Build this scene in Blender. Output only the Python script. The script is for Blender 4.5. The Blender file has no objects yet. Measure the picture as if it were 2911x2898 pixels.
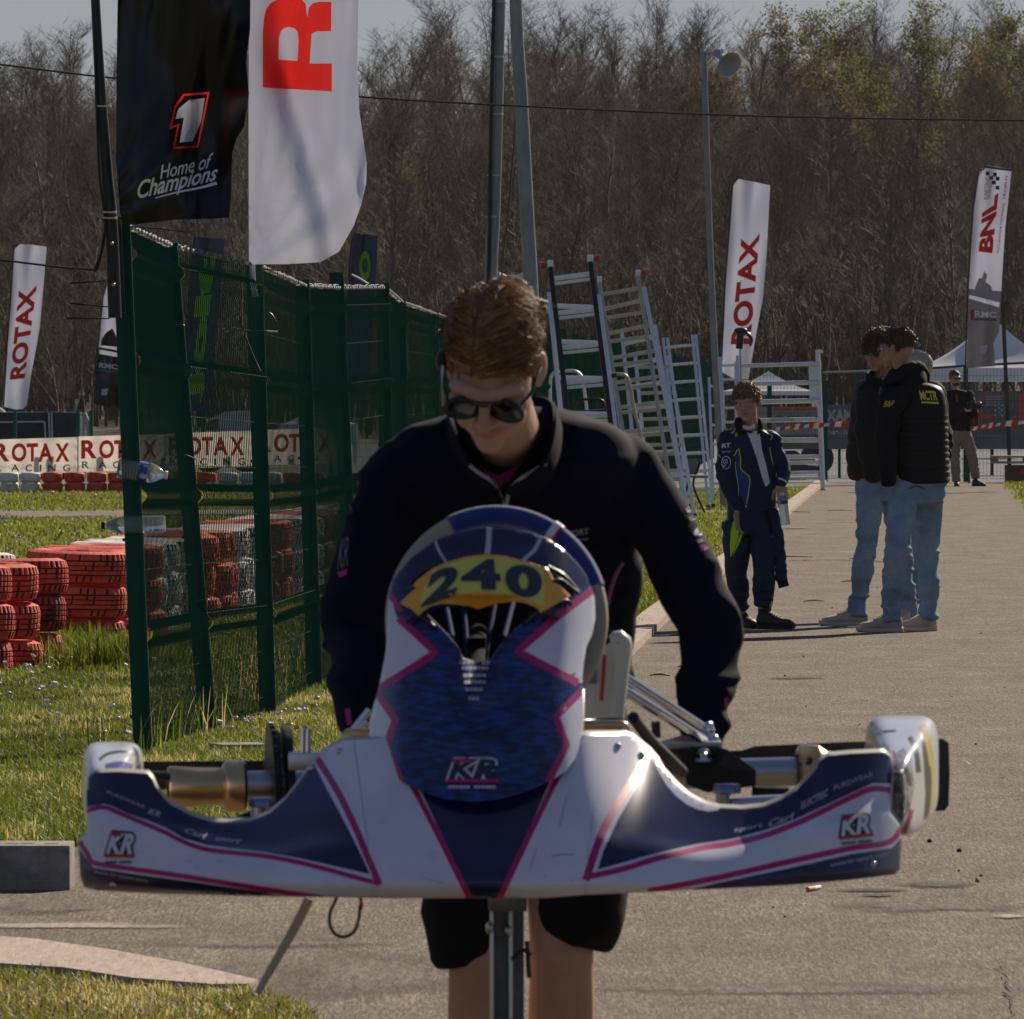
import bpy, bmesh, math, random
import numpy as np
from mathutils import Vector, Matrix, noise as mnoise
from mathutils.geometry import delaunay_2d_cdt, tessellate_polygon
from mathutils.bvhtree import BVHTree

random.seed(7)
RNG = np.random.default_rng(11)
scene = bpy.context.scene
COL = scene.collection

# ------------------------------------------------------------------ camera, sky, sun, exposure
F = 27000.0            # focal length in photograph pixels (2911 wide)
CX, CY, HY = 1455.5, 1449.0, 1113.5
EYE = 1.45
cam_d = bpy.data.cameras.new("camera")
cam = bpy.data.objects.new("camera", cam_d)
COL.objects.link(cam)
cam.location = (0, 0, EYE)
cam.rotation_euler = (math.radians(90), 0, 0)
cam_d.sensor_width = 36.0
cam_d.lens = F / 2911.0 * 36.0
cam_d.shift_y = -(CY - HY) / 2911.0
cam_d.clip_start = 0.5
cam_d.clip_end = 6000
cam_d.dof.use_dof = True
cam_d.dof.focus_distance = 46.0
cam_d.dof.aperture_fstop = cam_d.lens / 7.0
scene.camera = cam

SUN_EL, SUN_AZ = math.radians(31), math.radians(29)     # azimuth measured from +Y towards +X
world = bpy.data.worlds.new("World")
scene.world = world
world.use_nodes = True
wn = world.node_tree
wn.nodes.clear()
sky = wn.nodes.new("ShaderNodeTexSky")
sky.sky_type = 'NISHITA'
sky.sun_disc = False
sky.sun_elevation = SUN_EL
sky.sun_rotation = SUN_AZ
sky.altitude = 200
sky.air_density = 1.0
sky.dust_density = 0.15
sky.ozone_density = 2.2
bg = wn.nodes.new("ShaderNodeBackground")
bg.inputs['Strength'].default_value = 0.055
wo = wn.nodes.new("ShaderNodeOutputWorld")
tint = wn.nodes.new("ShaderNodeMix"); tint.data_type = 'RGBA'; tint.blend_type = 'MULTIPLY'; tint.inputs[0].default_value = 1.0
tint.inputs[7].default_value = (1.0, .93, 1.08, 1)          # white balance of the photograph
hz = wn.nodes.new("ShaderNodeMix"); hz.data_type = 'RGBA'; hz.inputs[0].default_value = .55          # thin high cloud evens out the sky
hz.inputs[7].default_value = (1.35, 1.75, 2.75, 1)
wn.links.new(sky.outputs[0], tint.inputs[6]); wn.links.new(tint.outputs[2], hz.inputs[6]); wn.links.new(hz.outputs[2], bg.inputs[0])
wn.links.new(bg.outputs[0], wo.inputs[0])

sun_d = bpy.data.lights.new("sun", 'SUN')
sun_d.energy = 5.0
sun_d.angle = math.radians(0.53)
sun_d.color = (1.0, 0.87, 0.70)
sun = bpy.data.objects.new("sun", sun_d)
COL.objects.link(sun)
to_sun = Vector((math.sin(SUN_AZ) * math.cos(SUN_EL), math.cos(SUN_AZ) * math.cos(SUN_EL), math.sin(SUN_EL)))
sun.rotation_euler = to_sun.to_track_quat('Z', 'Y').to_euler()
sun.location = (30, 60, 60)

scene.render.engine = 'CYCLES'
vs = scene.view_settings
vs.view_transform = 'Standard'
vs.look = 'None'
vs.exposure = 0.27
vs.gamma = 1.0
scene.cycles.max_bounces = 6
scene.cycles.transparent_max_bounces = 16

# ------------------------------------------------------------------ helpers
def P(x, y, d):
    """point seen at photograph pixel (x, y) at d metres"""
    return Vector(((x - CX) / F * d, d, EYE + (HY - y) / F * d))

def G(x, y):
    return P(x, y, EYE * F / (y - HY))

def zf(x0, y0, k):
    return lambda pts: [(x0 + a * k, y0 + b * k) for a, b in pts]

D = zf(0, 0, 2911 / 1932)
Z1 = zf(0, 0, .5694); Z4 = zf(0, 600, .5176); Z5 = zf(0, 1400, .5176)
Z6 = zf(900, 1300, .5720); Z7 = zf(1900, 850, .5459)
A1 = zf(180, 1980, .4762); A2 = zf(1550, 1800, .6211); A6 = zf(1500, 700, .4680); A7 = zf(1150, 780, .3381)
B1 = zf(300, 640, .4141); B3 = zf(2380, 880, .2808); B4 = zf(2030, 1060, .2288); B5 = zf(2700, 450, .3381)
C1 = zf(2020, 1400, .2185); C2 = zf(2400, 900, .26); C3 = zf(1050, 1430, .3882); C4 = zf(1900, 1950, .44); C5 = zf(1540, 700, .312)

def vnoise(p, seed=0):
    """numpy value noise, p: (n,3) -> (n,) in -1..1"""
    p = np.asarray(p, float)
    i = np.floor(p).astype(np.int64)
    f = p - i
    f = f * f * (3 - 2 * f)
    def h(a, b, c):
        n = (a * 374761393 + b * 668265263 + c * 2147483647 + seed * 974634777) & 0x7fffffff
        n = ((n ^ (n >> 13)) * 1274126177) & 0x7fffffff
        n = n ^ (n >> 16)
        return (n & 0xffff) / 32767.5 - 1
    r = 0
    for dx in (0, 1):
        wx = f[:, 0] if dx else 1 - f[:, 0]
        for dy in (0, 1):
            wy = f[:, 1] if dy else 1 - f[:, 1]
            for dz in (0, 1):
                wz = f[:, 2] if dz else 1 - f[:, 2]
                r = r + wx * wy * wz * h(i[:, 0] + dx, i[:, 1] + dy, i[:, 2] + dz)
    return r

def spline(pts, n):
    """Catmull-Rom through pts (tuples of any length) -> n samples"""
    a = np.array([tuple(p) for p in pts], float)
    m = len(a)
    if m == 2:
        t = np.linspace(0, 1, n)[:, None]
        return a[0] * (1 - t) + a[1] * t
    e = np.vstack([2 * a[0] - a[1], a, 2 * a[-1] - a[-2]])
    out = []
    for s in np.linspace(0, m - 1 - 1e-6, n):
        i = int(s); t = s - i
        p0, p1, p2, p3 = e[i], e[i + 1], e[i + 2], e[i + 3]
        out.append(.5 * (2 * p1 + (p2 - p0) * t + (2 * p0 - 5 * p1 + 4 * p2 - p3) * t * t + (3 * p1 - p0 - 3 * p2 + p3) * t ** 3))
    return np.array(out)

class MB:
    """collects shapes, then becomes ONE mesh object"""
    def __init__(self):
        self.v, self.f, self.m = [], [], []
    def add(self, verts, faces, m=0):
        o = len(self.v)
        self.v.extend([tuple(p) for p in verts])
        for f in faces:
            self.f.append(tuple(i + o for i in f)); self.m.append(m)
        return o
    def box(self, c, s, rot=None, m=0, bev=0.0):
        bm = bmesh.new()
        bmesh.ops.create_cube(bm, size=1)
        for v in bm.verts:
            v.co = Vector((v.co.x * s[0], v.co.y * s[1], v.co.z * s[2]))
        if bev > 0:
            bmesh.ops.bevel(bm, geom=list(bm.edges), offset=bev, segments=2, affect='EDGES', profile=.7)
        R = rot if rot is not None else Matrix.Identity(3)
        bm.verts.index_update()
        self.add([R @ v.co + Vector(c) for v in bm.verts], [[v.index for v in f.verts] for f in bm.faces], m)
        bm.free()
    def bar(self, a, b, w, h, m=0, side=None, bev=0.0):
        """box from a to b, w across 'side', h across the third axis"""
        a, b = Vector(a), Vector(b)
        z = (b - a).normalized()
        x = Vector(side) if side is not None else (Vector((0, 0, 1)).cross(z) if abs(z.z) < .95 else Vector((1, 0, 0)))
        x = (x - z * x.dot(z)).normalized()
        y = z.cross(x)
        R = Matrix((x, y, z)).transposed()
        self.box((a + b) / 2, (w, h, (b - a).length), R, m, bev)
    def tube(self, pts, r, n=10, m=0, res=None, caps=True, flat=1.0, side=None, dome=False):
        """r: scalar or list per point; flat: ratio of second radius; side: direction of the first radius"""
        pts = [Vector(p) for p in pts]
        rr = list(r) if hasattr(r, '__len__') else [r] * len(pts)
        if res and len(pts) > 2 or res:
            s = spline([(*p, q) for p, q in zip(pts, rr)], res)
            pts = [Vector(q[:3]) for q in s]; rr = [max(q[3], 1e-5) for q in s]
        if dome:
            t0 = (pts[0] - pts[1]).normalized(); t1 = (pts[-1] - pts[-2]).normalized()
            a0, a1 = pts[0], pts[-1]; r0, r1 = rr[0], rr[-1]
            pre = [(a0 + t0 * r0 * math.sin(a), r0 * math.cos(a)) for a in (1.45, 1.0, .5)]
            post = [(a1 + t1 * r1 * math.sin(a), r1 * math.cos(a)) for a in (.5, 1.0, 1.45)]
            pts = [p for p, _ in pre] + pts + [p for p, _ in post]
            rr = [q for _, q in pre] + rr + [q for _, q in post]
        V = []
        up = None
        for i, p in enumerate(pts):
            t = (pts[min(i + 1, len(pts) - 1)] - pts[max(i - 1, 0)])
            t = t.normalized() if t.length > 1e-9 else Vector((0, 0, 1))
            if up is None:
                up = Vector(side) if side is not None else (Vector((0, 0, 1)) if abs(t.z) < .9 else Vector((1, 0, 0)))
            elif side is not None:
                up = Vector(side)
            u = up - t * up.dot(t)
            u = u.normalized() if u.length > 1e-6 else t.orthogonal().normalized()
            w = t.cross(u)
            if side is None:
                up = u
            for k in range(n):
                a = 2 * math.pi * k / n
                V.append(p + u * (math.cos(a) * rr[i]) + w * (math.sin(a) * rr[i] * flat))
        Fc = []
        for i in range(len(pts) - 1):
            for k in range(n):
                k2 = (k + 1) % n
                Fc.append((i * n + k, i * n + k2, (i + 1) * n + k2, (i + 1) * n + k))
        if caps:
            Fc.append(tuple(range(n - 1, -1, -1)))
            Fc.append(tuple(range((len(pts) - 1) * n, len(pts) * n)))
        self.add(V, Fc, m)
    def loft(self, secs, n=32, m=0, p=2.4, caps=True, res=None):
        """secs: (centre, half_x_vector, half_y_vector) - superellipse sections"""
        if res:
            s = spline([(*Vector(c), *Vector(a), *Vector(b)) for c, a, b in secs], res)
            secs = [(Vector(q[0:3]), Vector(q[3:6]), Vector(q[6:9])) for q in s]
        V = []
        for c, a, b in secs:
            c, a, b = Vector(c), Vector(a), Vector(b)
            for k in range(n):
                t = 2 * math.pi * k / n
                ct, st = math.cos(t), math.sin(t)
                V.append(c + a * (math.copysign(abs(ct) ** (2 / p), ct)) + b * (math.copysign(abs(st) ** (2 / p), st)))
        Fc = []
        for i in range(len(secs) - 1):
            for k in range(n):
                k2 = (k + 1) % n
                Fc.append((i * n + k, i * n + k2, (i + 1) * n + k2, (i + 1) * n + k))
        if caps:
            Fc.append(tuple(range(n - 1, -1, -1)))
            Fc.append(tuple(range((len(secs) - 1) * n, len(secs) * n)))
        self.add(V, Fc, m)
    def lathe(self, prof, c=(0, 0, 0), n=24, m=0, R=None, mats=None):
        """prof: (radius, height) along local z"""
        R = R if R is not None else Matrix.Identity(3)
        c = Vector(c)
        V = []
        for r, z in prof:
            for k in range(n):
                a = 2 * math.pi * k / n
                V.append(R @ Vector((r * math.cos(a), r * math.sin(a), z)) + c)
        o = len(self.v)
        self.v.extend([tuple(q) for q in V])
        for i in range(len(prof) - 1):
            for k in range(n):
                k2 = (k + 1) % n
                self.f.append((o + i * n + k, o + i * n + k2, o + (i + 1) * n + k2, o + (i + 1) * n + k))
                self.m.append(mats[i] if mats else m)
    def ell(self, c, r, R=None, n=20, m=0):
        """ellipsoid"""
        prof = [(max(math.cos(a), 1e-4), math.sin(a)) for a in np.linspace(-math.pi / 2, math.pi / 2, n // 2 + 1)]
        R = R if R is not None else Matrix.Identity(3)
        S = Matrix.Diagonal(Vector(r))
        self.lathe(prof, c, n, m, R @ S)
    def prism(self, poly, f0, f1, m=0, ms=None):
        """poly: list of 2D points; f0/f1 lift them to the near and far 3D outline"""
        n = len(poly)
        self.add([f0(*p) for p in poly] + [f1(*p) for p in poly],
                 [tuple(range(n)), tuple(range(2 * n - 1, n - 1, -1))] + [(i, i + n, (i + 1) % n + n, (i + 1) % n) for i in range(n)], m if ms is None else ms)
    def mesh(self, name, smooth=True, angle=40):
        me = bpy.data.meshes.new(name)
        me.from_pydata(self.v, [], self.f)
        if len(set(self.m)) > 1 or (self.m and self.m[0]):
            me.polygons.foreach_set('material_index', self.m)
        if smooth:
            me.polygons.foreach_set('use_smooth', [True] * len(me.polygons))
            if angle < 180:
                me.set_sharp_from_angle(angle=math.radians(angle))
        me.update()
        return me

def np_mesh(name, v, f, nper=4, smooth=False):
    """fast mesh from arrays: v (n,3), f (m,nper)"""
    me = bpy.data.meshes.new(name)
    me.vertices.add(len(v)); me.vertices.foreach_set('co', np.asarray(v, np.float32).ravel())
    me.loops.add(f.size); me.loops.foreach_set('vertex_index', np.asarray(f, np.int32).ravel())
    me.polygons.add(len(f))
    me.polygons.foreach_set('loop_start', np.arange(0, f.size, nper, dtype=np.int32))
    try:
        me.polygons.foreach_set('loop_total', np.full(len(f), nper, np.int32))
    except Exception:
        pass
    if smooth:
        me.polygons.foreach_set('use_smooth', np.ones(len(f), bool))
    me.update(calc_edges=True)
    return me

def tag(o, label=None, cat=None, group=None, kind=None):
    if label: o['label'] = label
    if cat: o['category'] = cat
    if group: o['group'] = group
    if kind: o['kind'] = kind
    return o

def thing(name, label, cat, loc=(0, 0, 0), group=None):
    o = bpy.data.objects.new(name, None)
    o.empty_display_size = .1
    COL.objects.link(o)
    o.location = loc
    return tag(o, label, cat, group)

def origin_of(o):
    p = Vector((0, 0, 0))
    while o is not None:
        p += o.location; o = o.parent
    return p

def obj(name, mb, mats, parent=None, smooth=True, angle=40, loc=None):
    """ONE mesh object; shapes were collected in world coordinates"""
    me = mb if isinstance(mb, bpy.types.Mesh) else mb.mesh(name, smooth, angle)
    o = bpy.data.objects.new(name, me)
    COL.objects.link(o)
    off = Vector(loc) if loc is not None else Vector((0, 0, 0))
    if parent is not None:
        o.parent = parent
        base = origin_of(parent)
        me.transform(Matrix.Translation(-base))
    elif loc is not None:
        me.transform(Matrix.Translation(-off)); o.location = off
    for mt in (mats if isinstance(mats, (list, tuple)) else [mats]):
        me.materials.append(mt)
    return o

def copy_tree(o, parent=None, loc=None, rotz=None):
    c = o.copy()
    COL.objects.link(c)
    if parent is not None: c.parent = parent
    if loc is not None: c.location = loc
    if rotz is not None: c.rotation_euler = (0, 0, rotz)
    for ch in list(o.children):
        copy_tree(ch, c)
    return c

# ------------------------------------------------------------------ materials
MATS = {}
def mat(name, col, rough=.6, metal=0.0, spec=.5, col2=None, scale=8.0, bump=0.0, bscale=None, stretch=(1, 1, 1), contrast=(.35, .65), coat=0.0, trans=0.0, sheen=0.0, detail=6.0, alpha=1.0, ior=1.45, sss=0.0, bdist=.01):
    if name in MATS:
        return MATS[name]
    m = bpy.data.materials.new(name)
    m.use_nodes = True
    nt = m.node_tree
    b = nt.nodes['Principled BSDF']
    b.inputs['Roughness'].default_value = rough
    b.inputs['Metallic'].default_value = metal
    b.inputs['Specular IOR Level'].default_value = spec
    b.inputs['IOR'].default_value = ior
    b.inputs['Base Color'].default_value = (*col, 1)
    b.inputs['Coat Weight'].default_value = coat
    b.inputs['Coat Roughness'].default_value = .08
    b.inputs['Transmission Weight'].default_value = trans
    b.inputs['Sheen Weight'].default_value = sheen
    b.inputs['Alpha'].default_value = alpha
    if sss:
        b.inputs['Subsurface Weight'].default_value = sss
        b.inputs['Subsurface Radius'].default_value = (.012, .005, .003)
        b.inputs['Subsurface Scale'].default_value = 1.0
    if col2 is not None or bump:
        tc = nt.nodes.new('ShaderNodeTexCoord')
        mp = nt.nodes.new('ShaderNodeMapping')
        mp.inputs['Scale'].default_value = stretch
        nt.links.new(tc.outputs['Object'], mp.inputs[0])
    if col2 is not None:
        n = nt.nodes.new('ShaderNodeTexNoise')
        n.inputs['Scale'].default_value = scale
        n.inputs['Detail'].default_value = detail
        n.inputs['Roughness'].default_value = .65
        nt.links.new(mp.outputs[0], n.inputs['Vector'])
        r = nt.nodes.new('ShaderNodeValToRGB')
        r.color_ramp.elements[0].position, r.color_ramp.elements[1].position = contrast
        r.color_ramp.elements[0].color = (*col, 1)
        r.color_ramp.elements[1].color = (*col2, 1)
        nt.links.new(n.outputs['Fac'], r.inputs[0])
        nt.links.new(r.outputs[0], b.inputs['Base Color'])
    if bump:
        n2 = nt.nodes.new('ShaderNodeTexNoise')
        n2.inputs['Scale'].default_value = bscale or scale * 3
        n2.inputs['Detail'].default_value = 4
        nt.links.new(mp.outputs[0], n2.inputs['Vector'])
        bp = nt.nodes.new('ShaderNodeBump')
        bp.inputs['Strength'].default_value = bump
        bp.inputs['Distance'].default_value = bdist
        nt.links.new(n2.outputs['Fac'], bp.inputs['Height'])
        nt.links.new(bp.outputs[0], b.inputs['Normal'])
    MATS[name] = m
    return m

def cloth_translucent(name, col, amount=.35, rough=.5, col2=None, scale=3):
    """flag cloth: sun on the far side shines through"""
    m = mat(name, col, rough, col2=col2, scale=scale, bump=.12, bscale=14, stretch=(1, 1, .3))
    nt = m.node_tree
    b = nt.nodes['Principled BSDF']
    tr = nt.nodes.new('ShaderNodeBsdfTranslucent')
    tr.inputs[0].default_value = (*col, 1)
    mx = nt.nodes.new('ShaderNodeMixShader')
    mx.inputs[0].default_value = amount
    out = nt.nodes['Material Output']
    nt.links.new(b.outputs[0], mx.inputs[1]); nt.links.new(tr.outputs[0], mx.inputs[2])
    nt.links.new(mx.outputs[0], out.inputs[0])
    return m

# ------------------------------------------------------------------ writing, decals and cut panels
_TXT = {}
def text2d(body, bold=.0, shear=0.0, space=1.0):
    """filled lettering as 2D triangles, box normalised to width:height, origin bottom left, height 1"""
    key = (body, bold, shear, space)
    if key not in _TXT:
        cu = bpy.data.curves.new("lettering", 'FONT')
        cu.body = body; cu.offset = bold; cu.shear = shear; cu.space_character = space
        cu.resolution_u = 5
        o = bpy.data.objects.new("lettering", cu)
        COL.objects.link(o)
        dg = bpy.context.evaluated_depsgraph_get()
        me = bpy.data.meshes.new_from_object(o.evaluated_get(dg))
        v = np.array([x.co[:2] for x in me.vertices]); f = [tuple(p.vertices) for p in me.polygons]
        bpy.data.objects.remove(o); bpy.data.meshes.remove(me); bpy.data.curves.remove(cu)
        v = v - v.min(0)
        v = v / v.max(0)
        _TXT[key] = (v, f)
    return _TXT[key]

def gridcut(v2, f2, step):
    """cut a 2D mesh along a grid so that it can follow a curved surface"""
    bm = bmesh.new()
    vs_ = [bm.verts.new((a, b, 0)) for a, b in v2]
    for f in f2:
        try: bm.faces.new([vs_[i] for i in f])
        except ValueError: pass
    a = np.array(v2)
    for ax in (0, 1):
        lo, hi = a[:, ax].min(), a[:, ax].max()
        for t in np.arange(lo + step, hi, step):
            no = (1, 0, 0) if ax == 0 else (0, 1, 0)
            co = (t, 0, 0) if ax == 0 else (0, t, 0)
            bmesh.ops.bisect_plane(bm, geom=list(bm.verts) + list(bm.edges) + list(bm.faces), plane_co=co, plane_no=no)
    bm.verts.index_update()
    V = [(q.co.x, q.co.y) for q in bm.verts]; Fc = [tuple(q.index for q in f.verts) for f in bm.faces]
    bm.free()
    return V, Fc

def quadmap(v, q):
    """unit square -> pixel quad q = (bottom-left, bottom-right, top-right, top-left)"""
    q = np.array(q, float)
    u, w = v[:, 0:1], v[:, 1:2]
    return (1 - u) * (1 - w) * q[0] + u * (1 - w) * q[1] + u * w * q[2] + (1 - u) * w * q[3]

def bvh_of(*objs):
    vs_, fs = [], []
    for o in objs:
        base = origin_of(o); k = len(vs_)
        vs_ += [v.co + base for v in o.data.vertices]
        fs += [[i + k for i in p.vertices] for p in o.data.polygons]
    return BVHTree.FromPolygons(vs_, fs)

def decal(mb, v2, f2, bvh, lift=.003, step=12, m=0, jump=.12):
    """print laid on a real surface: every corner is dropped onto it"""
    f3 = []
    for f in f2:
        if len(f) > 4:
            f3 += [tuple(f[i] for i in t) for t in tessellate_polygon([[Vector((v2[i][0], v2[i][1], 0)) for i in f]])]
        else: f3.append(f)
    V, Fc = gridcut(v2, f3, step)
    out, ok = [], []
    eye = Vector((0, 0, EYE))
    for x, y in V:
        d = (P(x, y, 10.0) - eye).normalized()
        hit = bvh.ray_cast(eye, d)
        if hit[0] is None:
            out.append(Vector((0, 0, 0))); ok.append(False)
        else:
            out.append(hit[0] - d * lift); ok.append(True)
    good = []
    for f in Fc:
        if not all(ok[i] for i in f): continue
        ys = [out[i].y for i in f]
        if max(ys) - min(ys) > jump: continue
        a, b, c = out[f[0]], out[f[1]], out[f[2]]
        nrm = (b - a).cross(c - a)
        good.append(f if nrm.y < 0 else tuple(reversed(f)))
    used = sorted({i for f in good for i in f}); rm = {i: k for k, i in enumerate(used)}
    mb.add([out[i] for i in used], [tuple(rm[i] for i in f) for f in good], m)

def decal_text(mb, body, quad, bvh, bold=.02, shear=0.0, lift=.003, step=14, m=0, space=1.0):
    v, f = text2d(body, bold, shear, space)
    decal(mb, quadmap(v, quad), f, bvh, lift, step, m)

def words_on(items, bvh, name, m, parent, lift=.003, step=12):
    """each word its own print: (text, quad, bold, shear)"""
    for t, q, b, sh in items:
        mb = MB(); decal_text(mb, t, q, bvh, b, sh, lift, step)
        if mb.f: obj(name, mb, m, parent, smooth=False)

def strip2d(pts, w, closed=False):
    """a polyline of width w (number or list) as 2D quads"""
    a = np.array(pts, float); n = len(a)
    ww = np.array(w if hasattr(w, '__len__') else [w] * n, float)
    t = np.gradient(a, axis=0)
    if closed:
        t = np.roll(a, -1, 0) - np.roll(a, 1, 0)
    t /= np.linalg.norm(t, axis=1)[:, None] + 1e-9
    nn = np.stack([-t[:, 1], t[:, 0]], 1)
    v = np.vstack([a + nn * ww[:, None] / 2, a - nn * ww[:, None] / 2])
    m = n if closed else n - 1
    return v, [(i, (i + 1) % n, (i + 1) % n + n, i + n) for i in range(m)]

def inpoly(x, y, poly):
    c = False; n = len(poly); j = n - 1
    for i in range(n):
        xi, yi = poly[i]; xj, yj = poly[j]
        if (yi > y) != (yj > y) and x < (xj - xi) * (y - yi) / (yj - yi) + xi:
            c = not c
        j = i
    return c

def densify(poly, step):
    out = []
    n = len(poly)
    for i in range(n):
        a, b = np.array(poly[i], float), np.array(poly[(i + 1) % n], float)
        k = max(1, int(np.linalg.norm(b - a) / step))
        for t in range(k):
            out.append(tuple(a + (b - a) * t / k))
    return out

def cut_panel(mb, outline, regions, surf, step=18, base=0, holes=(), back=None, rim_m=None):
    """a curved sheet cut exactly along its printed design: regions = [(polygon, material index)], later ones on top"""
    outline = densify(outline, step)
    polys = [outline] + [densify(r[0], step) for r in regions] + [densify(h, step) for h in holes]
    V, E = [], []
    for pl in polys:
        k = len(V)
        V += [Vector(p) for p in pl]
        E += [(k + i, k + (i + 1) % len(pl)) for i in range(len(pl))]
    a = np.array(outline)
    for x in np.arange(a[:, 0].min() + step / 2, a[:, 0].max(), step):
        for y in np.arange(a[:, 1].min() + step / 2, a[:, 1].max(), step):
            if inpoly(x, y, outline):
                V.append(Vector((x + random.uniform(-1, 1), y + random.uniform(-1, 1))))
    v2, _, f2, *_ = delaunay_2d_cdt(V, E, [], 0, .05)
    keep, mi = [], []
    for f in f2:
        cx = sum(v2[i].x for i in f) / len(f); cy = sum(v2[i].y for i in f) / len(f)
        if not inpoly(cx, cy, outline) or any(inpoly(cx, cy, h) for h in holes): continue
        k = base
        for (pl, mm) in regions:
            if inpoly(cx, cy, pl): k = mm
        a_, b_, c_ = (v2[i] for i in f[:3])
        ccw = (b_ - a_).x * (c_ - a_).y - (b_ - a_).y * (c_ - a_).x
        keep.append(tuple(f) if ccw < 0 else tuple(reversed(f))); mi.append(k)
    used = sorted({i for f in keep for i in f}); rm = {i: k for k, i in enumerate(used)}
    pts = [surf(v2[i].x, v2[i].y) for i in used]
    o = len(mb.v)
    mb.v.extend([tuple(p) for p in pts])
    cnt = {}
    for f, k in zip(keep, mi):
        g = tuple(o + rm[i] for i in f)
        mb.f.append(g); mb.m.append(k)
        for i in range(len(g)):
            e = (g[i], g[(i + 1) % len(g)])
            cnt[e] = k
    if back is not None:
        bo = len(mb.v)
        mb.v.extend([tuple(back(Vector(p), v2[i].x, v2[i].y)) for p, i in zip(pts, used)])
        rmm = rim_m if rim_m is not None else base
        for (i, j), k in cnt.items():
            if (j, i) not in cnt:
                mb.f.append((j, i, i - o + bo, j - o + bo)); mb.m.append(rmm)
        for f in keep:
            mb.f.append(tuple(bo + rm[i] for i in reversed(f))); mb.m.append(rmm)

# ------------------------------------------------------------------ fusing overlapping limbs into one skin
def fuse(mb, voxel=.006, it=6, fac=.5, dec=None):
    me = bpy.data.meshes.new("fused")
    me.from_pydata(mb.v, [], mb.f)
    o = bpy.data.objects.new("fused", me)
    COL.objects.link(o)
    r = o.modifiers.new("r", 'REMESH'); r.mode = 'VOXEL'; r.voxel_size = voxel; r.use_smooth_shade = True
    if it:
        s = o.modifiers.new("s", 'SMOOTH'); s.iterations = it; s.factor = fac
    dg = bpy.context.evaluated_depsgraph_get()
    out = bpy.data.meshes.new_from_object(o.evaluated_get(dg))
    bpy.data.objects.remove(o); bpy.data.meshes.remove(me)
    return out

def mco(me):
    a = np.empty(len(me.vertices) * 3, np.float32); me.vertices.foreach_get('co', a)
    return a.reshape(-1, 3).astype(float)

def mno(me):
    a = np.empty(len(me.vertices) * 3, np.float32); me.vertices.foreach_get('normal', a)
    return a.reshape(-1, 3).astype(float)

def displace(me, fn):
    """fn(co, no) -> displacement along the normal"""
    co, no = mco(me), mno(me)
    co = co + no * fn(co, no)[:, None]
    me.vertices.foreach_set('co', co.astype(np.float32).ravel()); me.update()

def ridge(co, fx, fy, fz, seed=0):
    q = co * np.array([fx, fy, fz])
    w = np.stack([vnoise(q * .5 + 7, seed + 5), vnoise(q * .5 + 19, seed + 6), vnoise(q * .5 + 31, seed + 7)], 1)
    return 1 - np.abs(vnoise(q + w * .8, seed)) * 2
# ------------------------------------------------------------------ ground, road, kerbs, hill
def ground_mat(name, stops, scale, stretch, bump=.3, bscale=None, grain=.3, rough=.9, bdist=.02):
    """soil, turf or asphalt: one ramp of real surface colours over two octaves of noise"""
    m = bpy.data.materials.new(name); m.use_nodes = True
    nt = m.node_tree; b = nt.nodes['Principled BSDF']
    b.inputs['Roughness'].default_value = rough
    b.inputs['Specular IOR Level'].default_value = .25
    tc = nt.nodes.new('ShaderNodeTexCoord')
    def nz(sc_, st, det=5):
        mp = nt.nodes.new('ShaderNodeMapping'); mp.inputs['Scale'].default_value = st
        nt.links.new(tc.outputs['Object'], mp.inputs[0])
        n = nt.nodes.new('ShaderNodeTexNoise'); n.inputs['Scale'].default_value = sc_; n.inputs['Detail'].default_value = det
        n.inputs['Roughness'].default_value = .62
        nt.links.new(mp.outputs[0], n.inputs['Vector'])
        return n.outputs['Fac']
    fine, coarse = nz(scale, stretch), nz(scale * .03, (1, .35, 1), 6)
    # single chips of stone: one random tone per cell
    mp = nt.nodes.new('ShaderNodeMapping'); mp.inputs['Scale'].default_value = stretch; nt.links.new(tc.outputs['Object'], mp.inputs[0])
    vo = nt.nodes.new('ShaderNodeTexVoronoi'); vo.inputs['Scale'].default_value = scale * 1.5; nt.links.new(mp.outputs[0], vo.inputs['Vector'])
    sx = nt.nodes.new('ShaderNodeSeparateColor'); nt.links.new(vo.outputs['Color'], sx.inputs[0])
    mf = nt.nodes.new('ShaderNodeMix'); mf.inputs[0].default_value = grain
    nt.links.new(fine, mf.inputs[2]); nt.links.new(sx.outputs[0], mf.inputs[3]); fine = mf.outputs[0]
    mx = nt.nodes.new('ShaderNodeMath'); mx.operation = 'MULTIPLY_ADD'
    mx.inputs[1].default_value = .55
    ml = nt.nodes.new('ShaderNodeMath'); ml.operation = 'MULTIPLY'; ml.inputs[1].default_value = .45
    nt.links.new(coarse, ml.inputs[0]); nt.links.new(fine, mx.inputs[0]); nt.links.new(ml.outputs[0], mx.inputs[2])
    r = nt.nodes.new('ShaderNodeValToRGB')
    while len(r.color_ramp.elements) < len(stops): r.color_ramp.elements.new(.5)
    for e, (p, c) in zip(r.color_ramp.elements, stops):
        e.position = p; e.color = (*c, 1)
    nt.links.new(mx.outputs[0], r.inputs[0])
    nt.links.new(r.outputs[0], b.inputs['Base Color'])
    bp = nt.nodes.new('ShaderNodeBump'); bp.inputs['Strength'].default_value = bump; bp.inputs['Distance'].default_value = bdist
    nt.links.new(nz(bscale or scale, stretch, 5), bp.inputs['Height'])
    nt.links.new(bp.outputs[0], b.inputs['Normal'])
    return m

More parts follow.
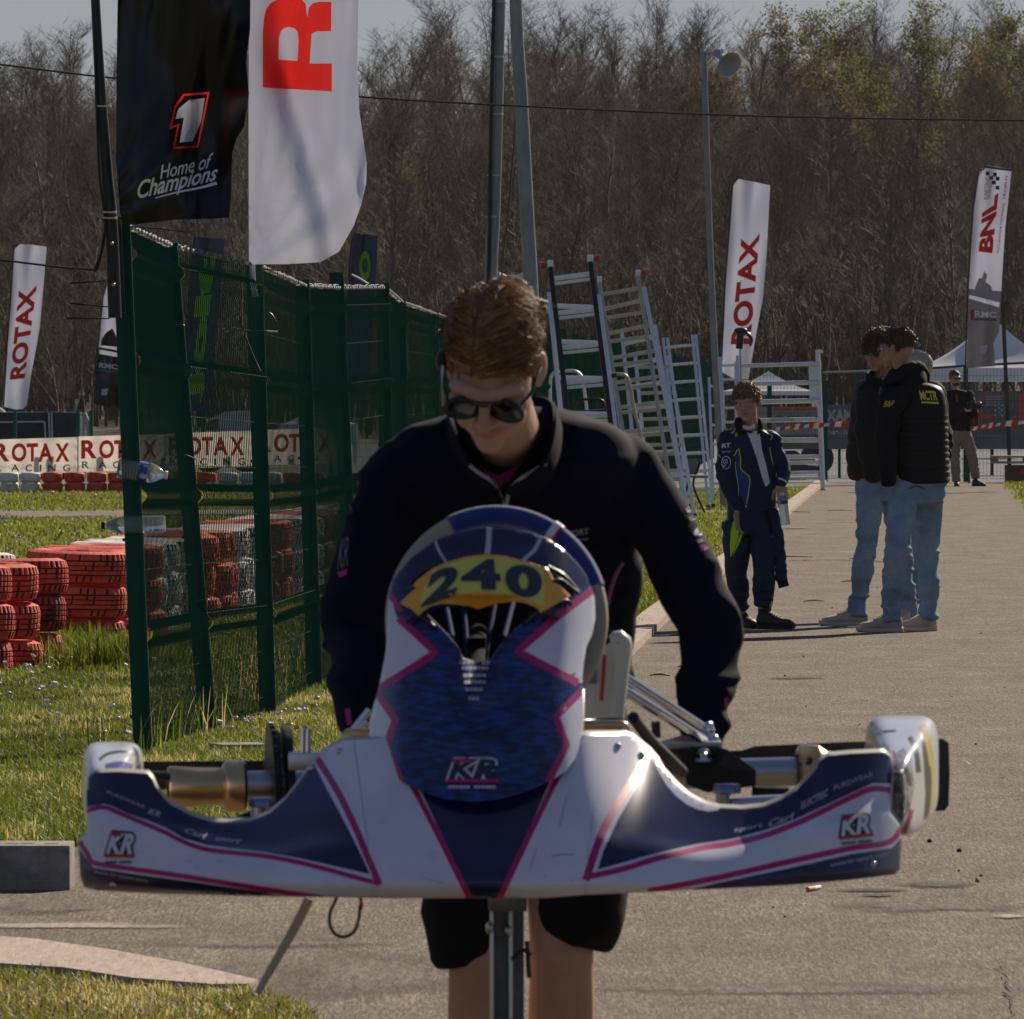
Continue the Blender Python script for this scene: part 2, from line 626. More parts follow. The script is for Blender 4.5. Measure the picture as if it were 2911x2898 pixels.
M_turf = ground_mat('turf_soil', [(.30, (.035, .045, .012)), (.45, (.075, .095, .018)), (.55, (.13, .135, .035)), (.66, (.20, .175, .08))], 9, (1, .12, 1), .6, 20)
M_asph = ground_mat('asphalt', [(.27, (.036, .027, .018)), (.40, (.090, .070, .047)), (.52, (.144, .114, .077)), (.62, (.206, .164, .113)), (.78, (.38, .31, .22))], 95, (1, .085, 1), .7, 110, bdist=.012, grain=.42)
M_dirt = ground_mat('dirt', [(.3, (.06, .045, .035)), (.5, (.16, .125, .095)), (.7, (.27, .22, .175))], 60, (1, .12, 1), .6)
M_stain = ground_mat('oil_stain', [(.3, (.02, .018, .016)), (.5, (.05, .044, .038)), (.7, (.12, .105, .09))], 70, (1, .1, 1), .6)
M_conc = ground_mat('pale_concrete', [(.3, (.26, .20, .155)), (.5, (.42, .34, .27)), (.7, (.52, .43, .35))], 40, (1, .15, 1), .35)
M_pad = ground_mat('paddock_paving', [(.3, (.075, .085, .10)), (.5, (.115, .125, .145)), (.7, (.16, .17, .19))], 12, (1, .1, 1), .2)
M_litter = ground_mat('leaf_litter', [(.3, (.022, .016, .010)), (.5, (.052, .038, .024)), (.7, (.09, .065, .036))], 2.2, (1, .3, 1), .8, 5, bdist=.2)

def sheet(name, poly, z, m, kind='structure'):
    mb = MB()
    mb.add([Vector((p[0], p[1], z)) for p in poly], [tuple(range(len(poly)))])
    o = obj(name, mb, m, smooth=False)
    if o.data.polygons[0].normal.z < 0: o.data.flip_normals()
    return tag(o, kind=kind)

def gp(pts):                         # overview pixels on the ground -> plan
    return [tuple(G(*p)[:2]) for p in D(pts)]

def kerb_x(y): return .70 + .0440 * (y - 53.7)
def right_x(y): return 6.35 + .0428 * (y - 118)

sheet('ground', [(-1500, -40), (1500, -40), (1500, 3000), (-1500, 3000)], 0, M_turf)
left = [(kerb_x(y), y) for y in (151, 120, 90, 70, 54, 45, 38, 34, 31.8)] + [(-.55, 30.4), (-1.05, 29.7), (-1.7, 29.25), (-9, 28.9)]
road_poly = left + [(-9, 5), (7, 5)] + [(right_x(y), y) for y in (40, 80, 118, 151)]
sheet('road', road_poly, .004, M_asph)
sheet('paddock', [(kerb_x(151) - 9, 151.05), (right_x(151) + 40, 151.05), (right_x(151) + 40, 285), (kerb_x(151) - 9, 285)], .004, M_pad)
sheet('side_pavement', [(right_x(y) + .55 + .012 * (y - 100), y) for y in (100, 125, 150.9)] + [(right_x(151) + 30, 150.9), (right_x(100) + 30, 100)], .02, M_asph)

def kerb(name, pts, h, m):
    """a low kerb: plan outline raised to height h"""
    mb = MB()
    mb.prism(pts, lambda x, y: Vector((x, y, h)), lambda x, y: Vector((x, y, -.05)))
    o = obj(name, mb, m, smooth=False)
    bm = bmesh.new(); bm.from_mesh(o.data); bmesh.ops.recalc_face_normals(bm, faces=bm.faces); bm.to_mesh(o.data); bm.free()
    return tag(o, kind='structure')
ys = [32.5, 40, 50, 60, 75, 95, 120, 150]
jj = [random.uniform(-.04, .04) for _ in ys]
kerb('kerb', [(kerb_x(y) + .03 + j * .5, y) for y, j in zip(ys, jj)] + [(kerb_x(y) - .13 + j, y) for y, j in reversed(list(zip(ys, jj)))], .05, M_conc)
kerb('corner_kerb', gp([(-60, 1784), (60, 1792), (200, 1812), (330, 1836), (420, 1856), (487, 1872), (470, 1880), (400, 1880), (250, 1868), (120, 1848), (-60, 1836)]), .03, M_conc)
vg = sheet('verge', gp([(-80, 1842), (120, 1850), (250, 1869), (400, 1881), (500, 1886), (570, 1902), (600, 1935), (620, 1990), (-80, 1990)]), .009, M_turf)
sheet('dirt_track', [(-9, 108), (-3.3, 108.5), (1.4, 110), (1.3, 115), (-4, 116.5), (-9, 116)], .006, M_dirt)

def faded(m):
    """the stain thins out towards its rim"""
    key = m.name + '_faded'
    if key in MATS: return MATS[key]
    n = m.copy(); n.name = key; nt = n.node_tree
    at = nt.nodes.new('ShaderNodeAttribute'); at.attribute_name = 'cover'
    tc = nt.nodes.new('ShaderNodeTexCoord'); mp = nt.nodes.new('ShaderNodeMapping'); mp.inputs['Scale'].default_value = (1, .09, 1)
    nz = nt.nodes.new('ShaderNodeTexNoise'); nz.inputs['Scale'].default_value = 26; nz.inputs['Detail'].default_value = 6; nz.inputs['Roughness'].default_value = .75
    nt.links.new(tc.outputs['Object'], mp.inputs[0]); nt.links.new(mp.outputs[0], nz.inputs['Vector'])
    ad = nt.nodes.new('ShaderNodeMath'); ad.operation = 'ADD'; nt.links.new(at.outputs['Fac'], ad.inputs[0]); nt.links.new(nz.outputs['Fac'], ad.inputs[1])
    rp = nt.nodes.new('ShaderNodeMapRange'); rp.inputs['From Min'].default_value = .72; rp.inputs['From Max'].default_value = 1.25; rp.inputs['To Max'].default_value = .9
    nt.links.new(ad.outputs[0], rp.inputs['Value']); nt.links.new(rp.outputs[0], nt.nodes['Principled BSDF'].inputs['Alpha'])
    MATS[key] = n
    return n
def blob(name, px, py, rx, ry, m, z=.008, seed=0, n=60, amp=.35):
    c = np.array(G(*D([(px, py)])[0])[:2]); ex = np.array(G(*D([(px + rx, py)])[0])[:2]) - c; ey = np.array(G(*D([(px, py - ry)])[0])[:2]) - c
    V, cov, Fc = [Vector((c[0], c[1], z))], [1.0], []
    for ring in range(1, 7):
        for k in range(n):
            a = 2 * math.pi * k / n
            r = (1 + amp * mnoise.noise(Vector((math.cos(a) * 1.1, math.sin(a) * 1.1, seed + .37)))) * ring / 6 * 1.15
            p = c + ex * math.cos(a) * r + ey * math.sin(a) * r
            V.append(Vector((p[0], p[1], z))); cov.append(1 - (ring / 6) ** 1.3)
    for k in range(n):
        Fc.append((0, 1 + k, 1 + (k + 1) % n))
        for ring in range(5):
            o = 1 + ring * n
            Fc.append((o + k, o + n + k, o + n + (k + 1) % n, o + (k + 1) % n))
    mb = MB(); mb.add(V, Fc)
    o = obj(name, mb, faded(m), smooth=False)
    if o.data.polygons[0].normal.z < 0: o.data.flip_normals()
    at = o.data.attributes.new('cover', 'FLOAT', 'POINT'); at.data.foreach_set('value', cov)
    return tag(o, kind='structure')
blob('oil_stain', 1760, 1673, 85, 8, M_stain, seed=1)
blob('oil_stain', 1650, 1684, 90, 4, M_stain, seed=2)
blob('oil_stain', 1655, 1694, 40, 3, M_stain, seed=3)
blob('oil_stain', 1500, 1282, 60, 3, M_stain, seed=3.5)
blob('dirt_patch', 80, 1752, 260, 7, M_conc, .0075, 4, amp=.6)
blob('dirt_patch', 520, 1782, 300, 12, M_dirt, .0070, 5, amp=.6)
blob('dirt_patch', 700, 1838, 300, 42, M_dirt, .0065, 6, amp=.7)
blob('dirt_patch', 1750, 1715, 180, 14, M_dirt, .0072, 7, amp=.6)
blob('dirt_patch', 90, 1716, 110, 12, M_dirt, .0078, 8, amp=.6)
blob('dirt_patch', 1905, 1734, 40, 5, M_conc, .0085, 9)
blob('dirt_patch', 1500, 1872, 420, 13, M_dirt, .0066, 10, amp=.7)
blob('dirt_patch', 1150, 1215, 60, 40, M_conc, .0067, 11, amp=.5)
def crack(px, w, m=M_stain, z=.010):
    pts = [np.array(G(*q)[:2]) for q in D(px)]
    s = spline(pts, 24)
    s = s + np.array([[mnoise.noise(Vector((i * .9, px[0][0], 0))) * .03, mnoise.noise(Vector((i * .9, 5, px[0][1]))) * .3] for i in range(24)])
    v, f = strip2d(s, [w * (.4 + abs(mnoise.noise(Vector((i * .7, 3, px[0][1])))) * 1.4) for i in range(24)])
    mb = MB(); mb.add([Vector((a, b, z)) for a, b in v], f)
    o = obj('crack', mb, m, smooth=False); tag(o, kind='structure')
crack([(1890, 1825), (1902, 1870), (1915, 1925)], .006)
crack([(1390, 1105), (1420, 1102), (1452, 1103)], .06)
crack([(1450, 1000), (1520, 999)], .25)
crack([(1600, 930), (1700, 934), (1880, 929)], .3)
crack([(1480, 1060), (1560, 1058), (1700, 1062)], .12)

# wooded hill
def hill_z(x, y):
    t = min(max((y - 292) / 190, 0), 1)
    return 9.4 * t * t * (3 - 2 * t) * (1 + .10 * math.sin(x * .06 + 1.3)) + max(0, (y - 482)) * .01 + .5 * mnoise.noise(Vector((x * .05, y * .05, 2)))
hm = MB()
xs = np.linspace(-140, 140, 57); yy = np.linspace(286, 640, 48)
hm.add([Vector((x, y, hill_z(x, y) - (.9 if j == 0 else 0))) for j, y in enumerate(yy) for x in xs],
       [(j * 57 + i, j * 57 + i + 1, (j + 1) * 57 + i + 1, (j + 1) * 57 + i) for j in range(47) for i in range(56)])
tag(obj('hill', hm, M_litter), kind='structure')

# ------------------------------------------------------------------ bare trees
def tree_arrays(seed, H, dense=1.0, spread=1.0, thick=1.0):
    """trunk and crown of one bare tree as (verts, quads, is_trunk)"""
    rg = random.Random(seed)
    V, Q, T = [], [], []
    def seg(a, b, ra, rb, trunk):
        t = (b - a)
        u = t.orthogonal().normalized(); w = t.normalized().cross(u)
        o = len(V)
        for p, r in ((a, ra), (b, rb)):
            for k in range(3):
                an = 2.094 * k
                V.append(p + u * (r * math.cos(an)) + w * (r * math.sin(an)))
        for k in range(3):
            k2 = (k + 1) % 3
            Q.append((o + k, o + k2, o + 3 + k2, o + 3 + k)); T.append(trunk)
    def grow(p, d, L, r, lev, n):
        pts = [p]
        k = max(1, n)
        for i in range(k):
            d = (d + Vector((rg.uniform(-1, 1), rg.uniform(-1, 1), rg.uniform(-.3, .9))) * (.13 if lev == 0 else .26)).normalized()
            q = pts[-1] + d * L / k
            seg(pts[-1], q, r * (1 - i / k * .75), r * (1 - (i + 1) / k * .75), lev == 0)
            pts.append(q)
        if lev == 3: return
        nb = [int(20 * dense), int(7 * dense), 6][lev]
        for j in range(nb):
            t = (.22 + .78 * (j + rg.random()) / nb) if lev == 0 else (.2 + .8 * rg.random())
            f = t * k; i = min(int(f), k - 1)
            q = pts[i].lerp(pts[i + 1], f - i)
            ax = Vector((rg.uniform(-1, 1), rg.uniform(-1, 1), 0)).normalized()
            dd = (d if lev else Vector((0, 0, 1)))
            up = [1.25, .75, .6][lev]
            nd = (ax * spread + dd * up * (.6 + .6 * t)).normalized()
            grow(q, nd, L * ([.34, .48, .5][lev]) * (1.15 - .6 * t if lev == 0 else 1) * rg.uniform(.7, 1.2), max(r * [.38, .5, .6][lev] * (1.1 - .6 * t), .010 * thick), lev + 1, [3, 2, 1][lev])
    r0 = .011 * H * thick
    grow(Vector((0, 0, -.3)), Vector((rg.uniform(-.05, .05), rg.uniform(-.05, .05), 1)), H, r0, 0, 8)
    return np.array([tuple(v) for v in V]), np.array(Q), np.array(T)

M_bark = mat('bark', (.085, .070, .062), .9, col2=(.17, .15, .135), scale=3, spec=.15)
M_twig = mat('twigs', (.060, .049, .040), .9, col2=(.11, .092, .074), scale=.6, spec=.15)
M_brush = mat('brushwood', (.060, .049, .034), .9, col2=(.150, .120, .080), scale=.35, spec=.12)
def leaf_mat(name, c, c2):
    m = mat(name, c, .7, col2=c2, scale=.5, spec=.2)
    nt = m.node_tree
    tr = nt.nodes.new('ShaderNodeBsdfTranslucent'); tr.inputs[0].default_value = (*c2, 1)
    mx = nt.nodes.new('ShaderNodeMixShader'); mx.inputs[0].default_value = .5
    nt.links.new(nt.nodes['Principled BSDF'].outputs[0], mx.inputs[1]); nt.links.new(tr.outputs[0], mx.inputs[2]); nt.links.new(mx.outputs[0], nt.nodes['Material Output'].inputs[0])
    return m
M_leaf_g = leaf_mat('spring_leaves', (.085, .10, .026), (.135, .14, .04))
M_leaf_y = leaf_mat('budding_leaves', (.12, .092, .036), (.17, .125, .05))
protos = [tree_arrays(100 + i, 11.0, dense=1.15, spread=rnd, thick=1.0) for i, rnd in enumerate((.62, .5, .75, .66, .55, .8))]
thick_protos = [tree_arrays(200 + i, 8.5, dense=1.15, spread=.85, thick=1.3) for i in range(4)]

def shrub_arrays(seed):
    parts, k = [], 0
    rg_ = random.Random(seed)
    VV, QQ = [], []
    for i in range(9):
        v, q, t = tree_arrays(seed * 50 + i, rg_.uniform(2.6, 4.6), .28, .55, 1.6)
        v = v + np.array([rg_.uniform(-1.5, 1.5), rg_.uniform(-1, 1), 0])
        VV.append(v); QQ.append(q + k); k += len(v)
    return np.vstack(VV), np.vstack(QQ), None
shrubs = [shrub_arrays(40 + i) for i in range(5)]

# the mass of the wood on the slope: reads as one
def merged(items):
    """items: (arrays, x, y, z, scale, rot)"""
    VV, QQ, k = [], [], 0
    for (v, q, _), x, y, z, s, a in items:
        c, sn = math.cos(a), math.sin(a)
        w = v * s
        VV.append(np.stack([w[:, 0] * c - w[:, 1] * sn + x, w[:, 0] * sn + w[:, 1] * c + y, w[:, 2] + z], 1)); QQ.append(q + k); k += len(v)
    return np.vstack(VV), np.vstack(QQ)
items = []
rg = random.Random(5)
for row in range(17):
    y = 297 + row * 11.5
    half = 1470 / F * y + 5
    n = int(2 * half / 1.75)
    for i in range(n):
        x = -half + 2 * half * (i + rg.uniform(.05, .95)) / n
        yj = y + rg.uniform(-5, 5)
        pr = rg.choice(protos if rg.random() < .6 else thick_protos)
        items.append((pr, x, yj, hill_z(x, yj), rg.uniform(.50, .82) * (.62 + .38 * min(1, row / 9)), rg.uniform(0, 6.28)))
    for i in range(int(n * (2.4 if row < 3 else 1.5))):
        x = rg.uniform(-half, half); yj = y + rg.uniform(-6, 6)
        items.append((rg.choice(shrubs), x, yj, hill_z(x, yj), rg.uniform(.6, 1.3), rg.uniform(0, 6.28)))
v, q = merged(items)
o = bpy.data.objects.new('bare_woodland', np_mesh('bare_woodland', v, q)); COL.objects.link(o); o.data.materials.append(M_brush)
tag(o, 'dense bare brown wood covering the slope behind the track', 'woodland', kind='stuff')

# trees one can tell apart along the crest
def tree_proto(arr, name='bare_tree'):
    v, q, t = arr
    root = thing(name, 'bare leafless tree on the hill crest showing against the grey sky', 'tree', (0, 0, 0), 'bare trees on the crest of the wooded hill')
    for nm, sel, mt in (('trunk', t, M_bark), ('crown', ~t, M_twig)):
        qq = q[sel]; used = np.unique(qq); rmp = np.full(len(v), -1); rmp[used] = np.arange(len(used))
        oo = bpy.data.objects.new(nm, np_mesh(nm, v[used], rmp[qq])); COL.objects.link(oo); oo.parent = root; oo.data.materials.append(mt)
    return root
roots = [tree_proto(a) for a in protos]
first = set()
for i in range(74):
    y = 486 + rg.uniform(-10, 26)
    half = 1490 / F * y
    x = -half + 2 * half * (i + rg.uniform(.1, .9)) / 74
    k = rg.randrange(len(roots))
    r = roots[k]
    if k in first:
        r = copy_tree(r)
    first.add(k)
    gap = .80 if -10.5 < x < -5.5 or 13.5 < x < 17.5 or -19.5 < x < -17 else 1.0
    s = rg.uniform(.70, 1.0) * gap
    r.location = (x, y, hill_z(x, y)); r.rotation_euler = (0, 0, rg.uniform(0, 6.28)); r.scale = (s, s, s)

# paler trunks that stand out in the wood
M_pale = mat('pale_bark', (.095, .082, .066), .9, col2=(.165, .145, .12), scale=3, spec=.15)
pr_ = None
for i in range(34):
    y = 300 + (i % 7) * 16 + rg.uniform(-5, 5); half = 1470 / F * y; x = rg.uniform(-half, half)
    if pr_ is None:
        pr_ = tree_proto(tree_arrays(77, 10.5, .8, .55, 1.5), 'slender_tree')
        for c_ in pr_.children: c_.data.materials.clear(); c_.data.materials.append(M_pale)
        tag(pr_, 'slender bare tree with a paler trunk standing out in the brown wood', 'tree', 'paler trunks standing out in the wood'); r = pr_
    else:
        r = copy_tree(pr_)
    s = rg.uniform(.5, .85); r.location = (x, y, hill_z(x, y)); r.rotation_euler = (0, 0, rg.uniform(0, 6.28)); r.scale = (s, s, s)

# trees with spring leaf
def leafy(name, label, x, y, s, seed, leafm, n):
    v, q, t = tree_arrays(seed, 9.0, 1.0, .9, 1.1)
    root = thing(name, label, 'tree', (x, y, hill_z(x, y)), 'trees in spring leaf on the slope')
    a = bpy.data.objects.new('trunk', np_mesh('trunk', v, q)); COL.objects.link(a); a.parent = root; a.data.materials.append(M_bark)
    tips = v[q[~t][:, 2]]
    r_ = np.random.default_rng(seed)
    tips = tips[tips[:, 2] > 3]
    c = tips[r_.integers(0, len(tips), n)] + r_.normal(0, .16, (n, 3))
    u = r_.normal(0, 1, (n, 3)); u /= np.linalg.norm(u, axis=1)[:, None]
    w = np.cross(u, r_.normal(0, 1, (n, 3))); w /= np.linalg.norm(w, axis=1)[:, None]
    sz = r_.uniform(.04, .11, (n, 1))
    vv = np.stack([c + u * sz, c + w * sz * .6, c - u * sz, c - w * sz * .6], 1).reshape(-1, 3)
    b = bpy.data.objects.new('foliage', np_mesh('foliage', vv, np.arange(n * 4).reshape(-1, 4))); COL.objects.link(b); b.parent = root; b.data.materials.append(leafm)
    root.scale = (s, s, s)
sp = [(1380, 330, .8, 'y'), (1470, 300, .95, 'y'), (1560, 290, .95, 'g'), (1650, 260, 1.0, 'g'), (1735, 300, 1.0, 'g'), (1800, 330, .9, 'g'), (1905, 250, 1.05, 'g'), (1860, 350, .9, 'y'),
      (1330, 380, .7, 'y'), (690, 520, .55, 'g'), (770, 500, .5, 'g'), (620, 480, .5, 'g'), (1010, 480, .5, 'g'), (20, 640, .45, 'g'), (1640, 400, .9, 'y'), (1740, 420, .9, 'g')]
for i, (px, py, s, k) in enumerate(sp):
    y = 350 + (640 - py) * .27 + (i % 3) * 6
    x = (px * 1.5068 - CX) / F * y
    lab = {'y': 'yellow budding tree among the bare trunks of the slope', 'g': 'tree in fresh green leaf among the bare trunks of the slope'}[k]
    leafy('budding_tree' if k == 'y' else 'green_tree', lab, x, y, s, 300 + i, M_leaf_y if k == 'y' else M_leaf_g, 4200)

# ------------------------------------------------------------------ grass and flowers
def in_road(x, y):
    if y > 31: return x > (.70 + .0440 * (y - 53.7)) - .12
    return None
def grass(name, pts, hgt, wid, mats, seed, label, lean=.5):
    """pts (n,3) roots; each blade is a bent tapered strip of three quads"""
    r_ = np.random.default_rng(seed)
    n = len(pts)
    h = hgt * r_.uniform(.5, 1.25, n); w = wid * r_.uniform(.6, 1.3, n)
    an = r_.uniform(0, 2 * np.pi, n); ln = np.abs(r_.normal(0, lean, n)) * h
    dx, dy = np.cos(an), np.sin(an)
    sx, sy = -np.sin(an + r_.normal(0, .6, n)), np.cos(an)
    lv = []
    for t, ww in ((0, 1), (.45, .8), (.8, .5), (1, .08)):
        c = pts + np.stack([dx * ln * t ** 1.8, dy * ln * t ** 1.8, h * t * (1 - .25 * t * (ln / h).clip(0, 1))], 1)
        sdev = np.stack([sx * w * ww / 2, sy * w * ww / 2, np.zeros(n)], 1)
        lv += [c - sdev, c + sdev]
    V = np.stack(lv, 1).reshape(-1, 3)
    b = np.arange(n)[:, None] * 8
    Q = np.concatenate([b + np.array([0, 1, 3, 2]), b + np.array([2, 3, 5, 4]), b + np.array([4, 5, 7, 6])], 0)
    me = np_mesh(name, V, Q)
    for m_ in mats: me.materials.append(m_)
    cl = (vnoise(pts * np.array([2.2, .8, 1]), seed) * .8 + vnoise(pts * np.array([9, 3, 1]), seed + 1) * .5 + r_.normal(0, .45, n))
    mi = np.digitize(cl, np.quantile(cl, np.linspace(0, 1, len(mats) + 1)[1:-1]))
    me.polygons.foreach_set('material_index', np.tile(mi, 3).astype(np.int32))
    o = bpy.data.objects.new(name, me); COL.objects.link(o)
    tag(o, label, 'grass', kind='stuff')
def blade_mat(name, c, c2):
    m = mat(name, c, .55, col2=c2, scale=1.2, spec=.35)
    nt = m.node_tree; b = nt.nodes['Principled BSDF']
    tr = nt.nodes.new('ShaderNodeBsdfTranslucent'); tr.inputs[0].default_value = (c2[0] * 1.6, c2[1] * 1.6, c2[2] * 1.2, 1)
    mx = nt.nodes.new('ShaderNodeMixShader'); mx.inputs[0].default_value = .38
    nt.links.new(b.outputs[0], mx.inputs[1]); nt.links.new(tr.outputs[0], mx.inputs[2]); nt.links.new(mx.outputs[0], nt.nodes['Material Output'].inputs[0])
    return m
BL = [blade_mat('blade_dark', (.042, .072, .007), (.078, .118, .010)), blade_mat('blade_green', (.078, .118, .010), (.125, .158, .014)),
      blade_mat('blade_olive', (.135, .150, .020), (.20, .205, .032)), blade_mat('blade_straw', (.34, .29, .12), (.50, .43, .20))]
BLd = blade_mat('blade_dry', (.11, .085, .030), (.19, .15, .055))
def scatter(n, x0, x1, y0, y1, seed, keep=None):
    r_ = np.random.default_rng(seed)
    p = np.stack([r_.uniform(x0, x1, n), r_.uniform(y0, y1, n), np.zeros(n)], 1)
    return p[keep(p)] if keep is not None else p
def lawn(p):
    y = p[:, 1]
    fov = np.abs(p[:, 0]) < 1475 / F * y + .05
    edge = np.where(y > 31.5, .58 + .044 * (y - 53.7), -.55 - (31.5 - y) * .65)
    wob = vnoise(p * 2.5, 3) * .10
    return fov & ~((y > 108.5) & (y < 115.5) & (vnoise(p * .8, 5) < .45)) & (p[:, 0] < edge + wob) & (y > 29.15 + wob + .25 * vnoise(p * 6, 8))
grass('near_grass', scatter(230000, -2.6, .4, 29, 48, 21, lawn), .050, .0062, [BL[0], BL[1], BL[1], BL[2], BL[0], BL[1], BL[2], BL[3]], 31, 'short green and straw coloured grass at the foot of the green fence', .95)
grass('mid_grass', scatter(130000, -4.2, 1.4, 48, 78, 22, lawn), .050, .010, [BL[1], BL[2], BL[2], BL[0]], 32, 'green grass round the tyre stacks')
grass('far_grass', scatter(90000, -7.5, 5, 78, 140, 23, lawn), .045, .02, [BL[1], BL[2], BL[2], BL[0], BL[2]], 33, 'far lawn before the tyre wall')
vp_ = np.array(gp([(-80, 1842), (120, 1850), (250, 1869), (400, 1881), (500, 1886), (570, 1902), (600, 1935), (620, 1990), (-80, 1990)]))
def verge_keep(p): return np.array([inpoly(a + .03 * mnoise.noise(Vector((a * 9, b * 3, 1))), b + .25 * mnoise.noise(Vector((a * 7, b * 2, 4))), vp_) for a, b in p[:, :2]])
grass('verge_grass', scatter(34000, -1.5, -.25, 20.5, 24.2, 24, verge_keep), .034, .006, [BL[2], BLd, BL[1], BLd, BL[3]], 34, 'dry grass growing over the pale corner kerb', .9)
def post_keep(p): return np.abs(p[:, 0] - (-1.45 + .0337 * (p[:, 1] - 37.5))) < .13 + .1 * vnoise(p * 3, 4)
grass('fence_foot_grass', scatter(9000, -1.7, -.2, 37, 66, 25, post_keep), .20, .006, [BL[0], BL[1], BL[3]], 35, 'long grass tufts left standing under the fence', .45)
def tuft_keep(p): return (vnoise(p * np.array([3, 1.5, 1]), 12) > .25) & (np.abs(p[:, 0]) < 1475 / F * p[:, 1])
grass('tyre_foot_grass', scatter(9000, -3.0, -1.9, 49.3, 53.6, 26, tuft_keep), .16, .008, BL[:2] + [BL[2]], 36, 'tall tufts before the red tyre stacks', .4)
def rv_keep(p): return np.abs(p[:, 0] - (right_x(p[:, 1]) + .25)) < .22 + .1 * vnoise(p, 4)
grass('right_verge_grass', scatter(12000, 5, 9, 105, 150, 27, rv_keep), .06, .025, BL[1:3], 37, 'thin weeds along the far road edge')

M_daisy = mat('daisy_petals', (.75, .70, .70), .6); M_pinkd = mat('daisy_pink', (.62, .33, .42), .6); M_yel = mat('dandelion', (.75, .42, .01), .6)
def flowers(name, pts, r, m, label, cat):
    mb = MB()
    for p in pts:
        R = Matrix.Rotation(random.uniform(-.5, .5), 3, 'X') @ Matrix.Rotation(random.uniform(-.5, .5), 3, 'Y')
        rr = r * random.uniform(.7, 1.2)
        mb.lathe([(rr * .25, -.004), (rr, .003), (rr * .8, .009), (.001, .008)], (p[0], p[1], random.uniform(.06, .085)), 8, 0, R)
    tag(obj(name, mb, m), label, cat, kind='stuff')
dz = []
for px, py, n, sx, sy in ((30, 1285, 16, 60, 25), (190, 1258, 18, 70, 30), (60, 1320, 8, 40, 20), (300, 1345, 6, 60, 30), (470, 1395, 7, 40, 12), (560, 1370, 7, 30, 12), (110, 1360, 5, 50, 20), (230, 1420, 3, 30, 10), (100, 965, 25, 110, 12), (110, 1010, 14, 90, 20), (90, 940, 22, 90, 4), (450, 1180, 14, 60, 30)):
    for _ in range(n):
        g = G(*D([(px + random.gauss(0, sx), py + random.gauss(0, sy))])[0])
        if g.y < 130: dz.append(g)
flowers('daisies', dz, .015, M_daisy, 'white daisies scattered over the lawn', 'flowers')
flowers('pink_daisies', [G(*D([(440 + random.gauss(0, 40), 1390 + random.gauss(0, 8))])[0]) for _ in range(6)], .011, M_pinkd, 'pinkish daisies near the fence foot', 'flowers')
flowers('dandelions', [G(*D([q])[0]) for q in ((592, 1359), (560, 1405), (577, 1410), (545, 1408), (540, 1418), (70, 1390))], .017, M_yel, 'yellow dandelions in the grass by the fence', 'flowers')

# ------------------------------------------------------------------ thin spring haze between the lane and the wood
hzm = bpy.data.materials.new('haze_air'); hzm.use_nodes = True
nt = hzm.node_tree; nt.nodes.clear()
pv = nt.nodes.new('ShaderNodeVolumePrincipled'); pv.inputs['Color'].default_value = (.80, .84, .92, 1); pv.inputs['Density'].default_value = .00005; pv.inputs['Anisotropy'].default_value = .2
mo = nt.nodes.new('ShaderNodeOutputMaterial'); nt.links.new(pv.outputs[0], mo.inputs['Volume'])
mb = MB(); mb.box((0, 1490, 19.5), (3100, 3100, 43)); tag(obj('haze', mb, hzm, smooth=False), kind='stuff')
# ------------------------------------------------------------------ green mesh fence beside the lawn
M_green = mat('green_paint', (.005, .062, .040), .55, col2=(.009, .080, .052), scale=6, bump=.05, bscale=60, spec=.2)
M_gwire = mat('green_wire', (.006, .068, .038), .7, spec=.2)
M_galv = mat('galvanised', (.34, .36, .38), .42, .85, col2=(.46, .48, .50), scale=9, bump=.1, bscale=40)
M_blackm = mat('black_metal', (.012, .012, .013), .4, spec=.5)
M_brass = mat('brass', (.55, .38, .12), .35, 1.0)
M_tie = mat('black_tie', (.012, .012, .012), .5)

FOLD = (1.90, 1.50, .99, .47)
def fold_off(z, h):
    o = 0
    for f in FOLD:
        d = abs(z - f * h / 2.0)
        if d < .065: o = max(o, .055 * (.5 + .5 * math.cos(math.pi * d / .065)))
    return o
def panel_mesh(mb, L, h, step=.05, r=.0022, along=None, origin=None, side=None, top=None):
    """one welded mesh panel: upright wires bent into the folds, thin cross wires"""
    zs = [0.03]
    for f in sorted(FOLD):
        c = f * h / 2.0
        zs += [c - .065, c - .045, c - .03, c - .015, c, c + .015, c + .03, c + .045, c + .065]
    zs.append(h)
    n = int(L / step)
    for i in range(n + 1):
        u = i * step + (L - n * step) / 2
        pts = [origin(u) + along(u) * 0 + side * fold_off(z, h) + top(u, z) for z in zs]
        mb.tube(pts, r, 4, 0, side=side, caps=False)
    for z in np.arange(.10, h, .2):
        pts = [origin(u) + side * (fold_off(z, h) - .004) + top(u, z) for u in np.linspace(0, L, 5)]
        mb.tube(pts, r * .8, 4, 0, caps=False)
posts = [  # top and foot of each upright in overview pixels, distance
    ((228, 415), (271, 1436), 37.5), ((319, 465), (395, 1394), 39.9), ((480, 502), (506, 1368), 42.0), ((570, 532), (594, 1308), 45.9),
    ((635, 518), (668, 1272), 48.6), ((722, 537), (735, 1238), 52.0), ((754, 567), (766, 1170), 57.6), ((818, 590), (822, 1105), 66.0)]
post_tb, ptop = [], []
for tp, ft, d in posts:
    a = P(*D([tp])[0], d); b = P(*D([ft])[0], d); b.z = -.05
    post_tb.append((a, b))
for (tp, ft, d), yt in zip(posts, (428, 468, 504, 542, 546, 545, 572, 594)): ptop.append(EYE + (739 - yt) / 18000 * d)
fx = lambda y: -.54 + .0349 * (y - 66)
y = 68.6
while y < 208:
    x = fx(y); h = 2.03 + .05 * math.sin(y)
    post_tb.append((Vector((x + random.uniform(-.03, .03), y, h)), Vector((x, y, -.05))))
    y += 2.5
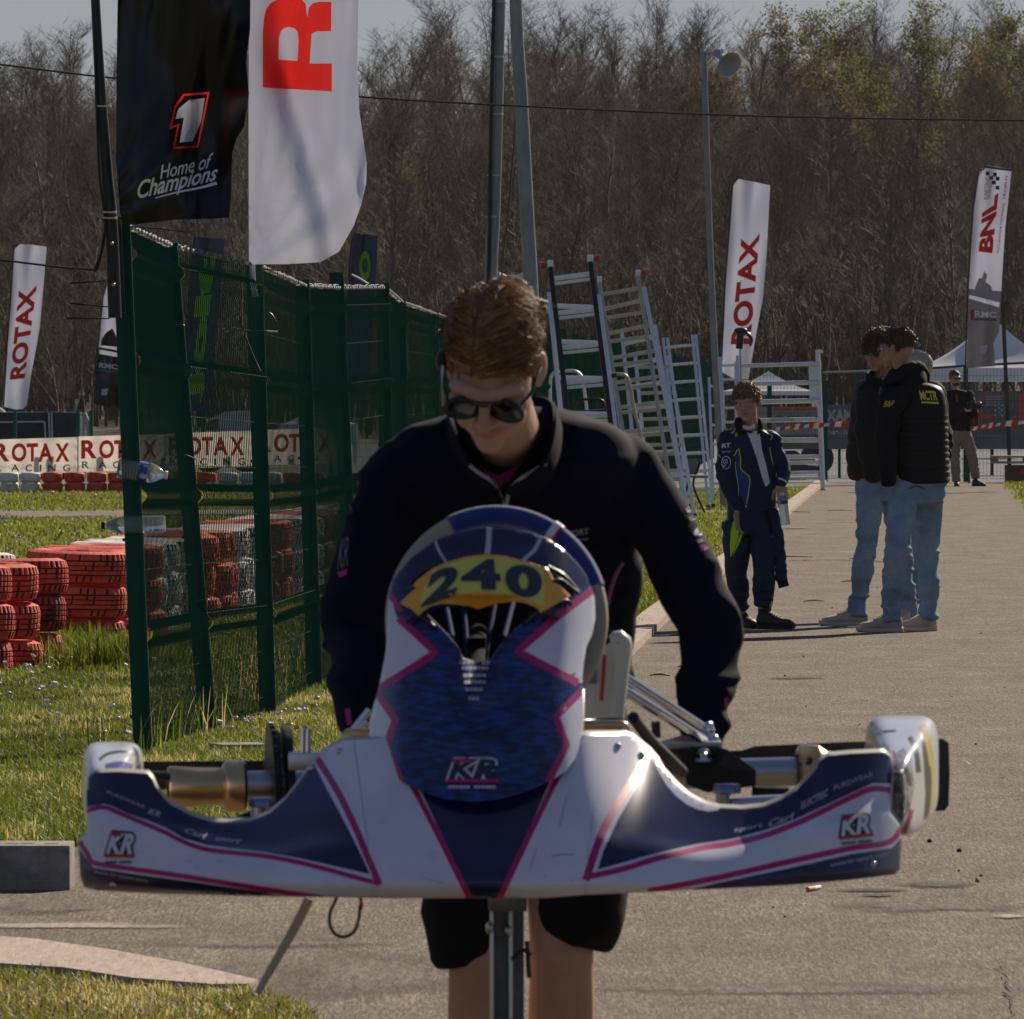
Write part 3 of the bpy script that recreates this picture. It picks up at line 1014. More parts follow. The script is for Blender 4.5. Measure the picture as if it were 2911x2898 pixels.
fence = thing('mesh_fence', 'long leaning dark green welded mesh fence running beside the lawn', 'fence', (post_tb[0][1].x, post_tb[0][1].y, 0))
def beam_post(a, b, w=.072):
    mb = MB()
    mb.bar(b, a, w, .05, side=(1, 0, 0), bev=.006)
    # flange lip on the road side
    ax = (a - b).normalized()
    mb.bar(b + Vector((w / 2 - .004, -.030, 0)), a + Vector((w / 2 - .004, -.030, -.01)), .012, .016, side=(1, 0, 0))
    mb.bar(a - ax * .002, a + ax * .012, w + .006, .056, side=(1, 0, 0), bev=.003)
    for k in range(6):
        p = b.lerp(a, .1 + .16 * k) + Vector((-w / 2 - .003, -.01, 0))
        mb.box(p, (.012, .014, .012))
    return mb
for a, b in post_tb:
    obj('post', beam_post(a, b, .072 if a.y < 60 else .07), M_green, fence, angle=30)
for i in range(len(post_tb) - 1):
    (a0, b0), (a1, b1) = post_tb[i], post_tb[i + 1]
    g0 = Vector((b0.x, b0.y, 0)); g1 = Vector((b1.x, b1.y, 0))
    L = (g1 - g0).length - .06
    dr = (g1 - g0).normalized(); side = Vector((dr.y, -dr.x, 0))
    h = 1.98
    l0 = (a0 - b0); l1 = (a1 - b1)
    h0_, h1_ = (ptop[i] if i < len(ptop) else a0.z - .04), (ptop[i + 1] if i + 1 < len(ptop) else a1.z - .04)
    def top(u, z, l0=l0, l1=l1, L=L, h0_=h0_, h1_=h1_):
        t = u / L
        l = l0.lerp(l1, t)
        k = (h0_ + (h1_ - h0_) * t) / h
        return Vector((l.x / l.z * z * k, l.y / l.z * z * k, z * k))
    if b0.y < 100:
        mb = MB()
        panel_mesh(mb, L, h, .05 if i < 2 else L / 40, .0022 if i == 0 else .0024 if i == 1 else .0022, lambda u: dr, lambda u, g0=g0, dr=dr: g0 + dr * (u + .03), side, top)
        obj('mesh_panel', mb, M_gwire, fence, angle=60)
    else:
        mb = MB()
        panel_mesh(mb, L, h, .1, .004, lambda u: dr, lambda u, g0=g0, dr=dr: g0 + dr * (u + .03), side, top)
        obj('mesh_panel', mb, M_gwire, fence, angle=60)
    if b0.y < 75:                                     # clipped wire along the top
        mb = MB()
        for lay in range(2):
            pts = []
            for k in range(60):
                u = L * k / 59
                q = g0 + dr * (u + .03) + top(u, h) + side * random.uniform(-.014, .014)
                pts.append(q + Vector((0, 0, .006 + lay * .012 + random.uniform(-.007, .007))))
            mb.tube(pts, .0034, 5)
        for k in range(int(L / .16)):
            u = .1 + .16 * k + random.uniform(-.03, .03)
            q = g0 + dr * u + top(u, h) + Vector((0, 0, .012))
            mb.tube([q + side * .02 + dr * -.04, q + side * .024 + Vector((0, 0, -.008)), q + side * .02 + dr * .05], .006, 5)
        obj('top_wire', mb, mat('dull_wire', (.16, .17, .17), .75, .2, spec=.2), fence, angle=60)
# loose zip ties and twisted wire ends on the posts
mb = MB()
def pxl(pts, d): return [P(*q, d) for q in pts]
for pts, d in ((Z4([(385, 398), (490, 390), (592, 384)]), 37.45), (Z4([(385, 508), (500, 518), (600, 528)]), 37.45), (Z4([(365, 590), (480, 590), (600, 592)]), 37.45), (Z4([(690, 85), (860, 96), (1035, 118)]), 37.5), (Z4([(1430, 318), (1520, 326), (1600, 330)]), 42)):
    mb.tube(pxl(pts, d), [.0035, .003, .0022], 6, res=8)
for pts, d in ((Z4([(922, 352), (975, 346), (985, 330), (1005, 345)]), 39.8), (Z4([(925, 632), (970, 630), (1005, 626), (1012, 632)]), 39.8), (Z4([(965, 1330), (1030, 1345), (1075, 1364)]), 39.8), (Z5([(1050, 600), (1100, 595), (1140, 588), (1148, 600)]), 39.8), (Z4([(1440, 556), (1490, 565), (1525, 628)]), 43.0), (Z4([(1310, 560), (1340, 660), (1380, 770), (1430, 880)]), 41.6), (Z4([(1375, 662), (1440, 661), (1470, 661)]), 41.9)):
    mb.tube(pxl(pts, d), .003, 6, res=10)
obj('zip_tie', mb, M_tie, fence, angle=60)
mb = MB(); mb.tube(pxl(Z4([(1450, 660), (1490, 661), (1525, 663)]), 42.2), .004, 6); obj('white_zip_tie', mb, mat('white_plastic', (.7, .7, .7), .5), fence)
mb = MB(); mb.tube(pxl(Z4([(1750, 1860)]) + Z4([(1790, 1900)]), 50) if False else pxl(B1([(1690, 340), (1740, 365), (1805, 405)]), 50), .005, 6); obj('loose_wire', mb, mat('white_plastic', (.7, .7, .7), .5), fence)

# bracket, black flag pole and cable tied to the first upright
pole = thing('flag_pole', 'black tapering flag pole tied to the first fence upright with white ties', 'flag pole', P(*D([(225, 600)])[0], 37.4))
mb = MB(); mb.tube(pxl(D([(168, -260), (180, 0), (189, 160), (201, 320), (210, 425), (217, 600)]), 37.38), [.014, .018, .021, .023, .026, .027], 12, res=24)
obj('shaft', mb, M_blackm, pole)
mb = MB()
a_, b_ = P(*D([(218, 415)])[0], 37.42), P(*D([(227, 590)])[0], 37.42)
mb.bar(a_, b_, .042, .02, side=(1, 0, 0), bev=.003)
o_ = obj('bracket', mb, M_blackm, pole)
for q in ((211, 460), (214, 538)):
    mb = MB(); mb.ell(P(*D([q])[0], 37.33), (.008, .006, .008), n=10); obj('bolt', mb, M_brass, o_)
mb = MB()
for q in ((198, 201), (208, 401), (209, 412)):
    c = P(*D([q])[0], 37.35)
    mb.tube([c + Vector((-.030, .0, .002)), c + Vector((-.01, -.014, 0)), c + Vector((.014, -.012, 0))], .0028, 6, res=8)
    mb.ell(c + Vector((.020, -.008, 0)), (.007, .006, .006), n=8)
obj('white_tie', mb, mat('cream_plastic', (.72, .68, .55), .5), pole)
mb = MB(); mb.tube(pxl(D([(178, 60), (182, 200), (188, 330), (198, 420), (193, 470), (178, 510), (186, 500), (197, 440)]), 37.36), .005, 6, res=40)
obj('hanging_cable', mb, M_tie, pole)

# plastic bottles pushed through the mesh
M_pet = mat('clear_plastic', (.90, .94, .96), .12, trans=.85, ior=1.2, spec=.6)
M_cap = mat('black_cap', (.012, .010, .010), .5)
M_capw = mat('white_cap', (.75, .75, .75), .5)
M_lab = mat('blue_label', (.02, .05, .28), .4, col2=(.55, .6, .7), scale=22, contrast=(.52, .6))
def bottle(label, neck, tail, d, r, capm, lab=None):
    a = P(*neck, d); b = P(*tail, d)
    ax = (a - b); L = ax.length; R = ax.normalized().to_track_quat('Z', 'Y').to_matrix()
    t = thing('plastic_bottle', label, 'bottle', b, 'bottles stuck in the fence')
    mb = MB()
    prof = [(.001, .012), (r * .6, .004), (r * .9, 0), (r, .012), (r * .97, .03)]
    k = 7
    for i in range(k):
        z = .04 + (L * .62 - .04) * i / k
        prof += [(r, z), (r * .95, z + .008), (r, z + .014)]
    prof += [(r, L * .66), (r * .86, L * .76), (r * .5, L * .88), (r * .36, L * .93), (r * .36, L * .96)]
    mb.lathe(prof, b, 24, 0, R); obj('bottle_body', mb, M_pet, t, angle=60)
    mb = MB(); mb.lathe([(.001, L), (r * .38, L), (r * .42, L - .003), (r * .42, L * .945), (r * .36, L * .94)], b, 20, 0, R); obj('cap', mb, capm, t)
    if lab:
        mb = MB(); mb.lathe([(r * 1.02, L * lab[0]), (r * 1.025, L * lab[1])], b, 24, 0, R); obj('label_band', mb, M_lab, t)
    return t
bottle('crumpled clear water bottle with a blue label and white cap pushed through the fence', D([(316, 897)])[0], D([(222, 884)])[0], 37.47, .040, M_capw, (.42, .60))
bottle('empty clear bottle with a black cap stuck through the fence below the labelled bottle', D([(191, 992)])[0], D([(312, 989)])[0], 37.47, .035, M_cap)

# ------------------------------------------------------------------ tyre stacks
def tyre_mesh(R=.295, W=.19, seed=0):
    mb = MB()
    n = 176
    ri = R * .60
    prof = []                       # (radius, z, groove?, sipe amount)
    sh = R - .022
    prof += [(ri, -W * .36, 0, 0), (ri + .012, -W * .44, 0, 0), (ri + .05, -W * .50, 0, 0), (R - .055, -W * .50, 0, 0), (sh, -W * .44, 0, .3)]
    bands = [(-.42, -.24), (-.19, -.09), (-.05, .05), (.09, .19), (.24, .42)]
    for i, (a, b) in enumerate(bands):
        ra = R - .012 if i == 0 else R
        rb = R - .012 if i == 4 else R
        prof += [(R - .013, a * W - .002, 1, 0), (ra, a * W, 0, 1), (rb, b * W, 0, 1), (R - .013, b * W + .002, 1, 0)]
    prof = prof[:5] + prof[6:-1]
    prof += [(sh, W * .44, 0, .3), (R - .055, W * .50, 0, 0), (ri + .05, W * .50, 0, 0), (ri + .012, W * .44, 0, 0), (ri, W * .36, 0, 0), (ri - .0, 0, 0, 0)]
    V, Fc, Mi = [], [], []
    rg_ = random.Random(seed)
    for j, (r, z, g, s) in enumerate(prof):
        for k in range(n):
            a = 2 * math.pi * (k + (z / W) * 2.2 * (1 if s else 1)) / n
            rr = r - (.006 * s if k % 4 == 0 else 0) + .003 * mnoise.noise(Vector((math.cos(a) * 3, math.sin(a) * 3, z * 9 + seed)))
            V.append((rr * math.cos(a), rr * math.sin(a), z))
    m_ = len(prof)
    for j in range(m_):
        j2 = (j + 1) % m_
        for k in range(n):
            k2 = (k + 1) % n
            Fc.append((j * n + k, j * n + k2, j2 * n + k2, j2 * n + k))
            dark = prof[j][2] and prof[j2][2] or (prof[j][3] == 1 and prof[j2][3] == 1 and k % 4 == 0 and rg_.random() < (.65 if abs(prof[j][1]) > .22 * W else .3))
            Mi.append(1 if dark else 0)
    mb.v, mb.f, mb.m = V, Fc, Mi
    return mb.mesh('tyre', True, 35)
M_red = mat('red_paint', (.50, .044, .027), .75, col2=(.72, .115, .072), scale=7, contrast=(.35, .6), bump=.3, bscale=70, spec=.25)
nt = M_red.node_tree
M_white = mat('white_paint', (.55, .52, .45), .75, col2=(.82, .80, .74), scale=9, contrast=(.3, .55), bump=.3, bscale=70, spec=.25)
M_groove = mat('bare_rubber', (.085, .024, .018), .9, spec=.2)
M_worn = mat('worn_red_paint', (.06, .025, .022), .8, col2=(.44, .05, .04), scale=11, contrast=(.42, .6), bump=.3, bscale=70, spec=.25)
tms = {}
def tyre_proto(kind, v):
    if (kind, v) not in tms:
        me = tyre_mesh(seed=v * 3.7 + 1)
        me.materials.append({'red': M_red, 'white': M_white, 'worn': M_worn}[kind]); me.materials.append(M_groove)
        tms[(kind, v)] = me
    return tms[(kind, v)]
COLW = {'red': 'red painted', 'white': 'white painted', 'worn': 'black scuffed red'}
POS = {0: 'lowest', 1: 'middle', 2: 'topmost'}
def tyre(kind, x, y, z, label, group, s=1.0):
    o = bpy.data.objects.new('tyre', tyre_proto(kind, random.randrange(3)))
    COL.objects.link(o)
    o.location = (x, y, z); o.rotation_euler = (random.uniform(-.03, .03), random.uniform(-.03, .03), random.uniform(0, 6.28)); o.scale = (s, s, random.uniform(.97, 1.03) * s)
    tag(o, label, 'tyre', group)
def tyre_stack(x, y, kinds, where, group, h=.196):
    for k, kd in enumerate(kinds):
        tyre(kd, x + random.uniform(-.02, .02), y + random.uniform(-.02, .02), .07 + h * k, f"{COLW[kd]} tyre, {POS[k]} of {where}", group)
GR = 'painted tyres stacked on the lawn'
def at_s(px, s):                # overview pixel column and scale (px per metre)
    d = 18000 / s
    return ((px * 1.5068 - CX) / F * d, d)
x, y = at_s(143, 335); tyre_stack(x, y, ('red', 'red', 'red'), 'the wide front stack beside the fence upright', GR)
x, y = at_s(22, 355); tyre_stack(x, y, ('red', 'worn', 'red'), 'the stack just left of the wide front stack', GR)
x, y = at_s(-32, 364); tyre_stack(x, y, ('red', 'red', 'red'), 'the second stack from the wide front stack', GR)
x, y = at_s(-80, 369); tyre_stack(x, y, ('red', 'red', 'red'), 'the half cut off stack at the picture edge', GR)
x, y = at_s(-62, 343); tyre_stack(x, y, ('red', 'white', 'white'), 'the white stack peeping out behind the cut off ones', GR)
x0, y0 = at_s(143, 335)
cols = ['red'] * 4 + ['white'] * 4 + ['red'] * 5 + ['white'] * 4 + ['red'] * 4 + ['white'] * 4 + ['red'] * 4 + ['white'] * 4 + ['red'] * 4
ordn = ['second', 'third', 'fourth', 'fifth', 'sixth', 'seventh', 'eighth', 'ninth', 'tenth', 'eleventh', 'twelfth', 'thirteenth', 'fourteenth', 'fifteenth', 'sixteenth', 'seventeenth', 'eighteenth', 'nineteenth', 'twentieth']
for i in range(1, 37):
    yy_ = y0 + i * .62
    xx_ = x0 + (yy_ - y0) * .0555 + random.uniform(-.03, .03) + (.02 if i % 2 else -.02)
    if i < 20:
        tyre_stack(xx_, yy_, (cols[i],) * 3, f"the {ordn[i-1]} stack behind the wide front stack", GR)
    else:
        for k in range(3):
            tyre(cols[i], xx_, yy_, .07 + .196 * k, f"{COLW[cols[i]]} tyre in the far stacks seen dimly through the mesh fence", GR + ' far along the row' + cols[i])

# ------------------------------------------------------------------ far left: tyre wall, banners, fence
kt = MB()
kt.lathe([(.07, -.065), (.09, -.075), (.125, -.070), (.145, -.05), (.148, 0), (.145, .05), (.125, .070), (.09, .075), (.07, .065), (.07, -.065)], n=26)
ktm = {}
for kd, mm in (('white', M_white), ('red', M_red)):
    me = kt.mesh('kart_tyre'); me.materials.append(mm); ktm[kd] = me
for i in range(20):
    px = -18 + i * 41
    kd = 'white' if px < 70 or 420 < px < 530 or px > 690 else 'red'
    for k in range(2):
        o = bpy.data.objects.new('tyre', ktm[kd]); COL.objects.link(o)
        xx_, yy_ = at_s(px + random.uniform(-1, 1), 131.0); yy_ = 136.5 + random.uniform(-.1, .1)
        o.location = (xx_, yy_, .07 + .145 * k); o.rotation_euler = (0, 0, random.uniform(0, 6))
        tag(o, f"small {kd} tyre in the {('lower', 'upper')[k]} row under the banners", 'tyre', f'small {kd} tyres of the {("lower", "upper")[k]} row of the far tyre wall')
def shine_through(m, amount):
    nt = m.node_tree; b = nt.nodes['Principled BSDF']
    tr = nt.nodes.new('ShaderNodeBsdfTranslucent'); tr.inputs[0].default_value = b.inputs['Base Color'].default_value
    mx = nt.nodes.new('ShaderNodeMixShader'); mx.inputs[0].default_value = amount
    nt.links.new(b.outputs[0], mx.inputs[1]); nt.links.new(tr.outputs[0], mx.inputs[2]); nt.links.new(mx.outputs[0], nt.nodes['Material Output'].inputs[0])
    return m
M_ban = shine_through(mat('banner_vinyl', (.70, .66, .60), .5, col2=(.80, .76, .71), scale=3), .42)
M_bred = shine_through(mat('banner_red', (.62, .030, .012), .5, col2=(.70, .05, .02), scale=6), .2)
M_bgrn = mat('banner_dark_green', (.008, .045, .04), .5)
where = ['cut off at the picture edge', 'passing behind the first fence upright', 'seen through the second fence panel', 'seen through the third fence panel']
for i in range(4):
    L_, R_ = -17 + i * 165, 146 + i * 165
    dy = -i * 6
    pl = D([(L_, 897 + dy), (R_, 892 + dy), (R_, 825 + dy), (L_, 830 + dy)])
    root = thing('race_banner', f'white banner with red and dark lettering, {where[i]}', 'banner', P(*pl[0], 138), 'banners on the far fence')
    mb = MB()
    def bsurf(x, y, d=137.6): 
        p = P(x, y, d); p.y += .02 * math.sin(x * .09) + .015 * math.sin(y * .2 + x * .03); return p
    cut_panel(mb, pl, [], bsurf, 14)
    bo = obj('banner_sheet', mb, M_ban, root)
    bv = bvh_of(bo)
    mb = MB()
    def q4(x0, y0_, x1, y1): return D([(x0 + i * 165, y1 + dy), (x1 + i * 165, y1 + dy - (x1 - x0) * .03), (x1 + i * 165, y0_ + dy - (x1 - x0) * .03), (x0 + i * 165, y0_ + dy)])
    xp = [(-12, 18), (22, 50), (50, 72), (72, 100), (104, 131)]
    for c, (a, b) in zip('ROTAX', xp):
        decal_text(mb, c, q4(a, 837, b, 872), bv, .035, 0, .012, 10)
    obj('red_lettering', mb, M_bred, bo, smooth=False)
    mb = MB()
    for c, (a, b) in zip('RACING', [(-10, 3), (21, 36), (48, 61), (75, 78), (91, 105), (119, 132)]):
        decal_text(mb, c, q4(a, 877, b, 890), bv, .012, 0, .012, 10)
    obj('dark_lettering', mb, M_bgrn, bo, smooth=False)
lf = thing('mesh_fence', 'green mesh fence carrying white banners behind the low tyre wall', 'fence', P(*D([(0, 900)])[0], 139))
for px in (28, 147, 172, 265, 385, 505, 625, 745):
    mb = MB(); a_ = P(px * 1.5068, 775 * 1.5068, 138.6); b_ = Vector((a_.x, a_.y, -.02)); mb.bar(b_, a_, .055, .055, side=(1, 0, 0)); obj('post', mb, M_green, lf)
mb = MB()
xl, xr = P(-30, 0, 138.7).x, P(1150, 0, 138.7).x
for xx_ in np.arange(xl, xr, .05): mb.tube([(xx_, 138.7, .1), (xx_, 138.7, 1.15)], .002, 3, caps=False)
for z in np.arange(.1, 1.2, .2): mb.tube([(xl, 138.7, z), (xr, 138.7, z)], .003, 3, caps=False)
obj('mesh_panel', mb, M_gwire, lf)
M_navy = mat('navy_tarp', (.012, .022, .040), .5, col2=(.022, .035, .055), scale=2, bump=.2, bscale=4)
M_wframe = mat('white_metal', (.6, .62, .64), .4)
t = thing('storage_container', 'dark navy site container with white frame lines behind the banners', 'container', P(*D([(75, 900)])[0], 146))
a_, b_ = P(*D([(-40, 905)])[0], 146), P(*D([(152, 778)])[0], 146)
mb = MB(); mb.box(((a_.x + b_.x) / 2, 147, (a_.z + b_.z) / 2), (b_.x - a_.x, 2.0, b_.z - a_.z), bev=.02)
for k in range(16):
    xx_ = a_.x + (b_.x - a_.x) * (k + .5) / 16; mb.box((xx_, 145.99, (a_.z + b_.z) / 2), (.035, .03, b_.z - a_.z - .12))
obj('container_body', mb, M_navy, t)
mb = MB()
for p0, p1 in (((-20, 797), (84, 796)), ((84, 796), (86, 830)), ((92, 780), (94, 830)), ((97, 780), (99, 830))):
    mb.tube(pxl(D([p0, p1]), 145.9), .012, 6)
obj('white_frame', mb, M_wframe, t)
mb = MB(); mb.tube([P(*q, 145.9) for q in D([(158, 780), (166, 800), (171, 830), (172, 880)])], .04, 8, res=10); obj('tarp_edge', mb, mat('grey_tarp', (.35, .38, .42), .5), t)
# ------------------------------------------------------------------ flags
FW = cloth_translucent('white_flag_cloth', (.54, .56, .68), .24, col2=(.62, .64, .75))
FR = cloth_translucent('red_flag_print', (.60, .022, .018), .40)
FB = cloth_translucent('black_flag_cloth', (.006, .006, .007), .03, .30)
FN = cloth_translucent('navy_flag_cloth', (.016, .026, .055), .15)
FG = cloth_translucent('lime_flag_print', (.30, .62, .01), .35)
FK = cloth_translucent('grey_flag_print', (.12, .12, .14), .2)
FGR = cloth_translucent('green_flag_print', (.03, .18, .05), .2)

# large black flag on the tied pole
def sblack(x, y):
    u = (x - 335) / 380; v = y / 640
    w = .075 * math.sin(u * 8.5 + v * 2.6 + .6) * (.25 + u) + .012 * math.sin(u * 38 + v * 6) + .11 * math.sin(u * 4.2 - v * 5.2 + 1.9) * u + .05 * math.sin(u * 14 + v * 9) * u * u + .02 * math.sin(math.atan2(u + .3, 1.02 - v) * 26) * max(0, v - .3)
    w += .03 * math.sin((u * 3 + v * 6) * 2.1) * max(0, v - .35)
    return P(x, y, 37.30 + w - .10 * u)
bl = D([(222, -230), (222, 0), (220, 120), (219, 300), (226, 400), (233, 426), (270, 422), (330, 415), (400, 413), (432, 411), (436, 370), (438, 290), (446, 262), (460, 240), (470, 178), (464, 120), (472, 55), (474, -230)])
one_red = Z1([(915, 470), (1046, 460), (990, 737), (862, 746), (884, 632), (846, 646), (872, 528)])
one_blk = Z1([(922, 480), (1036, 471), (983, 727), (874, 735), (897, 618), (858, 632), (880, 535)])
one_wht = Z1([(945, 500), (1022, 491), (1003, 610), (962, 706), (897, 713), (918, 588), (876, 596), (890, 545)])
root = thing('feather_flag', 'large black flag with an outlined white number one and brush lettering', 'flag', sblack(340, 620))
mb = MB()
cut_panel(mb, bl, [(one_red, 1), (one_blk, 0), (one_wht, 2)], sblack, 16)
bo = obj('flag_cloth', mb, [FB, FR, FW], root, angle=180)
bv = bvh_of(bo)
mb = MB()
decal_text(mb, 'Home of', Z1([(800, 896), (1058, 838), (1066, 762), (792, 828)]), bv, .012, .32, .006, 10)
decal_text(mb, 'Champions', Z1([(690, 1022), (1082, 925), (1092, 818), (682, 905)]), bv, .02, .38, .006, 10)
v_, f_ = strip2d(spline(Z1([(775, 990), (880, 962), (1000, 938), (1082, 915)]), 14), np.linspace(3, 9, 14)); decal(mb, v_, f_, bv, .006, 10)
obj('white_lettering', mb, mat('white_print', (.86, .87, .92), .5), bo, smooth=False)

# large white flag with the red letter
def swhite(x, y):
    u = (x - 705) / 330; v = y / 750
    sm = lambda a_, b_, t: max(0, min(1, (t - a_) / (b_ - a_))) ** 2 * (3 - 2 * max(0, min(1, (t - a_) / (b_ - a_))))
    w = .10 * math.sin(u * 5.2 + v * 1.2) * u
    w += .13 * math.exp(-((u - .30 - .42 * sm(.1, .95, v)) / .15) ** 2) * sm(-.2, .3, v) - .08 * math.exp(-((u - .92) / .22) ** 2) * sm(.15, .6, v)
    ang = math.atan2(u + .02, 1.03 - v)
    rad = math.hypot(u, 1.0 - v)
    w += .030 * math.sin(ang * 22) * min(rad, .5) * sm(.35, .75, v) + .05 * math.sin(u * 11 - v * 9 + 1) * sm(.45, .8, v) * u
    w += .012 * math.sin(u * 34 + v * 5) * (1 - sm(.5, .9, v)) * u
    return P(x, y, 41.75 + w - .12 * u)
wl = D([(470, -200), (470, 0), (469, 250), (470, 495), (480, 499), (540, 499), (605, 495), (640, 475), (655, 448), (668, 425), (682, 385), (691, 345), (692, 310), (686, 265), (678, 210), (674, 130), (676, 0), (676, -200)])
Rout = Z1([(1312, 438), (1312, 170), (1318, 90), (1330, 45), (1352, 15), (1400, -8), (1500, -8), (1526, 20), (1534, 88), (1542, 40), (1560, 18), (1590, 10), (1655, 10), (1653, 157), (1580, 158), (1556, 170), (1546, 318), (1657, 318), (1657, 458)])
Rin = Z1([(1390, 298), (1393, 190), (1403, 155), (1420, 140), (1445, 136), (1470, 142), (1486, 160), (1491, 200), (1485, 305)])
root = thing('feather_flag', 'large white flag with one big red letter, hanging above the third fence upright', 'flag', swhite(710, 740))
mb = MB()
cut_panel(mb, wl, [(Rout, 1), (Rin, 0)], swhite, 14)
bo = obj('flag_cloth', mb, [FW, FR], root, angle=180)
mb = MB(); mb.tube(pxl(D([(474, -260), (474, 0), (474, 250), (475, 502), (482, 560)]), 41.86), [.011, .012, .013, .014, .014], 10, res=12); obj('shaft', mb, M_galv, root)

# standing flags farther away
def small_flag(name, label, outline, d, regions, mats, prints, foot, wob=1.0, polem=None, group=None):
    """prints: list of (text or 2D mesh, quad, bold, material)"""
    root = thing(name, label, 'flag', Vector((P(*foot, d).x, d, 0)), group)
    xs_ = [p[0] for p in outline]; ys_ = [p[1] for p in outline]
    x0_, x1_, y0_, y1_ = min(xs_), max(xs_), min(ys_), max(ys_)
    def s(x, y):
        v = (y - y0_) / (y1_ - y0_); xl_ = x0_ + (x1_ - x0_) * .55 * (1 - v)
        u = (x - xl_) / (x1_ - x0_)
        return P(x, y, d + wob * (.10 * math.sin(u * 6 + v * 4) + .05 * math.sin(v * 13 + u * 3) + .03 * math.sin(u * 17 - v * 8)))
    mb = MB(); cut_panel(mb, outline, regions, s, 9)
    bo_ = obj('flag_cloth', mb, mats, root, angle=180)
    bv_ = bvh_of(bo_)
    for txt, quad, bold, mm, nm in prints:
        mb = MB()
        if isinstance(txt, str): decal_text(mb, txt, quad, bv_, bold, 0, .015, 8)
        else: decal(mb, txt[0], txt[1], bv_, .015, 8)
        if mb.f: obj(nm, mb, mm, bo_, smooth=False)
    # pole on the hoist side
    hoist = [p for p in outline]
    hoist = sorted(outline, key=lambda p: p[1])
    lft = [p for p in outline[:len(outline) // 2]]
    mb = MB(); pts = [P(p[0] - 3, p[1], d + .04) for p in lft] + [P(*foot, d + .04)]
    pts[-1].z = 0
    mb.tube(pts, [.012] * (len(pts) - 1) + [.022], 8, res=20); obj('shaft', mb, polem or M_blackm, root)
    return root
def rot_text(bl_, br_, tr_, tl_):    # lettering that reads upward: baseline on the right
    return [bl_, br_, tr_, tl_]
small_flag('feather_flag', 'white feather flag with red upright lettering, standing behind the far banners', D([(38, 461), (28, 470), (22, 560), (15, 650), (8, 768), (30, 773), (44, 772), (50, 765), (60, 700), (75, 620), (83, 530), (88, 466), (60, 462)]), 148,
           [], [FW], [('ROTAX', D([(47, 714), (70, 538), (35, 548), (18, 717)]), .04, FR, 'red_lettering')], (12 * 1.5068, 830 * 1.5068), 1.0, None, 'white flags with red upright lettering')
small_flag('feather_flag', 'white feather flag with red upright lettering, standing behind the boy', D([(1393, 338), (1384, 350), (1378, 430), (1370, 530), (1366, 620), (1362, 702), (1385, 716), (1412, 716), (1425, 640), (1440, 560), (1447, 470), (1453, 350), (1420, 343)]), 150,
           [], [FW], [('ROTAX', D([(1416, 650), (1434, 440), (1398, 450), (1378, 650)]), .04, FR, 'red_lettering')], (1361 * 1.5068, 900 * 1.5068), 1.0, None, 'white flags with red upright lettering')
sq = []
for a, b in ((320, 128), (380, 138), (350, 165), (403, 172), (372, 205), (402, 248)):
    sq.append(([(a - 16, b - 16), (a + 16, b - 14), (a + 14, b + 18), (a - 17, b + 16)]))
def poly2(pls):
    V_, F_ = [], []
    for pl in pls:
        k = len(V_); V_ += pl; F_.append(tuple(range(k, k + len(pl))))
    return np.array(V_, float), F_
bikes = B5([(205, 1130), (215, 1080), (245, 1010), (270, 1010), (290, 950), (315, 985), (300, 1040), (345, 1075), (365, 1140), (300, 1150), (240, 1145)])
small_flag('feather_flag', 'tall white and dark feather flag with red letters over a racing picture and chequered squares', B5([(310, 58), (290, 100), (252, 115), (205, 420), (180, 780), (160, 1100), (150, 1440), (140, 1745), (145, 1768), (300, 1755), (380, 1750), (378, 1650), (365, 1560), (415, 1460), (428, 1250), (440, 1000), (465, 600), (495, 330), (520, 95)]), 150,
           [(B5([(160, 1100), (450, 1120), (450, 1800), (120, 1800)]), 1), (B5([(165, 1150), (420, 1215), (415, 1255), (160, 1180)]), 0), (bikes, 1),
            (B5([(302, 62), (520, 95), (518, 112), (300, 84)]), 3)], [FW, FK, FR, FN],
           [('BNL', B5([(358, 800), (410, 290), (278, 395), (242, 785)]), .05, FR, 'red_lettering'),
            (poly2([B5(p) for p in sq]), None, 0, FB, 'chequered_squares'),
            ('KARTING', B5([(312, 348), (345, 150), (300, 160), (283, 345)]), .0, FK, 'grey_lettering'),
            ('SERIES', B5([(335, 348), (360, 200), (340, 190), (315, 345)]), .0, FK, 'grey_lettering'),
            ('INTERNATIONAL TROPHY', B5([(412, 805), (490, 140), (468, 140), (396, 790)]), .01, FR, 'small_lettering'),
            ('RMC', B5([(212, 1338), (388, 1342), (391, 1294), (214, 1282)]), .012, mat('white_print', (.86, .87, .92), .5), 'white_lettering'),
            (poly2([B5([(205, 1345), (390, 1350), (390, 1370), (205, 1362)])]), None, 0, FGR, 'green_bar'),
            (poly2([B5([(178, 1275), (203, 1275), (200, 1362), (175, 1360)])]), None, 0, FR, 'red_bar'),
            ('1', B5([(250, 1645), (300, 1645), (318, 1570), (250, 1580)]), .06, FW, 'number'),
            ('Home of Champions', B5([(175, 1735), (330, 1705), (320, 1670), (200, 1700)]), .0, FW, 'brush_lettering')], (1828 * 1.5068, 905 * 1.5068))
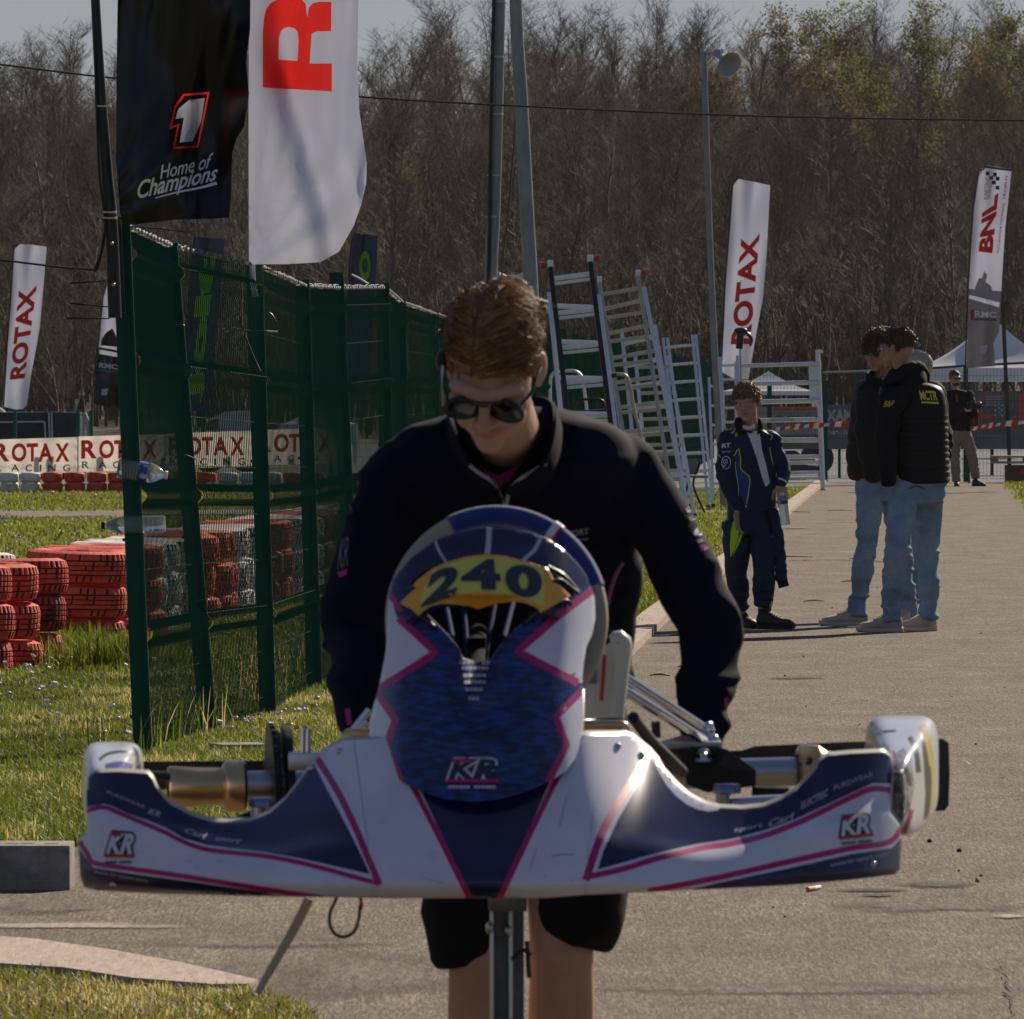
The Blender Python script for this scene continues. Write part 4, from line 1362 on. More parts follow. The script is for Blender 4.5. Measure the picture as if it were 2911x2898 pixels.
small_flag('feather_flag', 'dark feather flag with a racing picture, half hidden by the first fence upright', D([(204, 533), (196, 560), (188, 640), (182, 690), (176, 760), (205, 770), (262, 768), (262, 700), (262, 600), (262, 540)]), 148,
           [(D([(186, 655), (270, 670), (270, 780), (170, 780)]), 1), (D([(188, 660), (255, 672), (255, 680), (187, 668)]), 0), (D([(190, 652), (192, 640), (200, 628), (212, 620), (222, 640), (222, 655)]), 1)],
           [FW, FB, FR], [('RMC', D([(186, 694), (222, 698), (222, 688), (187, 684)]), .05, FW, 'white_lettering'), ('1', D([(191, 746), (202, 746), (204, 733), (192, 735)]), .06, FW, 'number'),
                          (poly2([D([(183, 697), (222, 700), (222, 704), (183, 701)])]), None, 0, FGR, 'green_bar')], (174 * 1.5068, 850 * 1.5068))
# navy flags with lime lettering beyond the mesh
small_flag('feather_flag', 'navy flag with lime lettering seen through the second fence panel', D([(370, 447), (366, 475), (358, 560), (350, 650), (345, 775), (392, 778), (402, 700), (412, 600), (418, 520), (424, 452)]), 112,
           [], [FN], [('jolt', D([(382, 762), (418, 480), (376, 484), (350, 768)]), .06, FG, 'lime_lettering')], (344 * 1.5068, 900 * 1.5068), .6, None, 'navy flags with lime lettering')
small_flag('feather_flag', 'navy flag with a lime letter rising above the fence beside the big white flag', D([(670, 440), (664, 470), (660, 545), (656, 640), (652, 760), (690, 762), (704, 640), (708, 545), (713, 445)]), 112,
           [], [FN], [('O', D([(699, 530), (699, 474), (678, 474), (678, 530)]), .05, FG, 'lime_lettering'), (poly2([D([(674, 452), (690, 500), (693, 512), (683, 480)])]), None, 0, FG, 'lime_flash')], (653 * 1.5068, 900 * 1.5068), .6, None, 'navy flags with lime lettering')
# ------------------------------------------------------------------ racing kart on its trolley
def gloss(name, col, col2=None, scale=5, stretch=(1, 1, 1), rough=.16, contrast=(.35, .65), coat=.3):
    return mat(name, col, rough, col2=col2, scale=scale, stretch=stretch, contrast=contrast, coat=coat, spec=.5)
K_white = gloss('kart_white', (.63, .64, .73), (.72, .73, .80), 7, rough=.22)
K_navy = gloss('kart_navy', (.005, .008, .034), (.010, .020, .095), 6, (1, 1, 4), rough=.2)
K_pink = gloss('kart_pink', (.46, .003, .14), rough=.35, coat=.1)
K_blue = gloss('kart_blue_print', (.004, .010, .052), (.010, .052, .27), 30, (1.0, 1, 6.0), contrast=(.46, .60), rough=.2)
K_rim = mat('bare_plastic', (.42, .39, .33), .5)
K_silver = mat('silver_print', (.45, .47, .52), .4)
K_plate = gloss('plate_orange', (.78, .36, .035), (.85, .45, .05), 6, rough=.25)
K_lime = gloss('plate_yellow', (.68, .66, .12), rough=.3)
K_digit = mat('plate_digit', (.035, .045, .075), .35)
K_red = mat('red_print', (.45, .02, .03), .4)
K_dark = mat('dark_print', (.02, .018, .022), .4)
K_yel = gloss('kart_yellow', (.75, .55, .02), rough=.2)
M_black = mat('black_plastic', (.012, .012, .013), .42, bump=.15, bscale=120)
M_chrome = mat('chrome', (.80, .78, .74), .12, 1.0)
M_goldm = mat('gold_anodised', (.62, .42, .20), .3, 1.0, col2=(.72, .55, .32), scale=14)
M_steel = mat('steel', (.45, .47, .50), .28, 1.0)
M_seat = mat('seat_shell', (.60, .62, .56), .4)
M_wheelblue = mat('suede_blue', (.010, .036, .21), .85, sheen=.5, bump=.3, bscale=400)
M_wheelcream = mat('suede_cream', (.40, .35, .27), .8, bump=.3, bscale=400)
M_purple = mat('purple_anodised', (.05, .04, .22), .3, 1.0)

kart = thing('racing_kart', 'white navy and pink racing kart without wheels, raised on a trolley, number 240', 'kart', (0, 15.2, .55))

KX = 1378.0
def yawx(x): return (x - KX) / 1170.0
def lerp_tab(t, tab):
    if t <= tab[0][0]: return tab[0][1]
    for (a, b), (c, d) in zip(tab, tab[1:]):
        if t <= c:
            k = (t - a) / (c - a); k = k * k * (3 - 2 * k)
            return b + (d - b) * k
    return tab[-1][1]
BOT = 2552.0
# height (in px) of the crease between the low band and the saddle, by |xn|
def fair_d(x, y):
    xn = yawx(x); a = abs(xn)
    t = (BOT - 30 * a * a - y) / 470.0
    d = 14.36 + .30 * a ** 2.3 + .02 * xn
    slope = lerp_tab(a, [(0, .17), (.22, .20), (.40, .30), (.62, .24), (.80, .12), (1.0, .07)])
    d += slope * max(t, 0) ** 1.25
    # saddle between hump and wing tip rolls away backwards
    sad = math.exp(-((a - .56) / .17) ** 2)
    yc = lerp_tab(a, [(0, .55), (.35, .34), (.55, .26), (.8, .40), (1, .52)])
    d += .10 * sad * max(0, t - yc) ** .9
    # low band stands proud, wing tip hollow
    band = 1 / (1 + math.exp(-(yc - t) / .018))
    d -= .022 * band * lerp_tab(a, [(0, 0), (.25, .1), (.45, 1), (1, 1)])
    # outer corner wraps round
    if a > .90: d += 3.0 * (a - .90) ** 2
    # lower lip tucks under
    if t < .10: d += 1.2 * (.10 - t) ** 2 * 3
    # hump flank
    if .33 < a < .62: d += .05 * math.sin((a - .33) / .29 * math.pi) * max(0, t - .35)
    return d
fout = (A1([(150, 480), (190, 455), (330, 450), (505, 462), (535, 500), (560, 560), (630, 640), (760, 710), (870, 745), (990, 755), (1110, 745), (1230, 700), (1320, 620), (1400, 520), (1480, 410), (1540, 340), (1600, 300), (1660, 272), (1700, 262), (1830, 258)])
        + D([(720, 1392), (1085, 1390)]) + A2([(190, 462), (370, 462), (405, 475), (445, 508), (485, 540), (520, 580), (548, 630), (600, 690), (660, 745), (735, 785), (800, 800), (900, 805), (1000, 795), (1080, 765), (1150, 720), (1215, 655), (1240, 620), (1255, 590), (1290, 562), (1400, 552), (1555, 545), (1582, 570), (1590, 640), (1580, 720), (1578, 820), (1600, 850), (1622, 880), (1632, 960), (1622, 1080), (1600, 1105), (1400, 1130), (1100, 1155), (700, 1175), (400, 1190), (180, 1198), (0, 1213)])
        + A1([(1930, 1206), (1600, 1200), (1200, 1195), (600, 1180), (200, 1160), (125, 1142), (102, 1085), (88, 870), (100, 842), (135, 828), (140, 740), (135, 600)]))
def ln(Z, pts, w, n=30, sharp=False):
    q = Z(pts)
    if sharp:                       # straight runs with true corners
        q = [np.array(p) for p in q]; s = [q[0]]
        for a, b in zip(q, q[1:]): s += [a + (b - a) * t for t in np.linspace(0, 1, 7)[1:]]
        s = np.array(s)
    else: s = spline(q, n)
    v, f = strip2d(s, w)
    k = len(s); return [tuple(v[i]) for i in range(k)] + [tuple(v[i]) for i in range(2 * k - 1, k - 1, -1)]
navyL = A1([(140, 470), (190, 440), (505, 450), (545, 505), (570, 560), (630, 635), (760, 705), (870, 740), (990, 750), (1110, 740), (1230, 695), (1320, 612), (1400, 510), (1495, 398), (1560, 530), (1640, 675), (1720, 830), (1780, 950), (1830, 1062), (1600, 1010), (1400, 965), (1200, 930), (1000, 907), (850, 885), (720, 848), (610, 785), (500, 740), (380, 698), (280, 652), (240, 642), (140, 662)])
navyR = A2([(484, 572), (503, 602), (524, 645), (558, 700), (600, 746), (650, 786), (700, 808), (748, 818), (790, 812), (815, 780), (900, 785), (1000, 775), (1080, 755), (1150, 710), (1215, 645), (1245, 590), (1290, 550), (1400, 540), (1560, 535), (1600, 570), (1600, 690), (1500, 688), (1400, 733), (1280, 790), (1150, 850), (1000, 905), (850, 943), (700, 965), (500, 1010), (350, 1053), (240, 1083), (265, 1000), (335, 850), (425, 695)])
botL = A1([(80, 890), (180, 1022), (400, 1058), (700, 1098), (1000, 1142), (1200, 1168), (1330, 1205), (600, 1200), (200, 1180), (80, 1150)])
botR = A2([(620, 1185), (800, 1142), (1100, 1080), (1400, 1012), (1585, 985), (1645, 920), (1650, 960), (1640, 1100), (1600, 1120), (1400, 1145), (1100, 1170), (800, 1190)])
vee = D([(783, 1470), (1040, 1470), (939, 1700), (892, 1700)])
w = 1.5068
freg = [(navyL, 1), (navyR, 1), (botL, 1), (botR, 1), (vee, 1),
        (ln(A1, [(130, 688), (235, 660), (330, 695), (450, 745), (600, 808), (720, 870), (850, 913), (1000, 932), (1200, 953), (1400, 990), (1600, 1040), (1740, 1080), (1888, 1118)], 14), 2),
        (ln(A1, [(1508, 360), (1580, 470), (1650, 590), (1740, 775), (1815, 955), (1888, 1125)], 19), 2),
        (ln(A1, [(95, 865), (150, 950), (185, 995), (400, 1030), (700, 1072), (1000, 1120), (1250, 1160), (1560, 1205)], 15), 2),
        (ln(D, [(772, 1470), (830, 1582), (889, 1702)], 17, 12), 2), (ln(D, [(1098, 1385), (1075, 1425), (1040, 1490), (985, 1605), (940, 1702)], 17, 12), 2),
        (ln(A2, [(482, 530), (425, 635), (345, 760), (275, 880), (228, 1000), (186, 1132)], 22), 2),
        (ln(A2, [(182, 1118), (350, 1082), (500, 1035), (700, 987), (850, 965), (1000, 928), (1150, 872), (1280, 810), (1400, 752), (1500, 712), (1590, 722)], 17), 2),
        (ln(A2, [(470, 1182), (800, 1118), (1100, 1050), (1400, 985), (1570, 958), (1640, 885)], 17), 2)]
mb = MB()
cut_panel(mb, fout, freg, lambda x, y: P(x, y, fair_d(x, y)), 15, back=lambda p, x, y: p + Vector((0, .045, .004)), rim_m=3)
fairing = obj('front_fairing', mb, [K_white, K_navy, K_pink, K_rim], kart, angle=50)
fb = bvh_of(fairing)

def team_mark(parent, q, bv, light):
    """the two outlined italic letters over a red and pink bar, with a line of small print"""
    q = np.array(q, float)
    def sub(u0, v0, u1, v1): return quadmap(np.array([(u0, v0), (u1, v0), (u1, v1), (u0, v1)]), q)
    root = None
    mb = MB()
    if light:
        decal_text(mb, 'KR', sub(0, .22, 1, 1), bv, .10, .25, .002, 12)
    else:
        decal_text(mb, 'KR', sub(-.02, .20, 1.02, 1.03), bv, .14, .25, .002, 12)
    o1 = obj('mark_outline', mb, K_white if light else K_dark, parent, smooth=False)
    mb = MB()
    decal_text(mb, 'KR', sub(.05, .26, .93, .95), bv, .035, .25, .0034, 12)
    obj('mark_letters', mb, K_navy if light else K_white, parent, smooth=False)
    mb = MB()
    v, f = np.array([(0, 0), (1, 0), (.97, 1), (.03, 1)]), [(0, 1, 2, 3)]
    decal(mb, quadmap(v, sub(.0, .16, 1.0, .27)), f, bv, .0042, 12)
    decal(mb, quadmap(v, sub(.12, .84, .48, .97)), f, bv, .0042, 12)
    obj('mark_bars', mb, K_pink if light else K_red, parent, smooth=False)
    mb = MB()
    for k in range(13):
        if k in (6,): continue
        u = .06 + k * .069
        decal(mb, quadmap(np.array([(0, 0), (1, 0), (1, 1), (0, 1)]), sub(u, -.04, u + .05, .05)), [(0, 1, 2, 3)], bv, .003, 12)
    obj('small_print', mb, K_white if light else K_dark, parent, smooth=False)
team_mark(fairing, A1([(238, 992), (415, 990), (442, 815), (262, 800)]), fb, False)
team_mark(fairing, A2([(1350, 965), (1505, 950), (1492, 820), (1335, 840)]), fb, False)
words_on([('Carl', A1([(722, 812), (852, 856), (862, 820), (730, 785)]), .02, .3),
          ('sport', A1([(888, 862), (1050, 892), (1070, 852), (905, 838)]), .02, .3),
          ('PUREWEAR', A1([(255, 578), (485, 672), (490, 652), (262, 560)]), .0, .1),
          ('KR', A1([(505, 700), (575, 725), (585, 690), (515, 665)]), .02, .2),
          ('PUREWEAR', A2([(1322, 722), (1500, 655), (1497, 632), (1318, 700)]), .0, .1),
          ('ELECTRIC', A2([(1170, 808), (1298, 742), (1294, 712), (1168, 778)]), .02, .3),
          ('Carl', A2([(1022, 888), (1145, 848), (1140, 820), (1020, 858)]), .02, .3),
          ('sport', A2([(865, 918), (998, 892), (994, 872), (862, 894)]), .02, .1),
          ('www.kr-sport.com', A1([(178, 1058), (500, 1118), (505, 1090), (182, 1035)]), .01, .0),
          ('www.kr-sport.com', A2([(1305, 1078), (1568, 1024), (1565, 1000), (1302, 1052)]), .01, .0)], fb, 'lettering', K_silver, fairing)
mb = MB()
for pts, ww in ((D([(1040, 1615), (1062, 1612), (1082, 1613)]), 2.5), (D([(1056, 1560), (1064, 1525), (1070, 1500)]), 2), (D([(795, 1655), (840, 1668)]), 1.5), (D([(1000, 1640), (1012, 1600)]), 1.5)):
    v, f = strip2d(spline(pts, 10), ww); decal(mb, v, f, fb, .0016, 10)
rs = random.Random(4)
for _ in range(26):
    x, y = rs.choice(((rs.uniform(640, 760), rs.uniform(1430, 1660)), (rs.uniform(1000, 1120), rs.uniform(1520, 1670)), (rs.uniform(250, 640), rs.uniform(1590, 1650)), (rs.uniform(1150, 1560), rs.uniform(1610, 1660)), (rs.uniform(780, 860), rs.uniform(1600, 1680))))
    L, a = rs.uniform(4, 24), rs.gauss(0, .35); v, f = strip2d(D([(x, y), (x + L * .5, y + L * a * .5 + rs.uniform(-1, 1)), (x + L, y + L * a)]), [rs.uniform(.3, 1.2), rs.uniform(.5, 2), .3]); decal(mb, v, f, fb, .0016, 10)
for px in ((668, 1400, 700, 1640, 707, 1700), (1120, 1520, 1108, 1640, 1104, 1695)):
    v, f = strip2d(spline(D([px[:2], px[2:4], px[4:]]), 20), 1.3); decal(mb, v, f, fb, .0012, 14)
obj('scuff_stain', mb, mat('scuff', (.30, .30, .34), .6), fairing, smooth=False)

for q in A1([(300, 1125), (1650, 330), (1480, 430)]) + A2([(330, 520), (1500, 1060), (440, 560)]):
    mb = MB(); c_ = P(*q, fair_d(*q) - .002); mb.ell(c_, (.006, .003, .006), n=10); obj('panel_bolt', mb, M_steel, fairing)
mb = MB(); mb.tube([P(*q, 15.3) for q in A1([(900, 900), (1000, 770), (1120, 700), (1230, 690), (1330, 640)])], .005, 8, res=20); obj('brake_line', mb, M_black, kart)

# front panel
def nas_d(x, y):
    u = (x - 1372) / 310.0; t = (2275 - y) / 775.0
    d = 14.43 + .24 * t + .085 * u * u + .10 * max(0, abs(u) - .72) ** 1.6 * 3
    d -= .035 * math.exp(-((t - .30) / .22) ** 2) * (1 - min(1, u * u))
    # groove running up the middle to the opening
    d += .035 * math.exp(-(u / (.14 + .32 * max(0, t - .40))) ** 2) * min(1, max(0, (t - .30) / .15)) * (t < .75)
    # dome above the plate rolls back
    d += .10 * max(0, t - .80) ** 1.1 * 2.0
    return d
nout = Z6([(375, 610), (470, 500), (560, 432), (640, 392), (740, 362), (840, 350), (960, 355), (1060, 372), (1150, 405), (1230, 462), (1300, 530), (1350, 605), (1382, 700), (1386, 800), (1370, 880), (1340, 945), (1328, 1020), (1320, 1100), (1326, 1200), (1330, 1300), (1322, 1400), (1300, 1480), (1240, 1560), (1160, 1612), (1060, 1655), (960, 1688), (880, 1704), (800, 1712), (720, 1710), (640, 1700), (560, 1675), (480, 1640), (380, 1590), (310, 1530), (275, 1470), (263, 1400), (268, 1320), (285, 1240), (303, 1170), (325, 1070), (345, 960), (350, 870), (350, 780), (360, 690)])
hole = Z6([(548, 780), (600, 752), (660, 735), (740, 735), (805, 762), (860, 730), (950, 715), (1050, 722), (1115, 768), (1045, 805), (985, 855), (935, 905), (890, 965), (866, 1005), (800, 1018), (728, 1000), (700, 940), (655, 885), (600, 830)])
zq = lambda pts, w_, n=20: ln(Z6, pts, w_, n, True)
nreg = [(Z6([(263, 640), (1400, 640), (1400, 1720), (250, 1720)]), 4),
        (Z6([(395, 790), (590, 972), (300, 1150), (330, 960), (340, 780), (355, 650), (370, 690)]), 0),
        (Z6([(290, 1180), (300, 1188), (392, 1305), (345, 1440), (425, 1620), (300, 1545), (250, 1440), (250, 1320)]), 0),
        (Z6([(1380, 650), (1190, 795), (995, 965), (1300, 1120), (1350, 1120), (1400, 900), (1400, 700)]), 0),
        (Z6([(1345, 1130), (1315, 1162), (1188, 1290), (1242, 1432), (1150, 1622), (1250, 1570), (1320, 1490), (1350, 1300)]), 0),
        (Z6([(1150, 480), (1230, 460), (1350, 610), (1360, 640), (1290, 660), (1170, 560)]), 5),
        (zq([(358, 680), (385, 715), (420, 770)], 14, 8), 2),
        (zq([(405, 800), (500, 885), (590, 972), (450, 1062), (300, 1155)], 21), 2),
        (zq([(298, 1172), (345, 1240), (390, 1305), (343, 1438), (425, 1625)], 20), 2),
        (zq([(1378, 655), (1190, 798), (1000, 966), (1150, 1045), (1300, 1122)], 22), 2),
        (zq([(1340, 1140), (1190, 1290), (1243, 1432), (1150, 1620)], 20), 2),
        (zq([(590, 418), (605, 460), (645, 525)], 7, 8), 6), (zq([(858, 350), (855, 420), (848, 480)], 15, 8), 6), (zq([(1118, 395), (1085, 460), (1025, 515)], 11, 8), 6)]
mb = MB()
cut_panel(mb, nout, nreg, lambda x, y: P(x, y, nas_d(x, y)), 13, base=1, holes=[hole], back=lambda p, x, y: p + Vector((0, .012 + .05 * (abs((x - 1372) / 310.0) > .9), 0)), rim_m=3)
nassau = obj('front_panel', mb, [K_white, K_navy, K_pink, M_black, K_blue, K_navy, K_silver], kart, angle=50)
nb = bvh_of(nassau)
team_mark(nassau, Z6([(640, 1640), (905, 1640), (915, 1492), (640, 1492)]), nb, True)
mb = MB()
for r_, (y_, x0_, x1_) in enumerate(((1022, 712, 865), (1048, 722, 855), (1085, 730, 845), (1118, 735, 838), (1155, 740, 828), (1200, 755, 808))):
    x = x0_
    while x < x1_ - 10:
        ww = random.uniform(9, 24); ww = min(ww, x1_ - x)
        decal(mb, np.array(Z6([(x, y_ + 8), (x + ww, y_ + 8), (x + ww, y_ - 8), (x, y_ - 8)])), [(0, 1, 2, 3)], nb, .003, 12)
        x += ww + 4
obj('small_print', mb, K_silver, nassau, smooth=False)
K_mid = gloss('kart_mid_blue', (.008, .035, .16), rough=.2)
for bx, by, sc_ in ((540, 1390, 1), (850, 1410, 1), (980, 1395, 1), (470, 1550, 1.1), (1000, 1550, 1), (530, 1640, 1), (850, 1690, .9), (1110, 1450, .9), (1060, 1600, 1)):
    words_on([('KR', Z6([(bx - 45 * sc_, by + 22 * sc_), (bx + 45 * sc_, by + 18 * sc_), (bx + 50 * sc_, by - 22 * sc_), (bx - 40 * sc_, by - 18 * sc_)]), .0, .3)], nb, 'tone_lettering', K_mid, nassau, .0014, 14)
# number plate
pout = C3([(222, 735), (285, 672), (345, 622), (318, 608), (345, 572), (460, 482), (560, 437), (700, 397), (850, 377), (1000, 391), (1150, 430), (1300, 475), (1330, 520), (1352, 560), (1328, 578), (1392, 602), (1472, 680), (1380, 735), (1265, 797), (1210, 762), (1130, 730), (1050, 723), (930, 736), (850, 760), (795, 780), (740, 758), (620, 741), (530, 738), (450, 756), (400, 790), (365, 827), (300, 775)])
plime = C3([(362, 778), (378, 700), (405, 615), (470, 495), (600, 443), (720, 410), (850, 395), (960, 400), (1150, 440), (1272, 482), (1285, 600), (1272, 762), (1200, 722), (1000, 667), (870, 647), (700, 657), (560, 692), (450, 742)])
mb = MB()
cut_panel(mb, pout, [(plime, 1)], lambda x, y: P(x, y, nas_d(x, y) - .016 - .012 * math.cos((x - 1372) / 280.0 * 1.4) - .10 * max(0, 1745 - y) / 775), 12, back=lambda p, x, y: p + Vector((0, .006, 0)))
plate = obj('number_plate', mb, [K_plate, K_lime], kart, angle=50)
pb = bvh_of(plate)
mb = MB()
decal_text(mb, '2', C3([(372, 768), (640, 672), (652, 448), (415, 512)]), pb, .05, .12, .0025, 12)
decal_text(mb, '4', C3([(662, 632), (968, 636), (946, 408), (690, 420)]), pb, .05, .0, .0025, 12)
decal_text(mb, '0', C3([(1000, 668), (1258, 712), (1272, 470), (992, 440)]), pb, .05, .0, .0025, 12)
obj('number', mb, K_digit, plate, smooth=False)
for pts in (C3([(460, 470), (390, 505), (330, 560), (305, 605), (345, 612)]), C3([(1310, 470), (1420, 530), (1530, 650)]), C3([(1330, 575), (1400, 565), (1500, 640), (1525, 655)]), C3([(1390, 730), (1440, 715), (1478, 745)]), C3([(270, 880), (330, 830), (400, 840), (470, 905)]), C3([(1130, 880), (1240, 805), (1380, 850)])):
    mb = MB(); mb.tube([P(x, y, nas_d(x, y) - .010) for x, y in pts], .0035, 6, res=12); obj('cable_tie', mb, M_black, plate)
# column and struts seen through the opening
for a_, b_ in (((560, 745), (606, 985)), ((690, 760), (722, 1150)), ((915, 750), (845, 1140)), ((1050, 735), (985, 985))):
    mb = MB(); mb.tube([P(*C3([a_])[0], 14.84), P(*C3([b_])[0], 14.70)], .0042, 10); obj('steering_strut', mb, mat('blue_anodised', (.008, .016, .085), .8, .0, spec=.1), kart)
mb = MB()
mb.tube([P(*C3([(800, 900)])[0], 14.95), P(*C3([(790, 1080)])[0], 14.72), P(*C3([(790, 1250)])[0], 14.62)], [.016, .018, .018], 14)
mb.box(P(*C3([(785, 1090)])[0], 14.70), (.030, .02, .045), bev=.004)
obj('steering_column', mb, mat('matt_black', (.007, .006, .007), .9, spec=.1), kart)
mb = MB(); mb.loft([(P(*C3([(800, 560)])[0], 15.0), (.10, 0, 0), (0, .04, 0)), (P(*C3([(800, 820)])[0], 14.96), (.13, 0, 0), (0, .05, 0)), (P(*C3([(800, 1150)])[0], 14.86), (.08, 0, 0), (0, .04, 0))], 24, res=8)
obj('inner_cover', mb, MATS['matt_black'], kart)
# steering wheel
wc = P(*C3([(932, 846)])[0], 14.98); r_ = .161
tilt = math.radians(24)
def wp(a): return wc + Vector((r_ * 1.0 * math.cos(a), r_ * math.sin(a) * math.sin(tilt), r_ * math.sin(a) * 1.0))
a0, a1 = math.radians(17), math.radians(117)
mb = MB(); mb.tube([wp(a) for a in np.linspace(a0, a1, 40)], .0172, 16); wheel = obj('steering_wheel', mb, M_wheelblue, kart)
mb = MB(); mb.tube([wp(a) for a in np.linspace(a1, a0 + 2 * math.pi, 90)], .0150, 16); obj('cream_rim', mb, M_wheelcream, wheel)
mb = MB(); q_ = wp(math.radians(56)); t_ = (wp(math.radians(57)) - wp(math.radians(55))).normalized(); mb.lathe([(.0175, -.006), (.0195, -.006), (.0195, .006), (.0175, .006)], q_, 20, 0, t_.to_track_quat('Z', 'Y').to_matrix()); obj('white_band', mb, K_white, wheel)
mb = MB(); q_ = wp(math.radians(53.3)); mb.lathe([(.0175, -.002), (.0190, -.002), (.0190, .002), (.0175, .002)], q_, 20, 0, t_.to_track_quat('Z', 'Y').to_matrix()); obj('red_band', mb, K_red, wheel)
mb = MB()
for a in (200, 340, 270):
    mb.tube([wp(math.radians(a)), wc + Vector((0, -.03, 0))], .008, 8)
mb.ell(wc + Vector((0, -.03, 0)), (.03, .015, .03)); obj('spokes', mb, M_black, wheel)
# seat
mb = MB()
pl = Z6([(1330, 955), (1400, 948), (1440, 935), (1470, 912), (1505, 915), (1505, 960), (1495, 1100), (1482, 1292), (1400, 1300), (1330, 1302)])
mb.prism(pl, lambda x, y: P(x, y, 15.18), lambda x, y: P(x, y, 15.20))
mb.tube([P(*q, 15.19) for q in Z6([(1465, 925), (1505, 918), (1508, 1000), (1496, 1150), (1486, 1295)])], [.012, .019, .017, .015, .014], 12, res=16)
mb.loft([(P(*D([(905, 1480)])[0], 15.05), (.15, 0, 0), (0, .17, 0)), (P(*D([(910, 1400)])[0], 15.22), (.185, 0, 0), (0, .17, 0)), (P(*D([(912, 1290)])[0], 15.42), (.165, 0, 0), (0, .05, 0)), (P(*D([(912, 1235)])[0], 15.46), (.12, 0, 0), (0, .025, 0))], 28, res=12)
seat = obj('seat', mb, M_seat, kart)
mb = MB(); mb.box(P(*Z6([(1355, 1055)])[0], 15.178), (.024, .003, .046), bev=.001); obj('blue_sticker', mb, mat('blue_grey_sticker', (.12, .16, .24), .5), seat)
mb = MB(); mb.tube([P(*q, 15.172) for q in Z6([(1432, 985), (1424, 1100), (1414, 1210)])], .003, 6, res=8); obj('red_strip', mb, K_red, seat)
for pts in (D([(698, 1384), (665, 1384), (655, 1389), (653, 1402)]), D([(1098, 1369), (1165, 1369), (1178, 1374), (1183, 1392)])):
    mb = MB(); mb.tube([P(*q, 14.86) for q in pts], .0085, 12, res=16); obj('gold_bar', mb, M_goldm, kart)
for p_, q_, e_ in (((340, 178), (748, 440), (745, 445)), ((335, 236), (765, 505), (770, 505))):
    mb = MB()
    for o_ in (0, 17):
        mb.tube([P(*A2([(p_[0] - o_ * .2, p_[1] + o_)])[0], 15.25), P(*A2([(q_[0] - o_ * .35, q_[1] + o_)])[0], 15.65)], .0055, 8)
    mb.ell(P(*A2([e_])[0], 15.64), (.012, .012, .016), n=12); mb.tube([P(*A2([e_])[0], 15.64), P(*A2([(e_[0] + 8, e_[1] + 30)])[0], 15.64)], .007, 8)
    obj('seat_stay', mb, M_chrome, kart)
for pts in (((1830, 80), (1750, 180), (1690, 255)), ((1815, 150), (1775, 180), (1755, 200))):
    mb = MB(); mb.tube([P(*q, 15.2) for q in A1(pts)], .006, 8, res=6); obj('seat_stay', mb, M_chrome, kart)
# engine side
mb = MB()
mb.prism(C4([(70, 425), (110, 405), (180, 408), (175, 500), (230, 520), (290, 495), (290, 405), (340, 402), (375, 408), (470, 475), (566, 545), (566, 640), (430, 672), (250, 690), (120, 640)]), lambda x, y: P(x, y, 15.48 + (x - 1930) * .0003), lambda x, y: P(x, y, 15.72))
mb.prism(C4([(372, 412), (468, 478), (566, 548), (566, 560), (440, 540), (330, 520)]), lambda x, y: P(x, y, 15.455), lambda x, y: P(x, y, 15.5))
eng = obj('chain_guard', mb, M_black, kart, angle=20)
mb = MB(); c_ = P(*C4([(232, 462)])[0], 15.60); mb.box(c_ + Vector((0, 0, -.012)), (.050, .02, .060), bev=.003); obj('recess_plate', mb, M_black, eng)
mb = MB(); c_ = P(*C4([(228, 452)])[0], 15.56); mb.lathe([(.001, .010), (.006, .010), (.0075, .004), (.012, 0), (.012, -.02)], c_, 14, 0, Matrix.Rotation(math.radians(90), 3, 'X')); mb.box(c_ + Vector((0, 0, -.008)), (.028, .02, .008), bev=.002); obj('clamp_bolt', mb, M_steel, eng)
mb = MB(); mb.tube([P(1800, 2040, 15.05), P(1850, 2105, 15.2), P(1900, 2155, 15.3), P(1940, 2195, 15.42)], .0095, 12, res=14); obj('navy_pipe', mb, mat('navy_tube', (.008, .008, .022), .5), kart)
mb = MB(); mb.box(P(1965, 2118, 15.62), (.10, .04, .012), bev=.003); mb.box(P(1990, 2105, 15.64), (.02, .03, .03), bev=.004); obj('engine_bracket', mb, M_galv, eng)
mb = MB(); mb.tube([P(*q, 15.42) for q in A2([(510, 480), (505, 405)])], .0075, 10); obj('choke_lever', mb, M_black, eng)
Rx_ = Matrix.Rotation(math.radians(90), 3, 'Y')
ax_l, ax_r = P(*A1([(640, 545)])[0], 15.82), P(*C4([(1190, 545)])[0], 15.95)
mb = MB(); mb.tube([ax_l, ax_r], .0245, 24); obj('rear_axle', mb, M_steel, kart)
axd = (ax_r - ax_l).normalized(); Ra = axd.to_track_quat('Z', 'Y').to_matrix()
mb = MB(); mb.lathe([(.026, 0), (.034, 0), (.036, .004), (.032, .05), (.031, .09), (.040, .094), (.043, .10), (.043, .125), (.038, .13), (.027, .13)], ax_l - axd * .004, 30, 0, Ra); obj('axle_hub', mb, M_goldm, kart)
h0 = P(*C4([(835, 545)])[0], 15.92)
mb = MB(); mb.lathe([(.026, 0), (.036, 0), (.042, .004), (.042, .035), (.036, .042), (.031, .05), (.027, .09), (.026, .105)], h0, 30, 0, Ra); mb.box(h0 + Vector((.017, -.02, .028)), (.032, .03, .03), bev=.005); obj('axle_hub', mb, M_goldm, kart)
mb = MB(); c_ = P(*C4([(915, 483)])[0], 15.872); mb.lathe([(.001, .002), (.005, .002), (.005, -.004)], c_, 12, 0, Matrix.Rotation(math.radians(90), 3, 'X')); obj('hub_bolt', mb, K_dark, kart)
